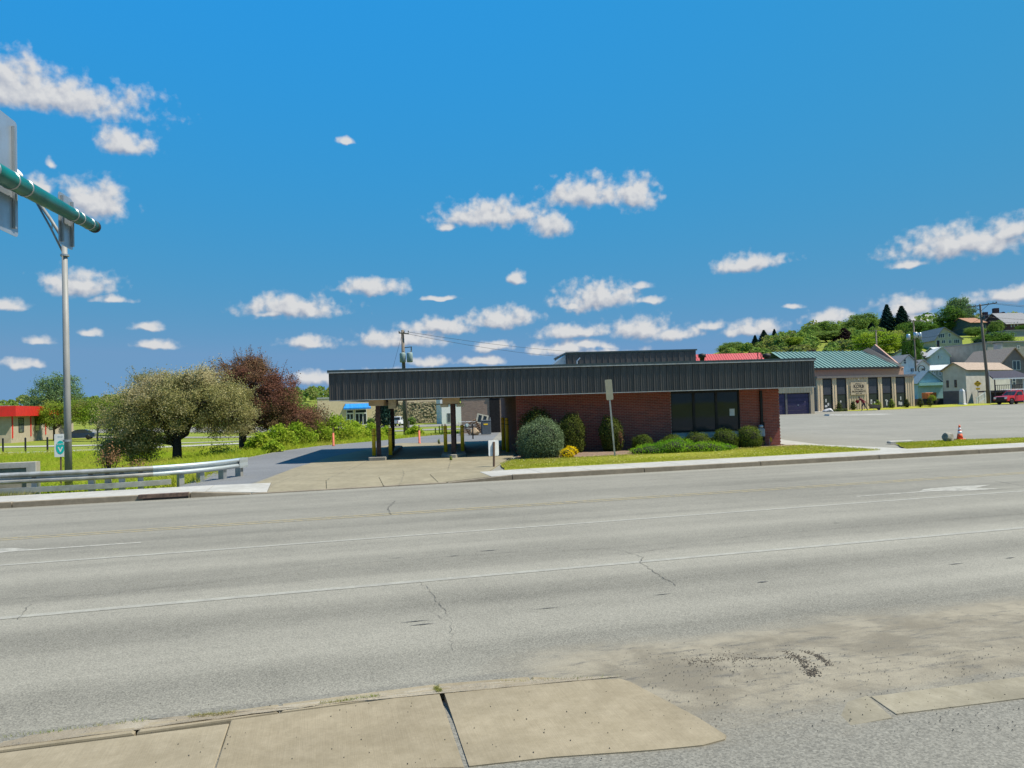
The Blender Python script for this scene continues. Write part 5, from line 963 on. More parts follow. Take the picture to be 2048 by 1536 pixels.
# ------------------------------------------------------------------ houses on the right
def house(name, label, px0, px1, pyb, pye, pyr, Y, depth, wall, roof, gable='front', yaw=0.0, wins=(), doors=(), drop=3.0, over=.35, trim=None, cat='house', chim=(), ridge=None, th=.16, width=None):
    pm_ = (px0+px1)/2; k = Y/1480/math.cos(yaw) if width is None else width/(px1-px0); W = (px1-px0)*k; zb, ze, zr = (D(pm_, p, Y).z for p in (pyb, pye, pyr)); o = D(px0, pyb, Y)
    e = empty(name, (o.x, Y, zb), yaw, label, cat); he, hr = ze-zb, zr-zb; mb = MB(); r_ = W/2 if ridge is None else (ridge-px0)*k
    if gable == 'front': mb.extrude_y([(0,-drop),(W,-drop),(W,he),(r_,hr),(0,he)], 0, depth)
    elif gable == 'flat': mb.box(0, W, 0, depth, -drop, he)
    else:
        mb.box(0, W, 0, depth, -drop, he); mb.add([(0,0,he),(0,depth,he),(0,depth/2,hr),(W,0,he),(W,depth,he),(W,depth/2,hr)], [(0,1,2),(3,5,4)])
    mb.build('wall', wall, e); mb = MB()
    if gable == 'front':
        for xa, sgn in ((0, -1), (W, 1)):
            d = Vector((xa-r_, 0, he-hr)).normalized(); a = Vector((r_, -over, hr)); b = Vector((xa, -over, he))+d*over; n_ = Vector((-d.z, 0, d.x))*(1 if sgn > 0 else -1)
            if n_.z < 0: n_ = -n_
            q = [a, b, b+Vector((0,depth+2*over,0)), a+Vector((0,depth+2*over,0))]; vs = [p+n_*.01 for p in q]+[p+n_*th for p in q]; mb.add(vs, [(0,1,2,3),(4,5,6,7),(0,1,5,4),(1,2,6,5),(2,3,7,6),(3,0,4,7)])
    elif gable == 'flat': mb.box(-.15, W+.15, -.15, depth+.15, he, he+.25)
    else:
        for ya in (0, depth):
            d = Vector((0, ya-depth/2, he-hr)).normalized(); a = Vector((-over, depth/2, hr)); b = Vector((-over, ya, he))+d*over; n_ = Vector((0, -d.z, d.y)); n_ = n_ if n_.z > 0 else -n_
            q = [a, b, b+Vector((W+2*over,0,0)), a+Vector((W+2*over,0,0))]; mb.add([p+n_*.01 for p in q]+[p+n_*th for p in q], [(0,1,2,3),(4,5,6,7),(0,1,5,4),(1,2,6,5),(2,3,7,6),(3,0,4,7)])
    ro = mb.build('roof', roof, e)
    for (cx, cw, ch) in chim: MB().box((cx-px0)*k, (cx-px0)*k+cw, depth*.4, depth*.4+cw, he, hr+ch).build('chimney', M['dark_brick'], ro)
    for wv in wins:
        a, b, c, d = wv[:4]; mu = wv[4] if len(wv) > 4 else 0; z0, z1 = D((a+c)/2, d, Y).z-zb, D((a+c)/2, b, Y).z-zb
        window(e, (a-px0)*k, (c-px0)*k, z0, z1, 0, trim or M['white'], M['glass_blue'], max(.07, .05*k*10), mu, 1 if mu == 0 else 0)
    for a, b, c, d in doors: z0, z1 = D((a+c)/2, d, Y).z-zb, D((a+c)/2, b, Y).z-zb; MB().box((a-px0)*k, (c-px0)*k, -.06, -.003, z0, z1).build('door', M['door_dark'], e)
    return e, k, zb
M['dark_brick'] = brick_tex('dark_brick', (.10, .035, .04), (.075, .03, .035), (.09, .06, .06)); M['door_dark'] = mat('dark_door', (.03, .02, .045), rough=.5)
S = lambda n_, c: siding_mat(n_, c); shingle = lambda n_, c: mat(n_, c, tuple(x*.7 for x in c), 5, .95, bump=.4, bdist=.03)
R_brown, R_grey, R_pale, R_dark = shingle('brown_shingle', (.34, .26, .20)), shingle('grey_shingle', (.27, .265, .27)), shingle('pale_shingle', (.58, .58, .56)), shingle('dark_shingle', (.045, .042, .06))
h1, k1, z1_ = house('greige_hall', 'long greige gabled hall with brown shingle roof behind the obelisk', 1888, 1928, 806, 741, 727, 118, 14, S('greige_siding', (.50, .48, .43)), R_brown, 'front', math.radians(-58), [(1894, 761, 1898, 775), (1908, 760, 1912, 775)], trim=M['bronze'], width=3.5)
W1 = 40*k1; mb = MB(); mb.box(-.06, W1-.02, -.05, 14.06, -3, 1.9); mb.build('foundation', brick_tex('foundation_block', (.13, .11, .115), (.10, .085, .09), (.08, .07, .07), .4, .2), h1)
house('mauve_house', 'mauve grey house with front porch behind the red pickup', 2000, 2062, 803, 731, 696, 126, 10, S('mauve_siding', (.20, .165, .165)), R_brown, 'front', math.radians(2), [(2029, 721, 2045, 740, 1), (2027, 757, 2034, 770)], [(2011, 757, 2019, 779)], ridge=2034, trim=M['white'])
pz = tz(D(2020, 800, 112).x, 113); pw0 = D(1989, 780, 112); po = empty('porch', (pw0.x, 112, pz), 0, 'dark roofed timber porch on the mauve grey house', 'porch'); pk = 112/1480; PWd = 75*pk; hz = D(2020, 780, 112).z-pz; rz0 = D(2020, 758, 112).z-pz; rz1 = D(2030, 742, 112).z-pz
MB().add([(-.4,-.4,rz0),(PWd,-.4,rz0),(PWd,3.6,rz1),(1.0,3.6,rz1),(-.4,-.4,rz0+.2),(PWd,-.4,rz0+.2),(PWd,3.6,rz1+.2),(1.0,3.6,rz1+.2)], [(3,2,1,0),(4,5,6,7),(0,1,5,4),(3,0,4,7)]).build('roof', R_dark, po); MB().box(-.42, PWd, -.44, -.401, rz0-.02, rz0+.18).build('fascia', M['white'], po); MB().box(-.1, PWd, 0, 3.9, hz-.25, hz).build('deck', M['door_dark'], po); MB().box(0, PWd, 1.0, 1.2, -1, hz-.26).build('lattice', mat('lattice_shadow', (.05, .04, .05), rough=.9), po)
for x in (0, 2.4, 4.3): MB().box(x, x+.12, -.1, .02, -.6, rz0).build('post', M['door_dark'] if x < 1 else M['white'], po)
for i in range(20): x = .15+i*.28; MB().box(x, x+.05, -.06, -.02, hz, hz+.75).build('baluster', M['door_dark'], po)
MB().box(.1, PWd, -.08, 0, hz+.75, hz+.83).build('handrail', M['door_dark'], po)
for i in range(6): MB().box(1.2+i*.28, 2.6+i*.28, -1.8+i*.3, -1.5+i*.3, -.6, (i+1)*hz/6).build('step', M['door_dark'], po)
house('blue_garage', 'light blue gabled garage with teal eave band behind the shop', 1836, 1888, 787, 765, 742, 128, 12, S('pale_blue_siding', (.34, .52, .60)), shingle('blue_roof', (.20, .28, .33)), 'front', math.radians(4), [], ridge=1858)
p = D(1836, 787, 127.6); bw = 52*128/1480; o = MB().box(0, bw, -.5, -.02, D(1860, 771, 127.6).z, D(1860, 765, 127.6).z).build('awning_band', mat('teal_band', (.32, .58, .56), rough=.6)); o.parent = bpy.data.objects['blue_garage']; o.location = (0, 0, -D(1862, 787, 128).z)
house('white_gable_house', 'white gabled house just right of the shop roof', 1804, 1833, 760, 724, 710, 138, 9, S('white_siding', (.66, .67, .68)), R_grey, 'front', 0, [(1808, 718, 1814, 728), (1821, 736, 1829, 744, 1)])
house('small_white_shed', 'small white gable with dark round vent beside the blue garage', 1834, 1860, 760, 732, 720, 146, 6, S('shed_white', (.62, .64, .66)), R_grey, 'front', 0, [(1843, 736, 1850, 745)])
house('white_long_house', 'white two storey house with grey roof below the cream hillside house', 1832, 1866, 745, 712, 697, 160, 9, S('white_siding_two', (.58, .62, .66)), R_grey, 'side', math.radians(8), [(1848, 712, 1854, 719), (1838, 705, 1841, 711)])
house('bluish_gable_house', 'bluish white gable house in the middle of the hillside row', 1862, 1894, 745, 712, 695, 156, 12, S('bluish_siding', (.50, .56, .62)), R_pale, 'front', math.radians(-20), [(1874, 711, 1877, 718), (1880, 712, 1882, 718)], ridge=1882)
dz_, kd, zd = house('dormer_house', 'blue grey house with pale roof and a dormer window', 1888, 1944, 745, 710, 692, 166, 9, S('blue_grey_siding', (.30, .36, .42)), R_pale, 'side', 0, [(1916, 710, 1921, 718)])
dx = (1908-1888)*kd; dzz = D(1914, 709, 166).z-zd; mb = MB(); mb.extrude_y([(dx,dzz),(dx+1.7,dzz),(dx+1.7,dzz+1.1),(dx+.85,dzz+1.75),(dx,dzz+1.1)], .8, 4); dm_ = mb.build('dormer', S('dormer_siding', (.42, .50, .58)), dz_); window(dm_, dx+.5, dx+1.2, dzz+.25, dzz+1.05, .8, M['white'], M['glass'], .07)
house('grey_green_house', 'narrow grey green house left of the greige hall', 1866, 1892, 790, 741, 730, 134, 11, S('grey_green_siding', (.27, .29, .27)), R_pale, 'side', math.radians(-30), [(1868, 742, 1871, 751), (1876, 741, 1880, 751)])
house('cream_hillside_house', 'cream gabled house with dark roof high on the hillside', 1871, 1922, 698, 679, 655, 192, 12, S('cream_siding', (.48, .44, .32)), R_grey, 'front', math.radians(-6), [(1877, 667, 1889, 676, 2), (1896, 667, 1901, 674), (1865+8, 680, 1880, 688, 1), (1883, 680, 1890, 687, 1), (1896, 680, 1902, 687, 1), (1906, 679, 1917, 687, 2)], [(1874, 681, 1878.5, 696)], ridge=1888)
house('green_brick_house', 'dark green house with orange brown roof on the hilltop', 1942, 1976, 665, 645, 633, 240, 10, S('dark_green_siding', (.055, .085, .085)), shingle('orange_roof', (.33, .17, .10)), 'side', math.radians(8), [(1966, 645, 1969, 650)])
house('brick_mansion', 'dark brick mansion with two tall chimneys on the hilltop', 1977, 2021, 672, 640, 625, 252, 12, M['dark_brick'], shingle('mansion_roof', (.05, .045, .06)), 'front', math.radians(-8), [], ridge=2006, chim=[(1983, 1.4, .8), (2003, 1.6, 2.0)])
house('brick_row_house', 'dark brick house with grey roof at the right edge of the hilltop', 2014, 2075, 668, 647, 622, 238, 12, M['dark_brick'], R_grey, 'side', math.radians(4), [(2023, 645, 2025, 654), (2029, 644, 2031, 653), (2036, 643, 2038, 651)])
house('flat_roofed_block', 'flat roofed grey beige block above the mauve house', 1976, 2075, 722, 684, 684, 150, 14, mat('grey_beige_render', (.33, .31, .27), (.27, .25, .22), 1, .9), R_grey, 'flat', math.radians(6), [(1996, 695, 2001, 707), (2040, 690, 2046, 697)], cat='building')
house('hillside_outbuilding', 'pale grey garage set into the slope below the hilltop houses', 2012, 2070, 678, 661, 661, 222, 8, mat('pale_block', (.30, .31, .33), rough=.9), R_grey, 'flat', 0, [(2020, 664, 2029, 675)], cat='garage')
# flue on the greige hall
o = MB().box(-.5, .5, -.5, .5, -2, 3.2).build('chimney_stack', mat('stack_steel', (.42, .42, .42), rough=.5), label='pale square chimney stack behind the greige hall roof', cat='chimney', loc=(D(1997, 715, 134).x, 134, D(1997, 722, 134).z))
MB().box(-.62, .62, -.62, .62, 3.2, 3.35).build('cap', M['coping'], o)
# ------------------------------------------------------------------ obelisk, sign, stair rail, pole, container
ob = G(1925, 811, .1); ob = Vector((D(1925, 800, 102).x, 102, .09)); e = empty('granite_obelisk', ob, math.radians(32), 'pale granite obelisk monument on a plinth by the far car park edge', 'monument'); MB().cbox(-.42, .42, -.42, .42, 0, .3, .04).build('plinth', M['granite'], e); s0_, s1_ = .31, .27
MB().add([(-s0_,-s0_,.3),(s0_,-s0_,.3),(s0_,s0_,.3),(-s0_,s0_,.3),(-s1_,-s1_,2.05),(s1_,-s1_,2.05),(s1_,s1_,2.05),(-s1_,s1_,2.05),(-.1,-.1,2.36),(.1,-.1,2.36),(.1,.1,2.36),(-.1,.1,2.36)], [(0,1,5,4),(1,2,6,5),(2,3,7,6),(3,0,4,7),(4,5,9,8),(5,6,10,9),(6,7,11,10),(7,4,8,11),(8,9,10,11)]).build('shaft', M['granite'], e)
ys = Vector((D(1957, 805, 108).x, 108, .05)); e = empty('clearance_sign', ys, 0, 'yellow diamond height sign reading 12-6 beside the leaning utility pole', 'sign'); kk = 108/1480; MB().box(-.035, .035, 0, .05, -.3, D(1957, 775, 108).z).build('post', M['steel'], e); zc = D(1957, 767.3, 108).z-.05
ym = mat('sign_yellow', (.68, .40, .01), rough=.5); MB().extrude_y([(0,zc-.46),(.46,zc),(0,zc+.46),(-.46,zc)] if False else [(-.08,zc-.42),(.08,zc-.42),(.52,zc-.06),(.52,zc+.06),(.08,zc+.42),(-.08,zc+.42),(-.52,zc+.06),(-.52,zc-.06)], -.02, -.002).build('panel', ym, e); lettering('lettering', "12'-6\"", .34, M['black'], e, (0, -.026, zc), bold=.008, ext=.002)
for s_ in (-1, 1): MB().extrude_y([(-.13,zc+s_*.37),(0,zc+s_*.19),(.13,zc+s_*.37)][::(1 if s_ > 0 else -1)], -.03, -.021).build('arrowhead', M['black'], e)
zp = D(1957, 777.5, 108).z-.05; MB().box(-.3, .3, -.02, -.002, zp-.13, zp+.13).build('plaque', ym, e)
p = Vector((D(1954, 800, 110).x, 110, .06)); e = empty('stair_railing', p, math.radians(8), 'white slatted stair railing climbing the lawn behind the yellow sign', 'railing'); L = 18*110/1480
MB().box(-.1, .06, -.05, .05, -.3, 1.15).build('post', M['white'], e); MB().box(L-.06, L+.08, -.05, .05, 0, 1.9).build('post', M['white'], e); mb = MB(); mb.bar((0,0,1.0), (L,0,1.75), .08, .1); mb.bar((0,0,.2), (L,0,.95), .08, .1); mb.build('rail', M['white'], e)
for i in range(11): x = .1+i*(L-.15)/11; z = .75*x/L; MB().box(x, x+.035, -.02, .02, .2+z, 1.0+z).build('baluster', M['white'], e)
# big leaning utility pole
b0 = Vector((D(1977, 806, 106).x, 106, .0)); t0 = D(1960, 608, 106); pv_ = t0-b0; e = empty('utility_pole', b0, 0, 'leaning wooden utility pole with crossarms beside the red pickup', 'utility pole'); MB().tube([Vector((0,0,-.3)), pv_*.3+Vector((.12,0,0)), pv_*.65+Vector((.02,0,0)), pv_], [.24, .21, .18, .13], 14).build('pole', M['pole_wood'], e, True)
ca = pv_*.985; ax_ = Vector((.93, -.35, .1)); mb = MB(); mb.bar(ca-ax_*1.7-Vector((0,.2,0)), ca+ax_*2.0-Vector((0,.2,0)), .12, .14); mb.build('crossarm', M['pole_wood'], e); mb = MB(); mb.bar(ca+ax_*1.0-Vector((0,.2,0)), pv_*.93-Vector((0,.15,0)), .06, .06); mb.bar(ca-ax_*.9-Vector((0,.2,0)), pv_*.93-Vector((0,.15,0)), .06, .06); mb.build('brace', M['pole_wood'], e)
for s_ in (-1.5, -.7, .9, 1.5, 1.9): mb = MB(); insul(mb, ca+ax_*s_+Vector((0,-.2,.08))); mb.build('insulator', M['coping'], e, True)
mb = MB(); c2 = pv_*.88; mb.bar(c2-Vector((.2,.2,0)), c2+Vector((1.3,-.5,.15)), .09, .1); mb.build('lower_arm', M['pole_wood'], e); mb = MB(); mb.lathe([(.13, 0), (.15, .1), (.15, .6), (.08, .7)], 10, pv_*.84+Vector((.25,-.2,0))); mb.build('equipment_can', M['coping'], e, True)
mb = MB(); mb.tube([(.16,-.2,0), (.12,-.2,.0)+pv_*.0 if False else (.2,-.22,1.2), tuple(pv_*.35+Vector((.3,-.2,0)))], .04, 6); mb.build('conduit', M['alu'], e)
topR = b0+ca; wc = [(ax_*1.9, (2300, 608, 98), 'top'), (ax_*1.5, (2300, 616, 98), 'second'), (Vector((.3,-.2,-1.6)), (2300, 637, 98), 'third'), (Vector((.3,-.2,-2.2)), (2300, 643, 98), 'fourth'), (Vector((.2,-.2,-5.4)), (2300, 692, 98), 'lowest')]
for off, tgt, nm in wc: wire('overhead_wire', topR+off, D(*tgt), .5, nm+' overhead wire leaving the leaning pole to the right', .02)
# farther pole with two cans
b1 = Vector((D(1832, 748, 132).x, 132, -1)); t1 = D(1827, 640, 132); pv1 = t1-b1; e = empty('utility_pole', b1, 0, 'farther utility pole with grey boxes above the shop roof', 'utility pole'); MB().tube([(0,0,0), pv1], [.2, .12], 12).build('pole', M['pole_wood'], e, True); mb = MB(); mb.bar(pv1*.99-Vector((1.2,.15,0)), pv1*.99+Vector((1.5,-.15,.0)), .1, .12); mb.build('crossarm', M['pole_wood'], e)
for x0, x1, yy in ((1813, 1821, 674), (1828, 1835, 670), (1836, 1843.5, 671)): c = D((x0+x1)/2, yy+6, 131.5)-b1; MB().lathe([(.28, 0), (.33, .05), (.33, .95), (.2, 1.05)], 12, c).build('transformer', M['alu'], e, True)
MB().bar(D(1814, 680, 131.7)-b1, D(1843, 678, 131.7)-b1, .1, .1).build('bracket', M['pole_wood'], e)
wire('overhead_wire', b1+pv1*.98, topR-ax_*1.5, .6, 'upper overhead wire between the two right hand poles', .02); wire('overhead_wire', b1+pv1*.80, topR+Vector((0,-.2,-1.8)), .8, 'lower overhead wire between the two right hand poles', .022)
b2 = Vector((D(1752, 700, 150).x, 150, -1)); t2 = D(1752, 660, 150); e = empty('utility_pole', b2, 0, 'dark distant utility pole before the bright green trees on the hill', 'utility pole'); MB().tube([(0,0,0), t2-b2], [.2, .13], 10).build('pole', M['pole_wood'], e, True); mb = MB(); v = t2-b2; mb.bar(v*.99-Vector((1.6,.1,0)), v*.99+Vector((1.6,-.1,0)), .1, .12); mb.build('crossarm', M['pole_wood'], e)
for i, (py, nm) in enumerate(((679, 'top'), (684, 'middle'), (689, 'bottom'))): wire('overhead_wire', D(1545, py+14, 140), b1+pv1*(.9-.06*i), .8, nm+' overhead wire crossing before the hill trees', .02)
oc = D(1858, 787, 120); e = empty('orange_skip', (oc.x, 120, .2), .1, 'small orange skip container before the blue garage', 'container'); ms_ = mat('orange_skip_paint', (.60, .16, .04), rough=.6); MB().cbox(-.95, .95, -.5, .5, .9, 1.85, .04).build('body', ms_, e); mb = MB(); [mb.box(x-.04, x+.04, -.54, -.5, .95, 1.8) for x in (-.6, 0, .6)]; mb.build('rib', ms_, e); MB().box(-.8, .8, -.4, .4, 0, .9).build('stand', M['black'], e)
e = MB().box(-5, 4, 0, .3, -1, 1.05).build('retaining_wall', mat('dark_retaining', (.10, .08, .075), rough=.95), label='dark low retaining wall below the blue garage', cat='wall', loc=(D(1862, 792, 121.5).x, 121.5, .0))
e = empty('wall_ring', (D(1843, 738, 130).x, 130, D(1843, 738, 130).z), 0, 'black ring emblem on a pole top before the white shed', 'emblem'); MB().tube([(.6*math.cos(a), 0, .6*math.sin(a)) for a in [2*math.pi*i/24 for i in range(25)]], .07, 6).build('ring', M['black'], e, True); MB().tube([(0,0,-.6),(0,0,-9)], .07, 8).build('post', M['steel'], e); MB().tube([(-.55,0,0),(.55,0,0)], .04, 6).build('crossbar', M['black'], e)
# ------------------------------------------------------------------ person hauling a cart
pp = Vector((D(1728, 815, 90.5).x, 90.5, .13)); fig = empty('person', pp, 0, 'person in a dark red top leaning forward, hauling a cart and carrying a red bundle', 'person')
Jn = {'pel': (0,0,.92), 'sp': (-.16,0,1.15), 'ch': (-.33,0,1.34), 'nk': (-.42,0,1.47), 'hd': (-.50,0,1.58), 'ht': (-.54,0,1.70), 'rs': (-.30,-.19,1.38), 're': (-.06,-.27,1.16), 'rh': (.24,-.24,1.0), 'ls': (-.34,.19,1.38), 'le': (-.55,.24,1.15), 'lh': (-.70,.10,1.08), 'rhip': (.02,-.1,.88), 'rk': (.10,-.11,.50), 'ra': (.38,-.11,.13), 'rt': (.28,-.12,.03), 'lhip': (.0,.1,.88), 'lk': (-.20,.11,.50), 'la': (-.14,.11,.09), 'lt': (-.32,.12,.03)}
ed_ = [('pel','sp'),('sp','ch'),('ch','nk'),('nk','hd'),('hd','ht'),('ch','rs'),('rs','re'),('re','rh'),('ch','ls'),('ls','le'),('le','lh'),('pel','rhip'),('rhip','rk'),('rk','ra'),('ra','rt'),('pel','lhip'),('lhip','lk'),('lk','la'),('la','lt')]
rd = {'pel': .15, 'sp': .14, 'ch': .16, 'nk': .065, 'hd': .10, 'ht': .085, 'rs': .075, 're': .05, 'rh': .04, 'ls': .075, 'le': .05, 'lh': .04, 'rhip': .10, 'rk': .07, 'ra': .045, 'rt': .04, 'lhip': .10, 'lk': .07, 'la': .045, 'lt': .04}
nm_ = list(Jn); me = bpy.data.meshes.new('body'); me.from_pydata([Jn[n] for n in nm_], [(nm_.index(a), nm_.index(b)) for a, b in ed_], []); bo = link('body', me, fig); sk = bo.modifiers.new('skin', 'SKIN'); sk.use_smooth_shade = True
for i, n in enumerate(nm_): s_ = me.skin_vertices[0].data[i]; s_.radius = (rd[n], rd[n]); s_.use_root = n == 'pel'
bo.modifiers.new('sub', 'SUBSURF').levels = 2; bo.modifiers['sub'].render_levels = 2
m, t, out = _nodes('person_clothes'); k = NT(t); s_ = k.n('ShaderNodeSeparateXYZ'); k.l(k.obj(), s_.inputs[0]); col = k.mix(k.ramp(s_.outputs[2], .90, .92), (.035, .035, .05), (.20, .025, .035)); col = k.mix(k.ramp(s_.outputs[2], 1.50, 1.52), col, (.38, .22, .15)); col = k.mix(k.ramp(s_.outputs[2], .09, .11), (.015, .015, .015), col); k.bsdf(out, col, .8); me.materials.append(m)
bm = bmesh.new(); bmesh.ops.create_uvsphere(bm, u_segments=12, v_segments=8, radius=.112, matrix=Matrix.Translation((-.51, 0, 1.65)) @ Matrix.Diagonal((1.05, .95, .85, 1))); me = bpy.data.meshes.new('hair'); bm.to_mesh(me); bm.free(); me.materials.append(mat('dark_hair', (.03, .02, .015), rough=.8)); link('hair', me, fig)
e = empty('wheelbarrow', pp+Vector((.95, .0, 0)), 0, 'garden cart heaped with clippings pulled behind the person', 'cart'); MB().add([(-.1,-.3,.35),(.75,-.3,.28),(.75,.3,.28),(-.1,.3,.35),(-.3,-.4,.72),(.95,-.4,.62),(.95,.4,.62),(-.3,.4,.72)], [(3,2,1,0),(0,1,5,4),(1,2,6,5),(2,3,7,6),(3,0,4,7)]).build('tray', mat('barrow_grey', (.16, .13, .10), rough=.7), e); mb = MB(); [mb.tube([(.9,s_*.2,.32),(-.2,s_*.25,.7),(-.72,s_*.22,1.0)], .022, 6) for s_ in (-1, 1)]; mb.build('handle', M['wood'], e); w = MB().lathe([(.08,-.05),(.2,-.05),(.2,.05),(.08,.05)], 14).xf(Matrix.Translation((.85,0,.2)) @ Matrix.Rotation(math.pi/2, 4, 'X')).build('wheel', M['black'], e)
MB().tube([(.1,-.2,.33),(.1,-.2,0)], .02, 5).build('stand', M['steel'], e)
# ------------------------------------------------------------------ foliage
def leaf_quads(cen, size, rng, out=None, bias=.5, asp=.55, droop=0.0):
    n = len(cen); a = rng.normal(size=(n, 3)); 
    if out is not None: a = a*(1-bias) + out*bias*1.6
    a /= np.linalg.norm(a, axis=1, keepdims=True)+1e-9                      # leaf normal
    b = rng.normal(size=(n, 3)); b[:, 2] -= droop; b -= a*(a*b).sum(1, keepdims=True); b /= np.linalg.norm(b, axis=1, keepdims=True)+1e-9; c = np.cross(a, b)
    s = (np.full(n, size) if np.isscalar(size) else size)*rng.uniform(.6, 1.35, n); s = s[:, None]
    v = np.stack([cen-b*s*.5, cen+c*s*asp*.5+a*s*.06, cen+b*s*.5, cen-c*s*asp*.5+a*s*.06], 1).reshape(-1, 3)
    f = np.arange(n*4).reshape(-1, 4); return v, f
def crown_points(lobes, clumps, per, cr, rng, shell=.55, flat=.75):
    """clump centres in the outer part of the lobes, then leaves round each centre"""
    vol = np.array([l[3]*l[4]*l[5] for l in lobes])**.75; k = rng.choice(len(lobes), clumps, p=vol/vol.sum()); L = np.array(lobes)[k]
    d = rng.normal(size=(clumps, 3)); d /= np.linalg.norm(d, axis=1, keepdims=True); r = shell+(1-shell)*rng.uniform(0, 1, clumps)**.6; r = r*rng.uniform(.86, 1.08, clumps)
    cc = L[:, :3]+d*L[:, 3:]*r[:, None]; per_ = rng.poisson(per, clumps)
    idx = np.repeat(np.arange(clumps), per_); off = rng.normal(size=(len(idx), 3))*cr*np.array([1, 1, flat])*rng.uniform(.5, 1.3, clumps)[idx][:, None]
    mid = L[:, :3][idx]; p = cc[idx]+off; o = p-mid; o /= np.linalg.norm(o, axis=1, keepdims=True)+1e-9
    return cc, p, o
def branches(base, fork, cc, rng, r0, limbs=6, twig=.012, nt=90, seg=7, lean=(0, 0)):
    mb = MB(); base, fork = Vector(base), Vector(fork); fl = [1.35, 1.0, .92, .85, .8]
    pts = [base.lerp(fork, t)+Vector((rng.normal()*.03, rng.normal()*.03, 0))*(0 < t < 1) for t in (0, .12, .4, .7, 1)]; mb.tube(pts, [r0*q for q in fl], 10)
    order = rng.permutation(len(cc)); limb_pts = []; chosen = []
    for i in order:
        c = cc[i]
        if all(np.linalg.norm(c-q) > 1.0 for q in chosen): chosen.append(c)
        if len(chosen) >= limbs: break
    for c in chosen:
        c = Vector(c); L = (c-fork).length; s = fork-Vector((0, 0, rng.uniform(0, .25)*(fork-base).length)); path = []
        for j in range(seg+1):
            t = j/seg; q = s.lerp(c, t)+Vector((0, 0, .16*L*math.sin(t*math.pi)*rng.uniform(.4, 1)))+Vector((rng.normal(), rng.normal(), rng.normal()))*.03*L*(0 < t < 1); path.append(q)
        mb.tube(path, [max(twig, r0*.62*(1-t*.93)) for t in [j/seg for j in range(seg+1)]], 6, False); limb_pts += path[2:]
    if limb_pts:
        LP = np.array([tuple(p) for p in limb_pts])
        for i in order[:nt]:
            c = cc[i]; j = np.argmin(np.linalg.norm(LP-c, axis=1)); a = Vector(LP[j]); b = Vector(c)*1.0; b = b+(b-a)*.15; m_ = a.lerp(b, .5)+Vector((rng.normal()*.08, rng.normal()*.08, rng.uniform(0, .15))); mb.tube([a, m_, b], [twig*1.8, twig*1.2, twig*.5], 3, False)
    return mb
def tree(name, label, loc, lobes, fork, r0, leafm, barkm, clumps, per, cr, size, seed, limbs=6, nt=90, twig=.012, cat='tree', group=None, shell=.55, bias=.3, asp=.55, shoots=0):
    rng = np.random.default_rng(seed); e = empty(name, loc, 0, label, cat, group); cc, p, o = crown_points(lobes, clumps, per, cr, rng, shell)
    mb = branches((0, 0, -.3), fork, cc, rng, r0, limbs, twig, nt)
    if shoots:      # whippy young shoots standing out of the crown
        mid = np.mean(cc, axis=0); sp_, so_ = [], []
        hi_ = cc[np.argsort(-(cc[:, 2]+.5*np.linalg.norm(cc[:, :2]-mid[:2], axis=1)+rng.normal(size=len(cc))*.7))][:shoots]
        for c in hi_:
            d_ = c-mid; d_ /= np.linalg.norm(d_); d_ = d_+np.array([0, 0, .7])+rng.normal(size=3)*.25; d_ /= np.linalg.norm(d_); L_ = rng.uniform(.5, 1.15); tip = c+d_*L_; bend = c+d_*L_*.5+rng.normal(size=3)*.06; mb.tube([Vector(c), Vector(bend), Vector(tip)], [twig*1.2, twig*.9, twig*.4], 3, False)
            t_s = rng.uniform(.1, 1, 26)[:, None]; sp_.append((1-t_s)**2*c+2*t_s*(1-t_s)*bend+t_s**2*tip+rng.normal(size=(26, 3))*.05); so_.append(np.repeat(d_[None], 26, 0))
        p = np.concatenate([p]+sp_); o = np.concatenate([o]+so_)
    mb.build('trunk', barkm, e, True); v, f = leaf_quads(p, size, rng, o, bias, asp); link('crown', fast_mesh('crown', v, f, leafm), e); return e
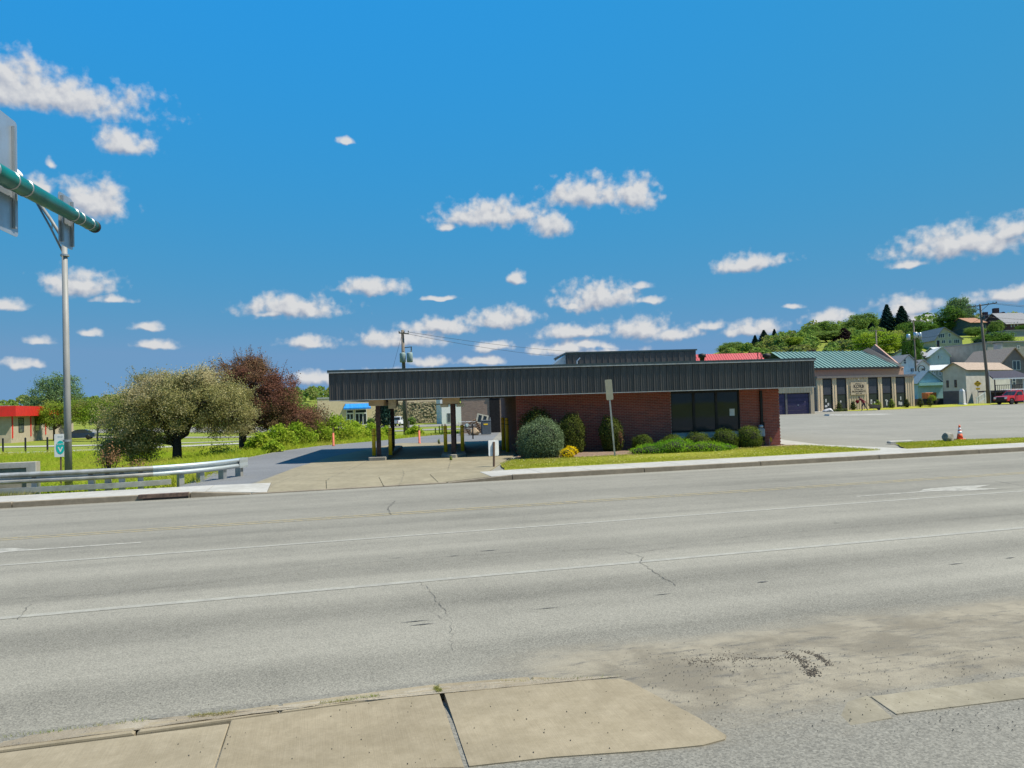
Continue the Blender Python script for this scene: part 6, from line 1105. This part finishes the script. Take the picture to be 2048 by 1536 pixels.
def shrub(name, label, loc, lobes, leafm, n, size, seed, group=None, cat='shrub', bias=.55, asp=.6, thick=.12, rough=.05, stem=True, lump=.0, hollow=True):
    """clipped or mounded shrub: a dense coat of leaves over a dark twiggy core"""
    rng = np.random.default_rng(seed); e = empty(name, loc, 0, label, cat, group); L = np.array(lobes); area = (L[:, 3]*L[:, 4]+L[:, 4]*L[:, 5]+L[:, 3]*L[:, 5]); k = rng.choice(len(L), n, p=area/area.sum()); d = rng.normal(size=(n, 3)); d /= np.linalg.norm(d, axis=1, keepdims=True)
    wob = 1+lump*(1.3*np.sin(d[:, 0]*5+seed)*np.sin(d[:, 1]*4.3+2*seed)+np.sin(d[:, 2]*6+d[:, 0]*4+seed)*.7+.6*np.sin(d[:, 0]*13+d[:, 2]*11+seed*3)*np.sin(d[:, 1]*12+seed)); wob = wob*np.where(rng.uniform(0, 1, n) < .03, rng.uniform(1.02, 1.12, n), 1.0); r = (1-thick*rng.uniform(0, 1, n)**1.5+rng.normal(size=n)*rough)*wob; p = L[k, :3]+d*L[k, 3:]*r[:, None]; keep = p[:, 2] > .02; p, d, k = p[keep], d[keep], k[keep]
    inside = np.zeros(len(p), bool)
    for i, l in enumerate(L): q = (((p-l[:3])/l[3:])**2).sum(1) < .62; inside |= q & (k != i)
    p, d = p[~inside], d[~inside]; v, f = leaf_quads(p, size, rng, d, bias, asp); link('crown', fast_mesh('crown', v, f, leafm), e)
    mb = MB()
    for l in L:
        for i in range(12): a = rng.uniform(0, 6.28); q = rng.uniform(.2, .75); mb.tube([(l[0]*.3, l[1]*.3, -.05), (l[0]+l[3]*q*.5*math.cos(a), l[1]+l[4]*q*.5*math.sin(a), l[2]*.5), (l[0]+l[3]*q*math.cos(a), l[1]+l[4]*q*math.sin(a), l[2]+l[5]*.5*rng.uniform(-.3, 1))], [.03, .02, .006], 4, False)
        if thick > .45: continue
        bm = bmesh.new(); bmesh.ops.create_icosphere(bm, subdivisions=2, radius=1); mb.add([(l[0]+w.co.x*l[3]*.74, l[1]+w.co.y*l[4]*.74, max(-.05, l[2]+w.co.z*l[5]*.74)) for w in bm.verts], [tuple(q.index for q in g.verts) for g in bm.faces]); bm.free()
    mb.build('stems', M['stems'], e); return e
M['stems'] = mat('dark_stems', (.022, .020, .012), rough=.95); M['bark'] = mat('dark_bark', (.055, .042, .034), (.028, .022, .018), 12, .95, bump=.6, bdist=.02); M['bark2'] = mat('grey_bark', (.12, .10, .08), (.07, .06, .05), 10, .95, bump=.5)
LM = dict(olive=leaf_mat('blossom_olive', (.37, .345, .16), (.20, .205, .075), (.47, .42, .25), .4, .5), purple=leaf_mat('purple_leaf', (.28, .125, .09), (.15, .066, .05), (.30, .20, .11), .35, .35), brown=leaf_mat('brown_twig_leaf', (.16, .11, .07), (.09, .065, .04), (.10, .12, .04), .25, .5), bright=leaf_mat('bright_shrub_leaf', (.34, .46, .04), (.18, .30, .03), (.40, .46, .06), .4, .6), lime=leaf_mat('lime_leaf', (.30, .40, .05), (.17, .26, .035), (.26, .26, .07), .4), green=leaf_mat('green_leaf', (.13, .23, .045), (.065, .135, .028), (.19, .27, .05), .3, .2), blueg=leaf_mat('hazy_green_leaf', (.20, .29, .13), (.12, .20, .09), None, .35), conif=leaf_mat('conifer_needle', (.035, .075, .06), (.016, .04, .034), None, .1), spruce=leaf_mat('dwarf_spruce_needle', (.25, .31, .17), (.075, .11, .058), None, .2), yew=leaf_mat('clipped_yew_leaf', (.13, .155, .035), (.035, .05, .013), None, .25), box=leaf_mat('boxwood_leaf', (.15, .195, .038), (.06, .09, .017), None, .3), juniper=leaf_mat('juniper_leaf', (.20, .40, .03), (.10, .25, .02), (.27, .46, .035), .35, 1.2), gold=leaf_mat('yellow_flower', (.92, .70, .015), (.78, .56, .01), None, .4), rust=leaf_mat('rusty_dead_leaf', (.30, .17, .09), (.17, .10, .06), None, .2), maroon=leaf_mat('maroon_leaf', (.075, .05, .055), (.05, .035, .04), None, .2), hill=leaf_mat('hill_leaf', (.21, .32, .075), (.125, .205, .05), (.25, .28, .09), .4, .12), redb=leaf_mat('red_bundle_leaf', (.30, .02, .04), (.18, .01, .02), None, .2))
# --- the two big trees on the left
b = Vector((-16.9, 37.4, 0)); b.z = tz(b.x, b.y)
dz = -b.z
lob = [(-.1,0,3.3,3.0,2.8,1.7), (-2.3,-.3,2.6,1.9,1.9,1.6), (2.0,.2,2.9,1.9,1.9,1.5), (-3.2,-.2,1.55,1.1,1.4,1.15), (.9,0,4.1,1.9,1.8,1.0), (-1.3,.3,4.0,1.5,1.6,.95), (-2.7,.0,.75,1.2,1.2,.9), (-3.5,-.2,.7,.8,.9,.9), (-1.6,-.5,1.3,1.0,1.0,.7), (3.0,.1,2.2,1.0,1.2,1.1)]
lob = [(a*.92+.1, c, d*.95+dz*.9-.3, e_*.9, f_*.9, g*.93) for a, c, d, e_, f_, g in lob]
tree('crabapple_tree', 'spreading olive grey flowering tree behind the guardrail', b, lob, (-.1, 0, 1.1+dz*.5), .25, LM['olive'], M['bark'], 520, 290, .25, .078, 5, 12, 420, .010, shell=.34, bias=.5, shoots=50)
b2_ = Vector((-17.0, 46.5, 0)); b2_.z = tz(b2_.x, b2_.y); dz = -b2_.z
lob = [(.2,0,5.0,2.3,2.2,1.6), (-1.0,0,4.2,1.9,2.0,1.6), (2.0,0,3.6,2.1,2.0,1.7), (.9,-.2,2.7,2.6,2.0,1.4), (3.4,0,2.0,1.6,1.6,1.2), (.3,0,5.8,1.3,1.3,.9), (-1.9,0,3.2,1.2,1.5,1.2)]; lob = [(a+.15, c, d*.9+dz-.35, e_, f_, g*.95) for a, c, d, e_, f_, g in lob]
tree('purple_leaf_tree', 'purple brown leaved tree behind the olive flowering tree', b2_, lob, (0, 0, 1.6), .27, LM['purple'], M['bark'], 380, 240, .28, .09, 6, 11, 360, .012, shell=.34, bias=.45, shoots=45)
def at_px(px, py, Y, lift=0.0): p = D(px, py, Y); return Vector((p.x, Y, tz(p.x, Y)+lift))
def hpx(py0, py1, Y): return abs(py1-py0)/1480*Y
# brown shrub to the right of it
p = at_px(628, 880, 50); shrub('twiggy_shrub', 'brown twiggy shrub between the purple tree and the canopy', p, [(0,0,1.1-p.z,1.3,1.2,1.4), (-1.1,0,.9-p.z,1.1,1.1,1.2), (.9,.2,.7-p.z,.9,.9,1.0)], LM['brown'], 9000, .12, 21, thick=.6, rough=.12, lump=.08)
tree('young_green_tree', 'tall airy green tree beyond the street light pole', at_px(112, 870, 118), [(0,0,6.2,4.2,3.8,2.8), (-2.4,0,4.4,2.8,2.6,2.0), (2.6,0,4.6,3.0,2.6,2.2), (.3,0,8.2,3.2,2.8,1.8)], (0, 0, 2.0), .2, LM['blueg'], M['bark2'], 240, 75, .5, .24, 31, 9, 150, .03, shell=.3)
tree('young_lime_tree', 'rounded lime green tree left of the street light pole base', at_px(108, 868, 104), [(0,0,3.7,2.7,2.4,1.7), (-2.5,0,3.5,1.8,1.7,1.3), (2.5,0,3.8,2.0,1.8,1.6)], (0, 0, 1.6), .16, LM['lime'], M['bark2'], 180, 85, .38, .19, 32, 6, 60, .02)
tree('roadside_lime_tree', 'small lime green tree on the lawn left of the flowering tree', at_px(195, 862, 100), [(0,0,3.7,2.5,2.2,1.7), (-1.6,0,4.4,1.8,1.6,1.3), (1.7,0,4.6,1.9,1.6,1.4)], (0, 0, 1.7), .13, LM['lime'], M['bark2'], 130, 55, .36, .2, 33, 6, 50, .02)
tree('lawn_tree', 'green tree half hidden behind the flowering tree crown', at_px(228, 855, 125), [(0,0,4.6,2.6,2.4,1.8), (1.6,0,5.6,2.0,2.0,1.5)], (0, 0, 2.0), .17, LM['lime'], M['bark2'], 130, 50, .45, .26, 34, 6, 50, .03)
# rank shrubs along the drive
rs = [(520, 905, 41, .62, 'low lime shrub at the foot of the purple tree'), (556, 895, 43, .8, 'lime shrub in the shrub row, second from the purple tree trunk'), (592, 888, 45, .85, 'yellow green shrub below the purple tree crown'), (632, 882, 47, .9, 'yellow green shrub left of the orange delineator'), (672, 872, 50, 1.1, 'tall bright green shrub under the fascia corner'), (708, 868, 52, .85, 'bright green shrub below the blue awning'), (742, 865, 54, .72, 'green shrub left of the outermost canopy column'), (770, 862, 56, .55, 'small green shrub between the outermost canopy columns'), (828, 862, 58, .5, 'low green weed clump at the foot of the utility pole'), (545, 912, 38.5, .4, 'low weed clump at the grass corner of the drive')]
for i, (px, py, Y, r_, lab) in enumerate(rs):
    p = at_px(px, py, Y, -.05); shrub('wild_shrub', lab, p, [(0,0,r_*.8,r_*1.05,r_,r_*1.0), (-r_*.7,.1,r_*.55,r_*.8,r_*.8,r_*.75), (r_*.75,-.1,r_*.6,r_*.8,r_*.8,r_*.8), (.1,-.2,r_*1.35,r_*.55,r_*.55,r_*.6)], LM['bright'], int(7500*r_+1500), .13, 50+i, 'wild shrubs along the drive', thick=.6, rough=.1, lump=.1, bias=.3)
p = at_px(235, 935, 31); shrub('rusty_bush', 'rust tinged low bush at the left skirt of the flowering tree', p, [(-.3,0,.75,.55,.5,.6), (.9,0,.35,.5,.5,.35)], LM['rust'], 900, .08, 71, thick=.8, rough=.2, lump=.1)
p = at_px(440, 925, 37); shrub('weed_bush', 'low dark weeds on the bank between the two tree trunks', p, [(0,0,.3,1.0,.6,.5)], LM['green'], 900, .1, 72, thick=.8, rough=.2, lump=.1)
for i, (px, py, Y, r_, lab) in enumerate(((641, 845, 150, 1.1, 'small round shrub at the left corner of the store'), (742, 849, 160, 1.0, 'round shrub right of the store entrance'), (823, 848, 158, 1.0, 'yellow green shrub before the stone wall'), (809, 850, 158, .9, 'brown shrub before the stone wall'))): p = at_px(px, py, Y); shrub('store_shrub', lab, p, [(0,0,r_*.8,r_,r_,r_)], LM['brown'] if 'brown' in lab else LM['green'], 700, .25, 80+i, 'shrubs before the store', lump=.06, thick=.4)
p = at_px(768, 856, 140); tree('dark_conifer', 'dark dense conifer before the stone wall, seen through the canopy', p, [(0,0,2.4,1.5,1.5,2.4), (.2,0,4.4,1.1,1.1,1.9)], (0, 0, 1), .2, LM['conif'], M['bark'], 160, 40, .35, .3, 85, 4, 20, .03)
# --- clipped shrubs before the brick wall
def bp_(px, py, Y): p = D(px, py, Y); return Vector((p.x, Y, .13))
shrub('dwarf_spruce', 'big rounded pale blue green dwarf spruce before the brick corner', bp_(1083, 912, 28.2), [(0,0,.62,.90,.85,.86), (0,0,.35,.86,.8,.6)], LM['spruce'], 26000, .060, 1, None, 'spruce', .5, .4, .22, .035, lump=.05)
shrub('clipped_yew', 'tall rounded dark green yew behind the dwarf spruce', bp_(1074, 895, 30.2), [(0,0,.9,.72,.6,.95), (0,0,.4,.7,.6,.5)], LM['yew'], 15000, .055, 2, 'clipped yews along the wall', lump=.065, thick=.2); shrub('clipped_yew', 'upright dark green yew right of the dwarf spruce', bp_(1143, 890, 30.1), [(.02,0,.78,.55,.5,.82), (.05,0,.35,.5,.45,.4)], LM['yew'], 12000, .055, 3, 'clipped yews along the wall', lump=.065, thick=.2)
shrub('clipped_yew', 'upright dark green yew behind the leaning road sign', bp_(1222, 888, 30.2), [(0,0,.75,.48,.45,.72), (.05,0,.35,.42,.4,.4)], LM['yew'], 9000, .055, 4, 'clipped yews along the wall', lump=.065, thick=.2); shrub('dead_sprig', 'dead orange sprig on the yew behind the leaning sign', bp_(1241, 880, 29.75)+Vector((0,0,.32)), [(0,0,.28,.10,.1,.26)], LM['rust'], 260, .05, 5, None, 'twig', thick=.8)
for i, (px, Y, rx, rz, lab) in enumerate(((1285, 30.1, .42, .38, 'leftmost low boxwood mound under the window'), (1345, 30.3, .46, .36, 'second boxwood mound from the left under the window'), (1395, 30.4, .55, .40, 'boxwood mound under the middle window pane'), (1450, 30.2, .53, .47, 'round boxwood mound under the right window pane'), (1499, 30.25, .50, .52, 'roundest boxwood mound beside the gas meter'))): shrub('boxwood', lab, bp_(px, 889, Y), [(0,0,rz*.75,rx,rx*.9,rz), (0,0,rz*.4,rx*.95,rx*.85,rz*.6)], LM['box'], 7500, .045, 90+i, 'boxwood mounds along the wall', lump=.06, thick=.2)
jp = bp_(1360, 893, 28.6); lobs = []; rg = random.Random(4)
for i in range(15): x = -1.55+3.3*i/14+rg.uniform(-.1, .1); lobs.append((x, rg.uniform(-.35, .45), rg.uniform(.1, .24)*(1.2-abs(x)*.3), rg.uniform(.4, .6), rg.uniform(.32, .5), rg.uniform(.2, .36)*(1.25-abs(x)*.35)))
shrub('spreading_juniper', 'sprawling bright green juniper spread over the bed before the window', jp, lobs, LM['juniper'], 26000, .055, 7, None, 'juniper', .3, .4, .4, .10, lump=.08)
for (px, py, Y, lab) in ((1141, 896, 28.9, 'upper yellow flowering mound beside the dwarf spruce'), (1133, 912, 27.6, 'lower yellow flowering mound beside the dwarf spruce')): shrub('yellow_flowers', lab, bp_(px, py, Y), [(0,0,.16,.26,.24,.22), (.14,.02,.12,.18,.18,.16)], LM['gold'], 1800, .038, int(px), 'yellow flower mounds', 'flowers', lump=.08, thick=.4)
for (px, py, sc) in ((910, 905, .30), (902, 921, .12), (878, 888, .25)): p = G(px, py, .1); shrub('pavement_weed', {910: 'spindly green weed in the apron joint before the middle island', 902: 'tiny weed tuft in the apron crack', 878: 'weeds sprouting at the shadow edge between the islands'}[px], p, [(0,0,sc*.6,sc*.35,sc*.35,sc*.7)], LM['lime'], 90, .06, int(px), None, 'weed', thick=.9, rough=.2)
# --- shop planting
for i, (px, py, lab) in enumerate(((1674, 816, 'left cone shrub before the shop windows'), (1702, 816, 'cone shrub left of the shop sign'), (1752, 814, 'cone shrub behind the garden cart'), (1779, 813, 'cone shrub between the right shop windows'), (1809, 812, 'cone shrub under the last shop window'), (1836, 811, 'cone shrub at the right shop corner'), (1855, 811, 'cone shrub past the shop corner'))): p = D(px, py, 94+i*.75-(.5)); shrub('cone_shrub', lab, (p.x, p.y-.6, .1+.03*i), [(0,0,.42,.42,.42,.45), (0,0,.78,.27,.27,.42)], LM['lime'] if i in (2, 3) else LM['yew'], 500, .11, 120+i, 'cone shrubs before the shop', lump=.05, thick=.3)
shrub('low_hedge', 'low yellowish hedge at the left end of the shop', (D(1672, 822, 91.5).x, 91.3, .1), [(x,0,.12,.35,.3,.22) for x in (-.9,-.4,.1,.6,1.0)], LM['box'], 900, .1, 130, None, 'hedge'); tree('weeping_tree', 'small weeping ornamental tree right of the shop', (D(1865, 812, 100).x, 100, .1), [(0,0,1.25,.42,.42,.42)], (0, 0, 1.2), .04, LM['lime'], M['bark2'], 40, 25, .12, .1, 131, 4, 10, .01)
rock('landscape_stone', (D(1656, 818, 91).x, 91, .2), .7, .5, .35, 6, 'pale flat landscape stone at the shop corner', m=M['granite']); rock('landscape_stone', (D(1868, 812, 101).x+.4, 101, .15), .35, .3, .2, 7, 'small pale stone beside the weeping tree', m=M['granite'])
shrub('garden_clippings', 'green clippings heaped in the garden cart', pp+Vector((1.35, 0, .52)), [(0,0,.12,.45,.3,.22)], LM['lime'], 350, .1, 140, None, 'clippings', thick=.6); shrub('red_bundle', 'dark red bundle of foliage in the arms of the person', pp+Vector((-.78, .02, .88)), [(0,0,.24,.22,.2,.24)], LM['redb'], 350, .09, 141, None, 'bundle', thick=.6)
# --- trees of the hill: a few crowns shared by copies
def proto(seed, lobes, leaf, clumps, per, cr, size, conifer=False):
    rng = np.random.default_rng(seed); e = empty('hill_tree', (0, 0, -900))
    if conifer:
        pts, outs = [], []
        for z in np.linspace(.12, .98, 26):
            R = .24*(1-z)**.85+.01; m_ = int(16+70*R/.24)
            a = rng.uniform(0, 6.283, m_*9); r_ = R*rng.uniform(.25, 1, m_*9)*(.75+.25*np.sin(a*7+z*50)); pts.append(np.stack([r_*np.cos(a), r_*np.sin(a), z-r_*.25+rng.normal(size=len(a))*.008], 1)); outs.append(np.stack([np.cos(a), np.sin(a), np.full(len(a), .5)], 1))
        p = np.concatenate(pts); o = np.concatenate(outs); v, f = leaf_quads(p, .042, rng, o, .3, .45); MB().tube([(0,0,-.1),(0,0,.5),(0,0,.95)], [.025, .015, .004], 7).build('trunk', M['bark'], e)
    else:
        cc, p, o = crown_points(lobes, clumps, per, cr, rng, .6); v, f = leaf_quads(p, size, rng, o, .5, .7); branches((0, 0, -.1), (0, 0, .32), cc, rng, .03, 6, .004, 50).build('trunk', M['bark'], e)
    link('crown', fast_mesh('crown', v, f, leaf), e); return e
PR = [proto(201, [(0,0,.62,.38,.38,.36), (-.2,0,.5,.26,.3,.26), (.22,0,.52,.26,.3,.28), (.05,.1,.78,.24,.24,.2)], LM['hill'], 220, 60, .05, .034), proto(202, [(0,0,.56,.46,.44,.36), (.2,0,.7,.28,.28,.24), (-.24,0,.64,.28,.28,.26)], LM['hill'], 220, 60, .055, .036), proto(203, [(0,0,.55,.32,.32,.42), (0,.05,.74,.24,.24,.24), (-.16,0,.42,.22,.22,.22), (.18,0,.46,.2,.22,.24)], LM['hill'], 200, 60, .046, .032)]
PC = proto(204, None, LM['conif'], 0, 0, 0, 0, True)
used = set()
def hill_tree(kind, px, pyt, pyb, Y, wide, leaf, label, seed):
    src = PC if kind == 'c' else PR[kind]; p = D(px, pyb, Y); g = tz(p.x, Y); top = D(px, pyt, Y).z; h = top-g; e = src if id(src) not in used else copy_tree(src); used.add(id(src))
    e.name = 'conifer_tree' if kind == 'c' else 'hill_tree'; e.location = (p.x, Y, g-.3); e.rotation_euler = (0, 0, seed*1.7); sw__ = wide*Y/1480/(.84 if kind != 'c' else .33); e.scale = (sw__, sw__, h/.97); tag(e, label, 'tree', 'trees on the hillside')
    for ch in e.children:
        if ch.data and ch.name.startswith('crown'): ch.material_slots[0].link = 'OBJECT'; ch.material_slots[0].material = leaf
    return e
HT_ = [('c', 1511, 669, 700, 250, 17, 'conif', 'smallest dark conifer above the red roof'), ('c', 1529, 659, 700, 255, 25, 'conif', 'middle dark conifer above the red roof'), ('c', 1550, 657, 700, 258, 17, 'conif', 'slender dark conifer right of the red roof conifers'),
 (0, 1463, 683, 720, 240, 58, 'hill', 'pale green round tree above the middle of the red roof'), (1, 1545, 680, 720, 235, 55, 'hill', 'light green bushy tree left of centre above the green roof'), (2, 1595, 672, 720, 215, 66, 'lime', 'lime green rounded tree above the green shop roof'), (0, 1622, 651, 720, 250, 48, 'hill', 'taller yellow green tree behind the rounded lime tree'), (1, 1656, 660, 720, 225, 60, 'hill', 'green tree left of the dark spruce on the hill'), ('c', 1690, 655, 720, 222, 46, 'maroon', 'dark drooping spruce in the middle of the hill trees'), (2, 1655, 640, 720, 270, 70, 'hill', 'hazy green tree on the crest behind the dark spruce'), (0, 1725, 627, 720, 262, 76, 'hill', 'large olive green tree on the crest'), (1, 1757, 660, 722, 180, 74, 'bright', 'bright yellow green tree above the shop gable'), (0, 1795, 668, 725, 186, 46, 'lime', 'yellow green tree right of the shop gable'), ('c', 1745, 645, 700, 235, 34, 'conif', 'flat topped dark pine behind the bright tree'),
 ('c', 1777, 609, 700, 240, 38, 'conif', 'left of the two tall conifers on the skyline'), ('c', 1807, 612, 710, 238, 44, 'conif', 'right of the two tall conifers on the skyline'), (1, 1835, 640, 730, 215, 62, 'green', 'shaded green tree below the tall conifers'), (2, 1858, 648, 720, 222, 42, 'blueg', 'hazy tree left of the cream hillside house'), (2, 1900, 610, 668, 250, 66, 'green', 'big round dark green tree above the cream house'), (0, 1922, 594, 665, 262, 58, 'blueg', 'tall hazy tree behind the big round tree'), (1, 1950, 652, 682, 225, 32, 'hill', 'pale small tree before the dark green house'), (0, 1993, 640, 676, 228, 30, 'hill', 'olive tree before the brick mansion'), (1, 1990, 662, 712, 185, 62, 'green', 'dense green tree left of the flat roofed block'), (2, 1963, 675, 725, 175, 40, 'conif', 'dark shaded tree behind the leaning pole'), (1, 1825, 662, 745, 150, 34, 'green', 'shaded tree behind the farther utility pole'), (0, 2040, 630, 668, 262, 44, 'hill', 'pale tree behind the brick houses at the right edge'), (2, 1625, 696, 730, 175, 42, 'maroon', 'small purple tree peeping over the green roof'), (1, 2046, 648, 672, 225, 24, 'green', 'green tree at the right edge below the brick house')]
for i, (kd_, px, pt, pb_, Y, w_, lf, lab) in enumerate(HT_): hill_tree(kd_, px, pt, pb_, Y, w_, LM[lf], lab, i)
# woods beyond: one mass
rng = np.random.default_rng(77); PV, PF, n0_ = [], [], 0
def wood(n, xr, yr, hmin, hmax, leafs, size):
    global n0_
    x = rng.uniform(*xr, n); y = rng.uniform(*yr, n); z = terrain_z(x, y); h = rng.uniform(hmin, hmax, n); d = rng.normal(size=(n, leafs, 3)); d /= np.linalg.norm(d, axis=2, keepdims=True); r_ = rng.uniform(.75, 1.05, (n, leafs, 1)); d[:, :, 2] = np.abs(d[:, :, 2])*.9-.15
    p = np.stack([x, y, z+h*.35], 1)[:, None, :]+d*r_*np.stack([h*.48, h*.48, h*.62], 1)[:, None, :]; v, f = leaf_quads(p.reshape(-1, 3), size, rng, d.reshape(-1, 3), .4, .75); PV.append(v); PF.append(f+n0_); n0_ += len(v)
wood(170, (-900, -120), (620, 1000), 9, 15, 160, 2.6); wood(120, (-420, 60), (430, 760), 8, 13, 170, 2.2); wood(80, (150, 420), (300, 420), 9, 14, 200, 1.8); wood(80, (-190, -75), (150, 260), 4, 7, 150, 1.1); wood(34, (-75, -30), (215, 300), 5, 8, 150, 1.1); wood(50, (112, 210), (262, 300), 7, 11, 220, 1.3); wood(60, (66, 90), (185, 240), 3, 5, 220, .8); wood(30, (98, 122), (205, 250), 3, 5, 220, .8)
tag(link('distant_woodland', fast_mesh('distant_woodland', np.concatenate(PV), np.concatenate(PF), LM['hill'])), 'far spring green woods along the horizon and behind the hill houses', 'woodland', kind='stuff')
# --- grass
def blades(name, label, pts, h, w, seed, matl, lean=.35):
    rng = np.random.default_rng(seed); n = len(pts); a = rng.uniform(0, 6.283, n); hh = h*rng.uniform(.45, 1.3, n); ww = w*rng.uniform(.6, 1.4, n); dx = np.stack([np.cos(a), np.sin(a), np.zeros(n)], 1); ln = rng.normal(size=(n, 3))*lean; ln[:, 2] = 0
    v = np.stack([pts-dx*ww[:, None]/2, pts+dx*ww[:, None]/2, pts+(np.array([0, 0, 1])+ln)*hh[:, None]], 1).reshape(-1, 3); f = np.arange(n*3).reshape(-1, 3)
    return tag(link(name, fast_mesh(name, v, f, matl)), label, 'grass', kind='stuff')
def in_poly(n, poly, rng):
    P_ = np.array([(p[0], p[1]) for p in poly]); lo, hi = P_.min(0), P_.max(0); q = rng.uniform(lo, hi, (n*3, 2)); d = poly_dist(q[:, 0], q[:, 1], [tuple(p) for p in P_]); return q[d == 0][:n]
LM['grass'] = leaf_mat('grass_blade', (.30, .34, .03), (.20, .25, .022), (.36, .36, .08), .5, .5); LM['tall'] = leaf_mat('tall_grass_blade', (.38, .46, .04), (.24, .34, .03), (.45, .46, .08), .5, .25)
rng = np.random.default_rng(1)
q = in_poly(42000, lawn_poly, rng); blades('lawn_grass', 'bright short lawn grass before the brick wall', np.column_stack([q, np.full(len(q), .135)+.03*rng.uniform(0, 1, len(q))]), .045, .014, 2, LM['grass'], .9)
q = in_poly(30000, strip_poly, rng); blades('verge_grass', 'ragged grass of the verge strip by the traffic cone', np.column_stack([q, np.full(len(q), .14)]), .07, .016, 3, LM['grass'], .8)
q = rng.uniform((-48, 22.5), (-8.8, 60), (330000, 2)); nn = -q[:, 0]*math.sin(ROAD_ANG)+q[:, 1]*math.cos(ROAD_ANG); dd = poly_dist(q[:, 0], q[:, 1], LOT); q = q[(nn > 22.95) & (dd > .12) & (q[:, 0] > -q[:, 1]*.78-1)]
q = q[rng.uniform(0, 1, len(q)) < np.clip(1.25-q[:, 1]/70, .25, 1)]; z = terrain_z(q[:, 0], q[:, 1]); blades('ditch_grass', 'tall unmown grass in the ditch behind the guardrail', np.column_stack([q, z]), .34, .04, 4, LM['tall'], .95)
q = rng.uniform((-13, 47), (4, 74), (40000, 2)); dd = poly_dist(q[:, 0], q[:, 1], LOT); q = q[dd > .15]; z = terrain_z(q[:, 0], q[:, 1]); blades('rear_grass', 'rough grass beyond the rear drive behind the canopy', np.column_stack([q, z]), .26, .045, 5, LM['tall'], .95)
# clover heads and dandelions in the lawn
q = np.concatenate([in_poly(420, lawn_poly, rng), in_poly(160, strip_poly, rng)]); fc = np.column_stack([q, np.full(len(q), .19)+.02*rng.uniform(0, 1, len(q))]); v, f = leaf_quads(np.repeat(fc, 3, 0)+rng.normal(size=(len(fc)*3, 3))*.006, .035, rng, np.tile([0, 0, 1.0], (len(fc)*3, 1)), .7, .9); tag(link('lawn_flowers', fast_mesh('lawn_flowers', v, f, leaf_mat('clover_head', (.62, .60, .38), (.60, .52, .08), None, .3))), 'pale clover heads and dandelions dotting the lawn', 'flowers', kind='stuff')
# dry tufts: foot of the guardrail, pavement seam, near corner
q = rng.uniform(0, 1, (9000, 2)); s__ = -22+14.2*q[:, 0]; n__ = 22.75+.5*q[:, 1]; pts = np.column_stack([s__*math.cos(ROAD_ANG)-n__*math.sin(ROAD_ANG), s__*math.sin(ROAD_ANG)+n__*math.cos(ROAD_ANG), np.full(len(q), .0)]); LM['dry'] = leaf_mat('dry_grass_blade', (.33, .29, .12), (.20, .20, .05), (.20, .26, .04), .3, 1.0); blades('guardrail_grass', 'dry grass tufts at the foot of the guardrail', pts, .2, .02, 6, LM['dry'], .4)
sm = []
for a, b, n_ in ((NS(380,1434), NS(470,1426), 500), (NS(640,1408), NS(760,1392), 350), (NS(870,1376), NS(880,1384), 260), (NS(1000,1363), NS(1240,1354), 120), (NS(0,1476), NS(300,1440), 250)):
    t = rng.uniform(0, 1, n_)[:, None]; sm.append(np.array(a)[None]*(1-t)+np.array(b)[None]*t+rng.normal(size=(n_, 3))*np.array([.012, .012, 0]))
blades('seam_grass', 'dry grass in the seam behind the near kerb', np.concatenate(sm), .022, .003, 7, LM['dry'], .7)
c0, c1 = G(950,1545,.06), G(1250,1520,.06); t = rng.uniform(0, 1, 5000)[:, None]; pts = np.array(c0)[None]*(1-t)+np.array(c1)[None]*t+np.column_stack([rng.normal(size=5000)*.03, -np.abs(rng.normal(size=5000))*.12, np.full(5000, -.04)]); blades('corner_grass', 'dark grass tuft at the bottom edge beside the near slab', pts, .05, .004, 8, LM['green'], .5)
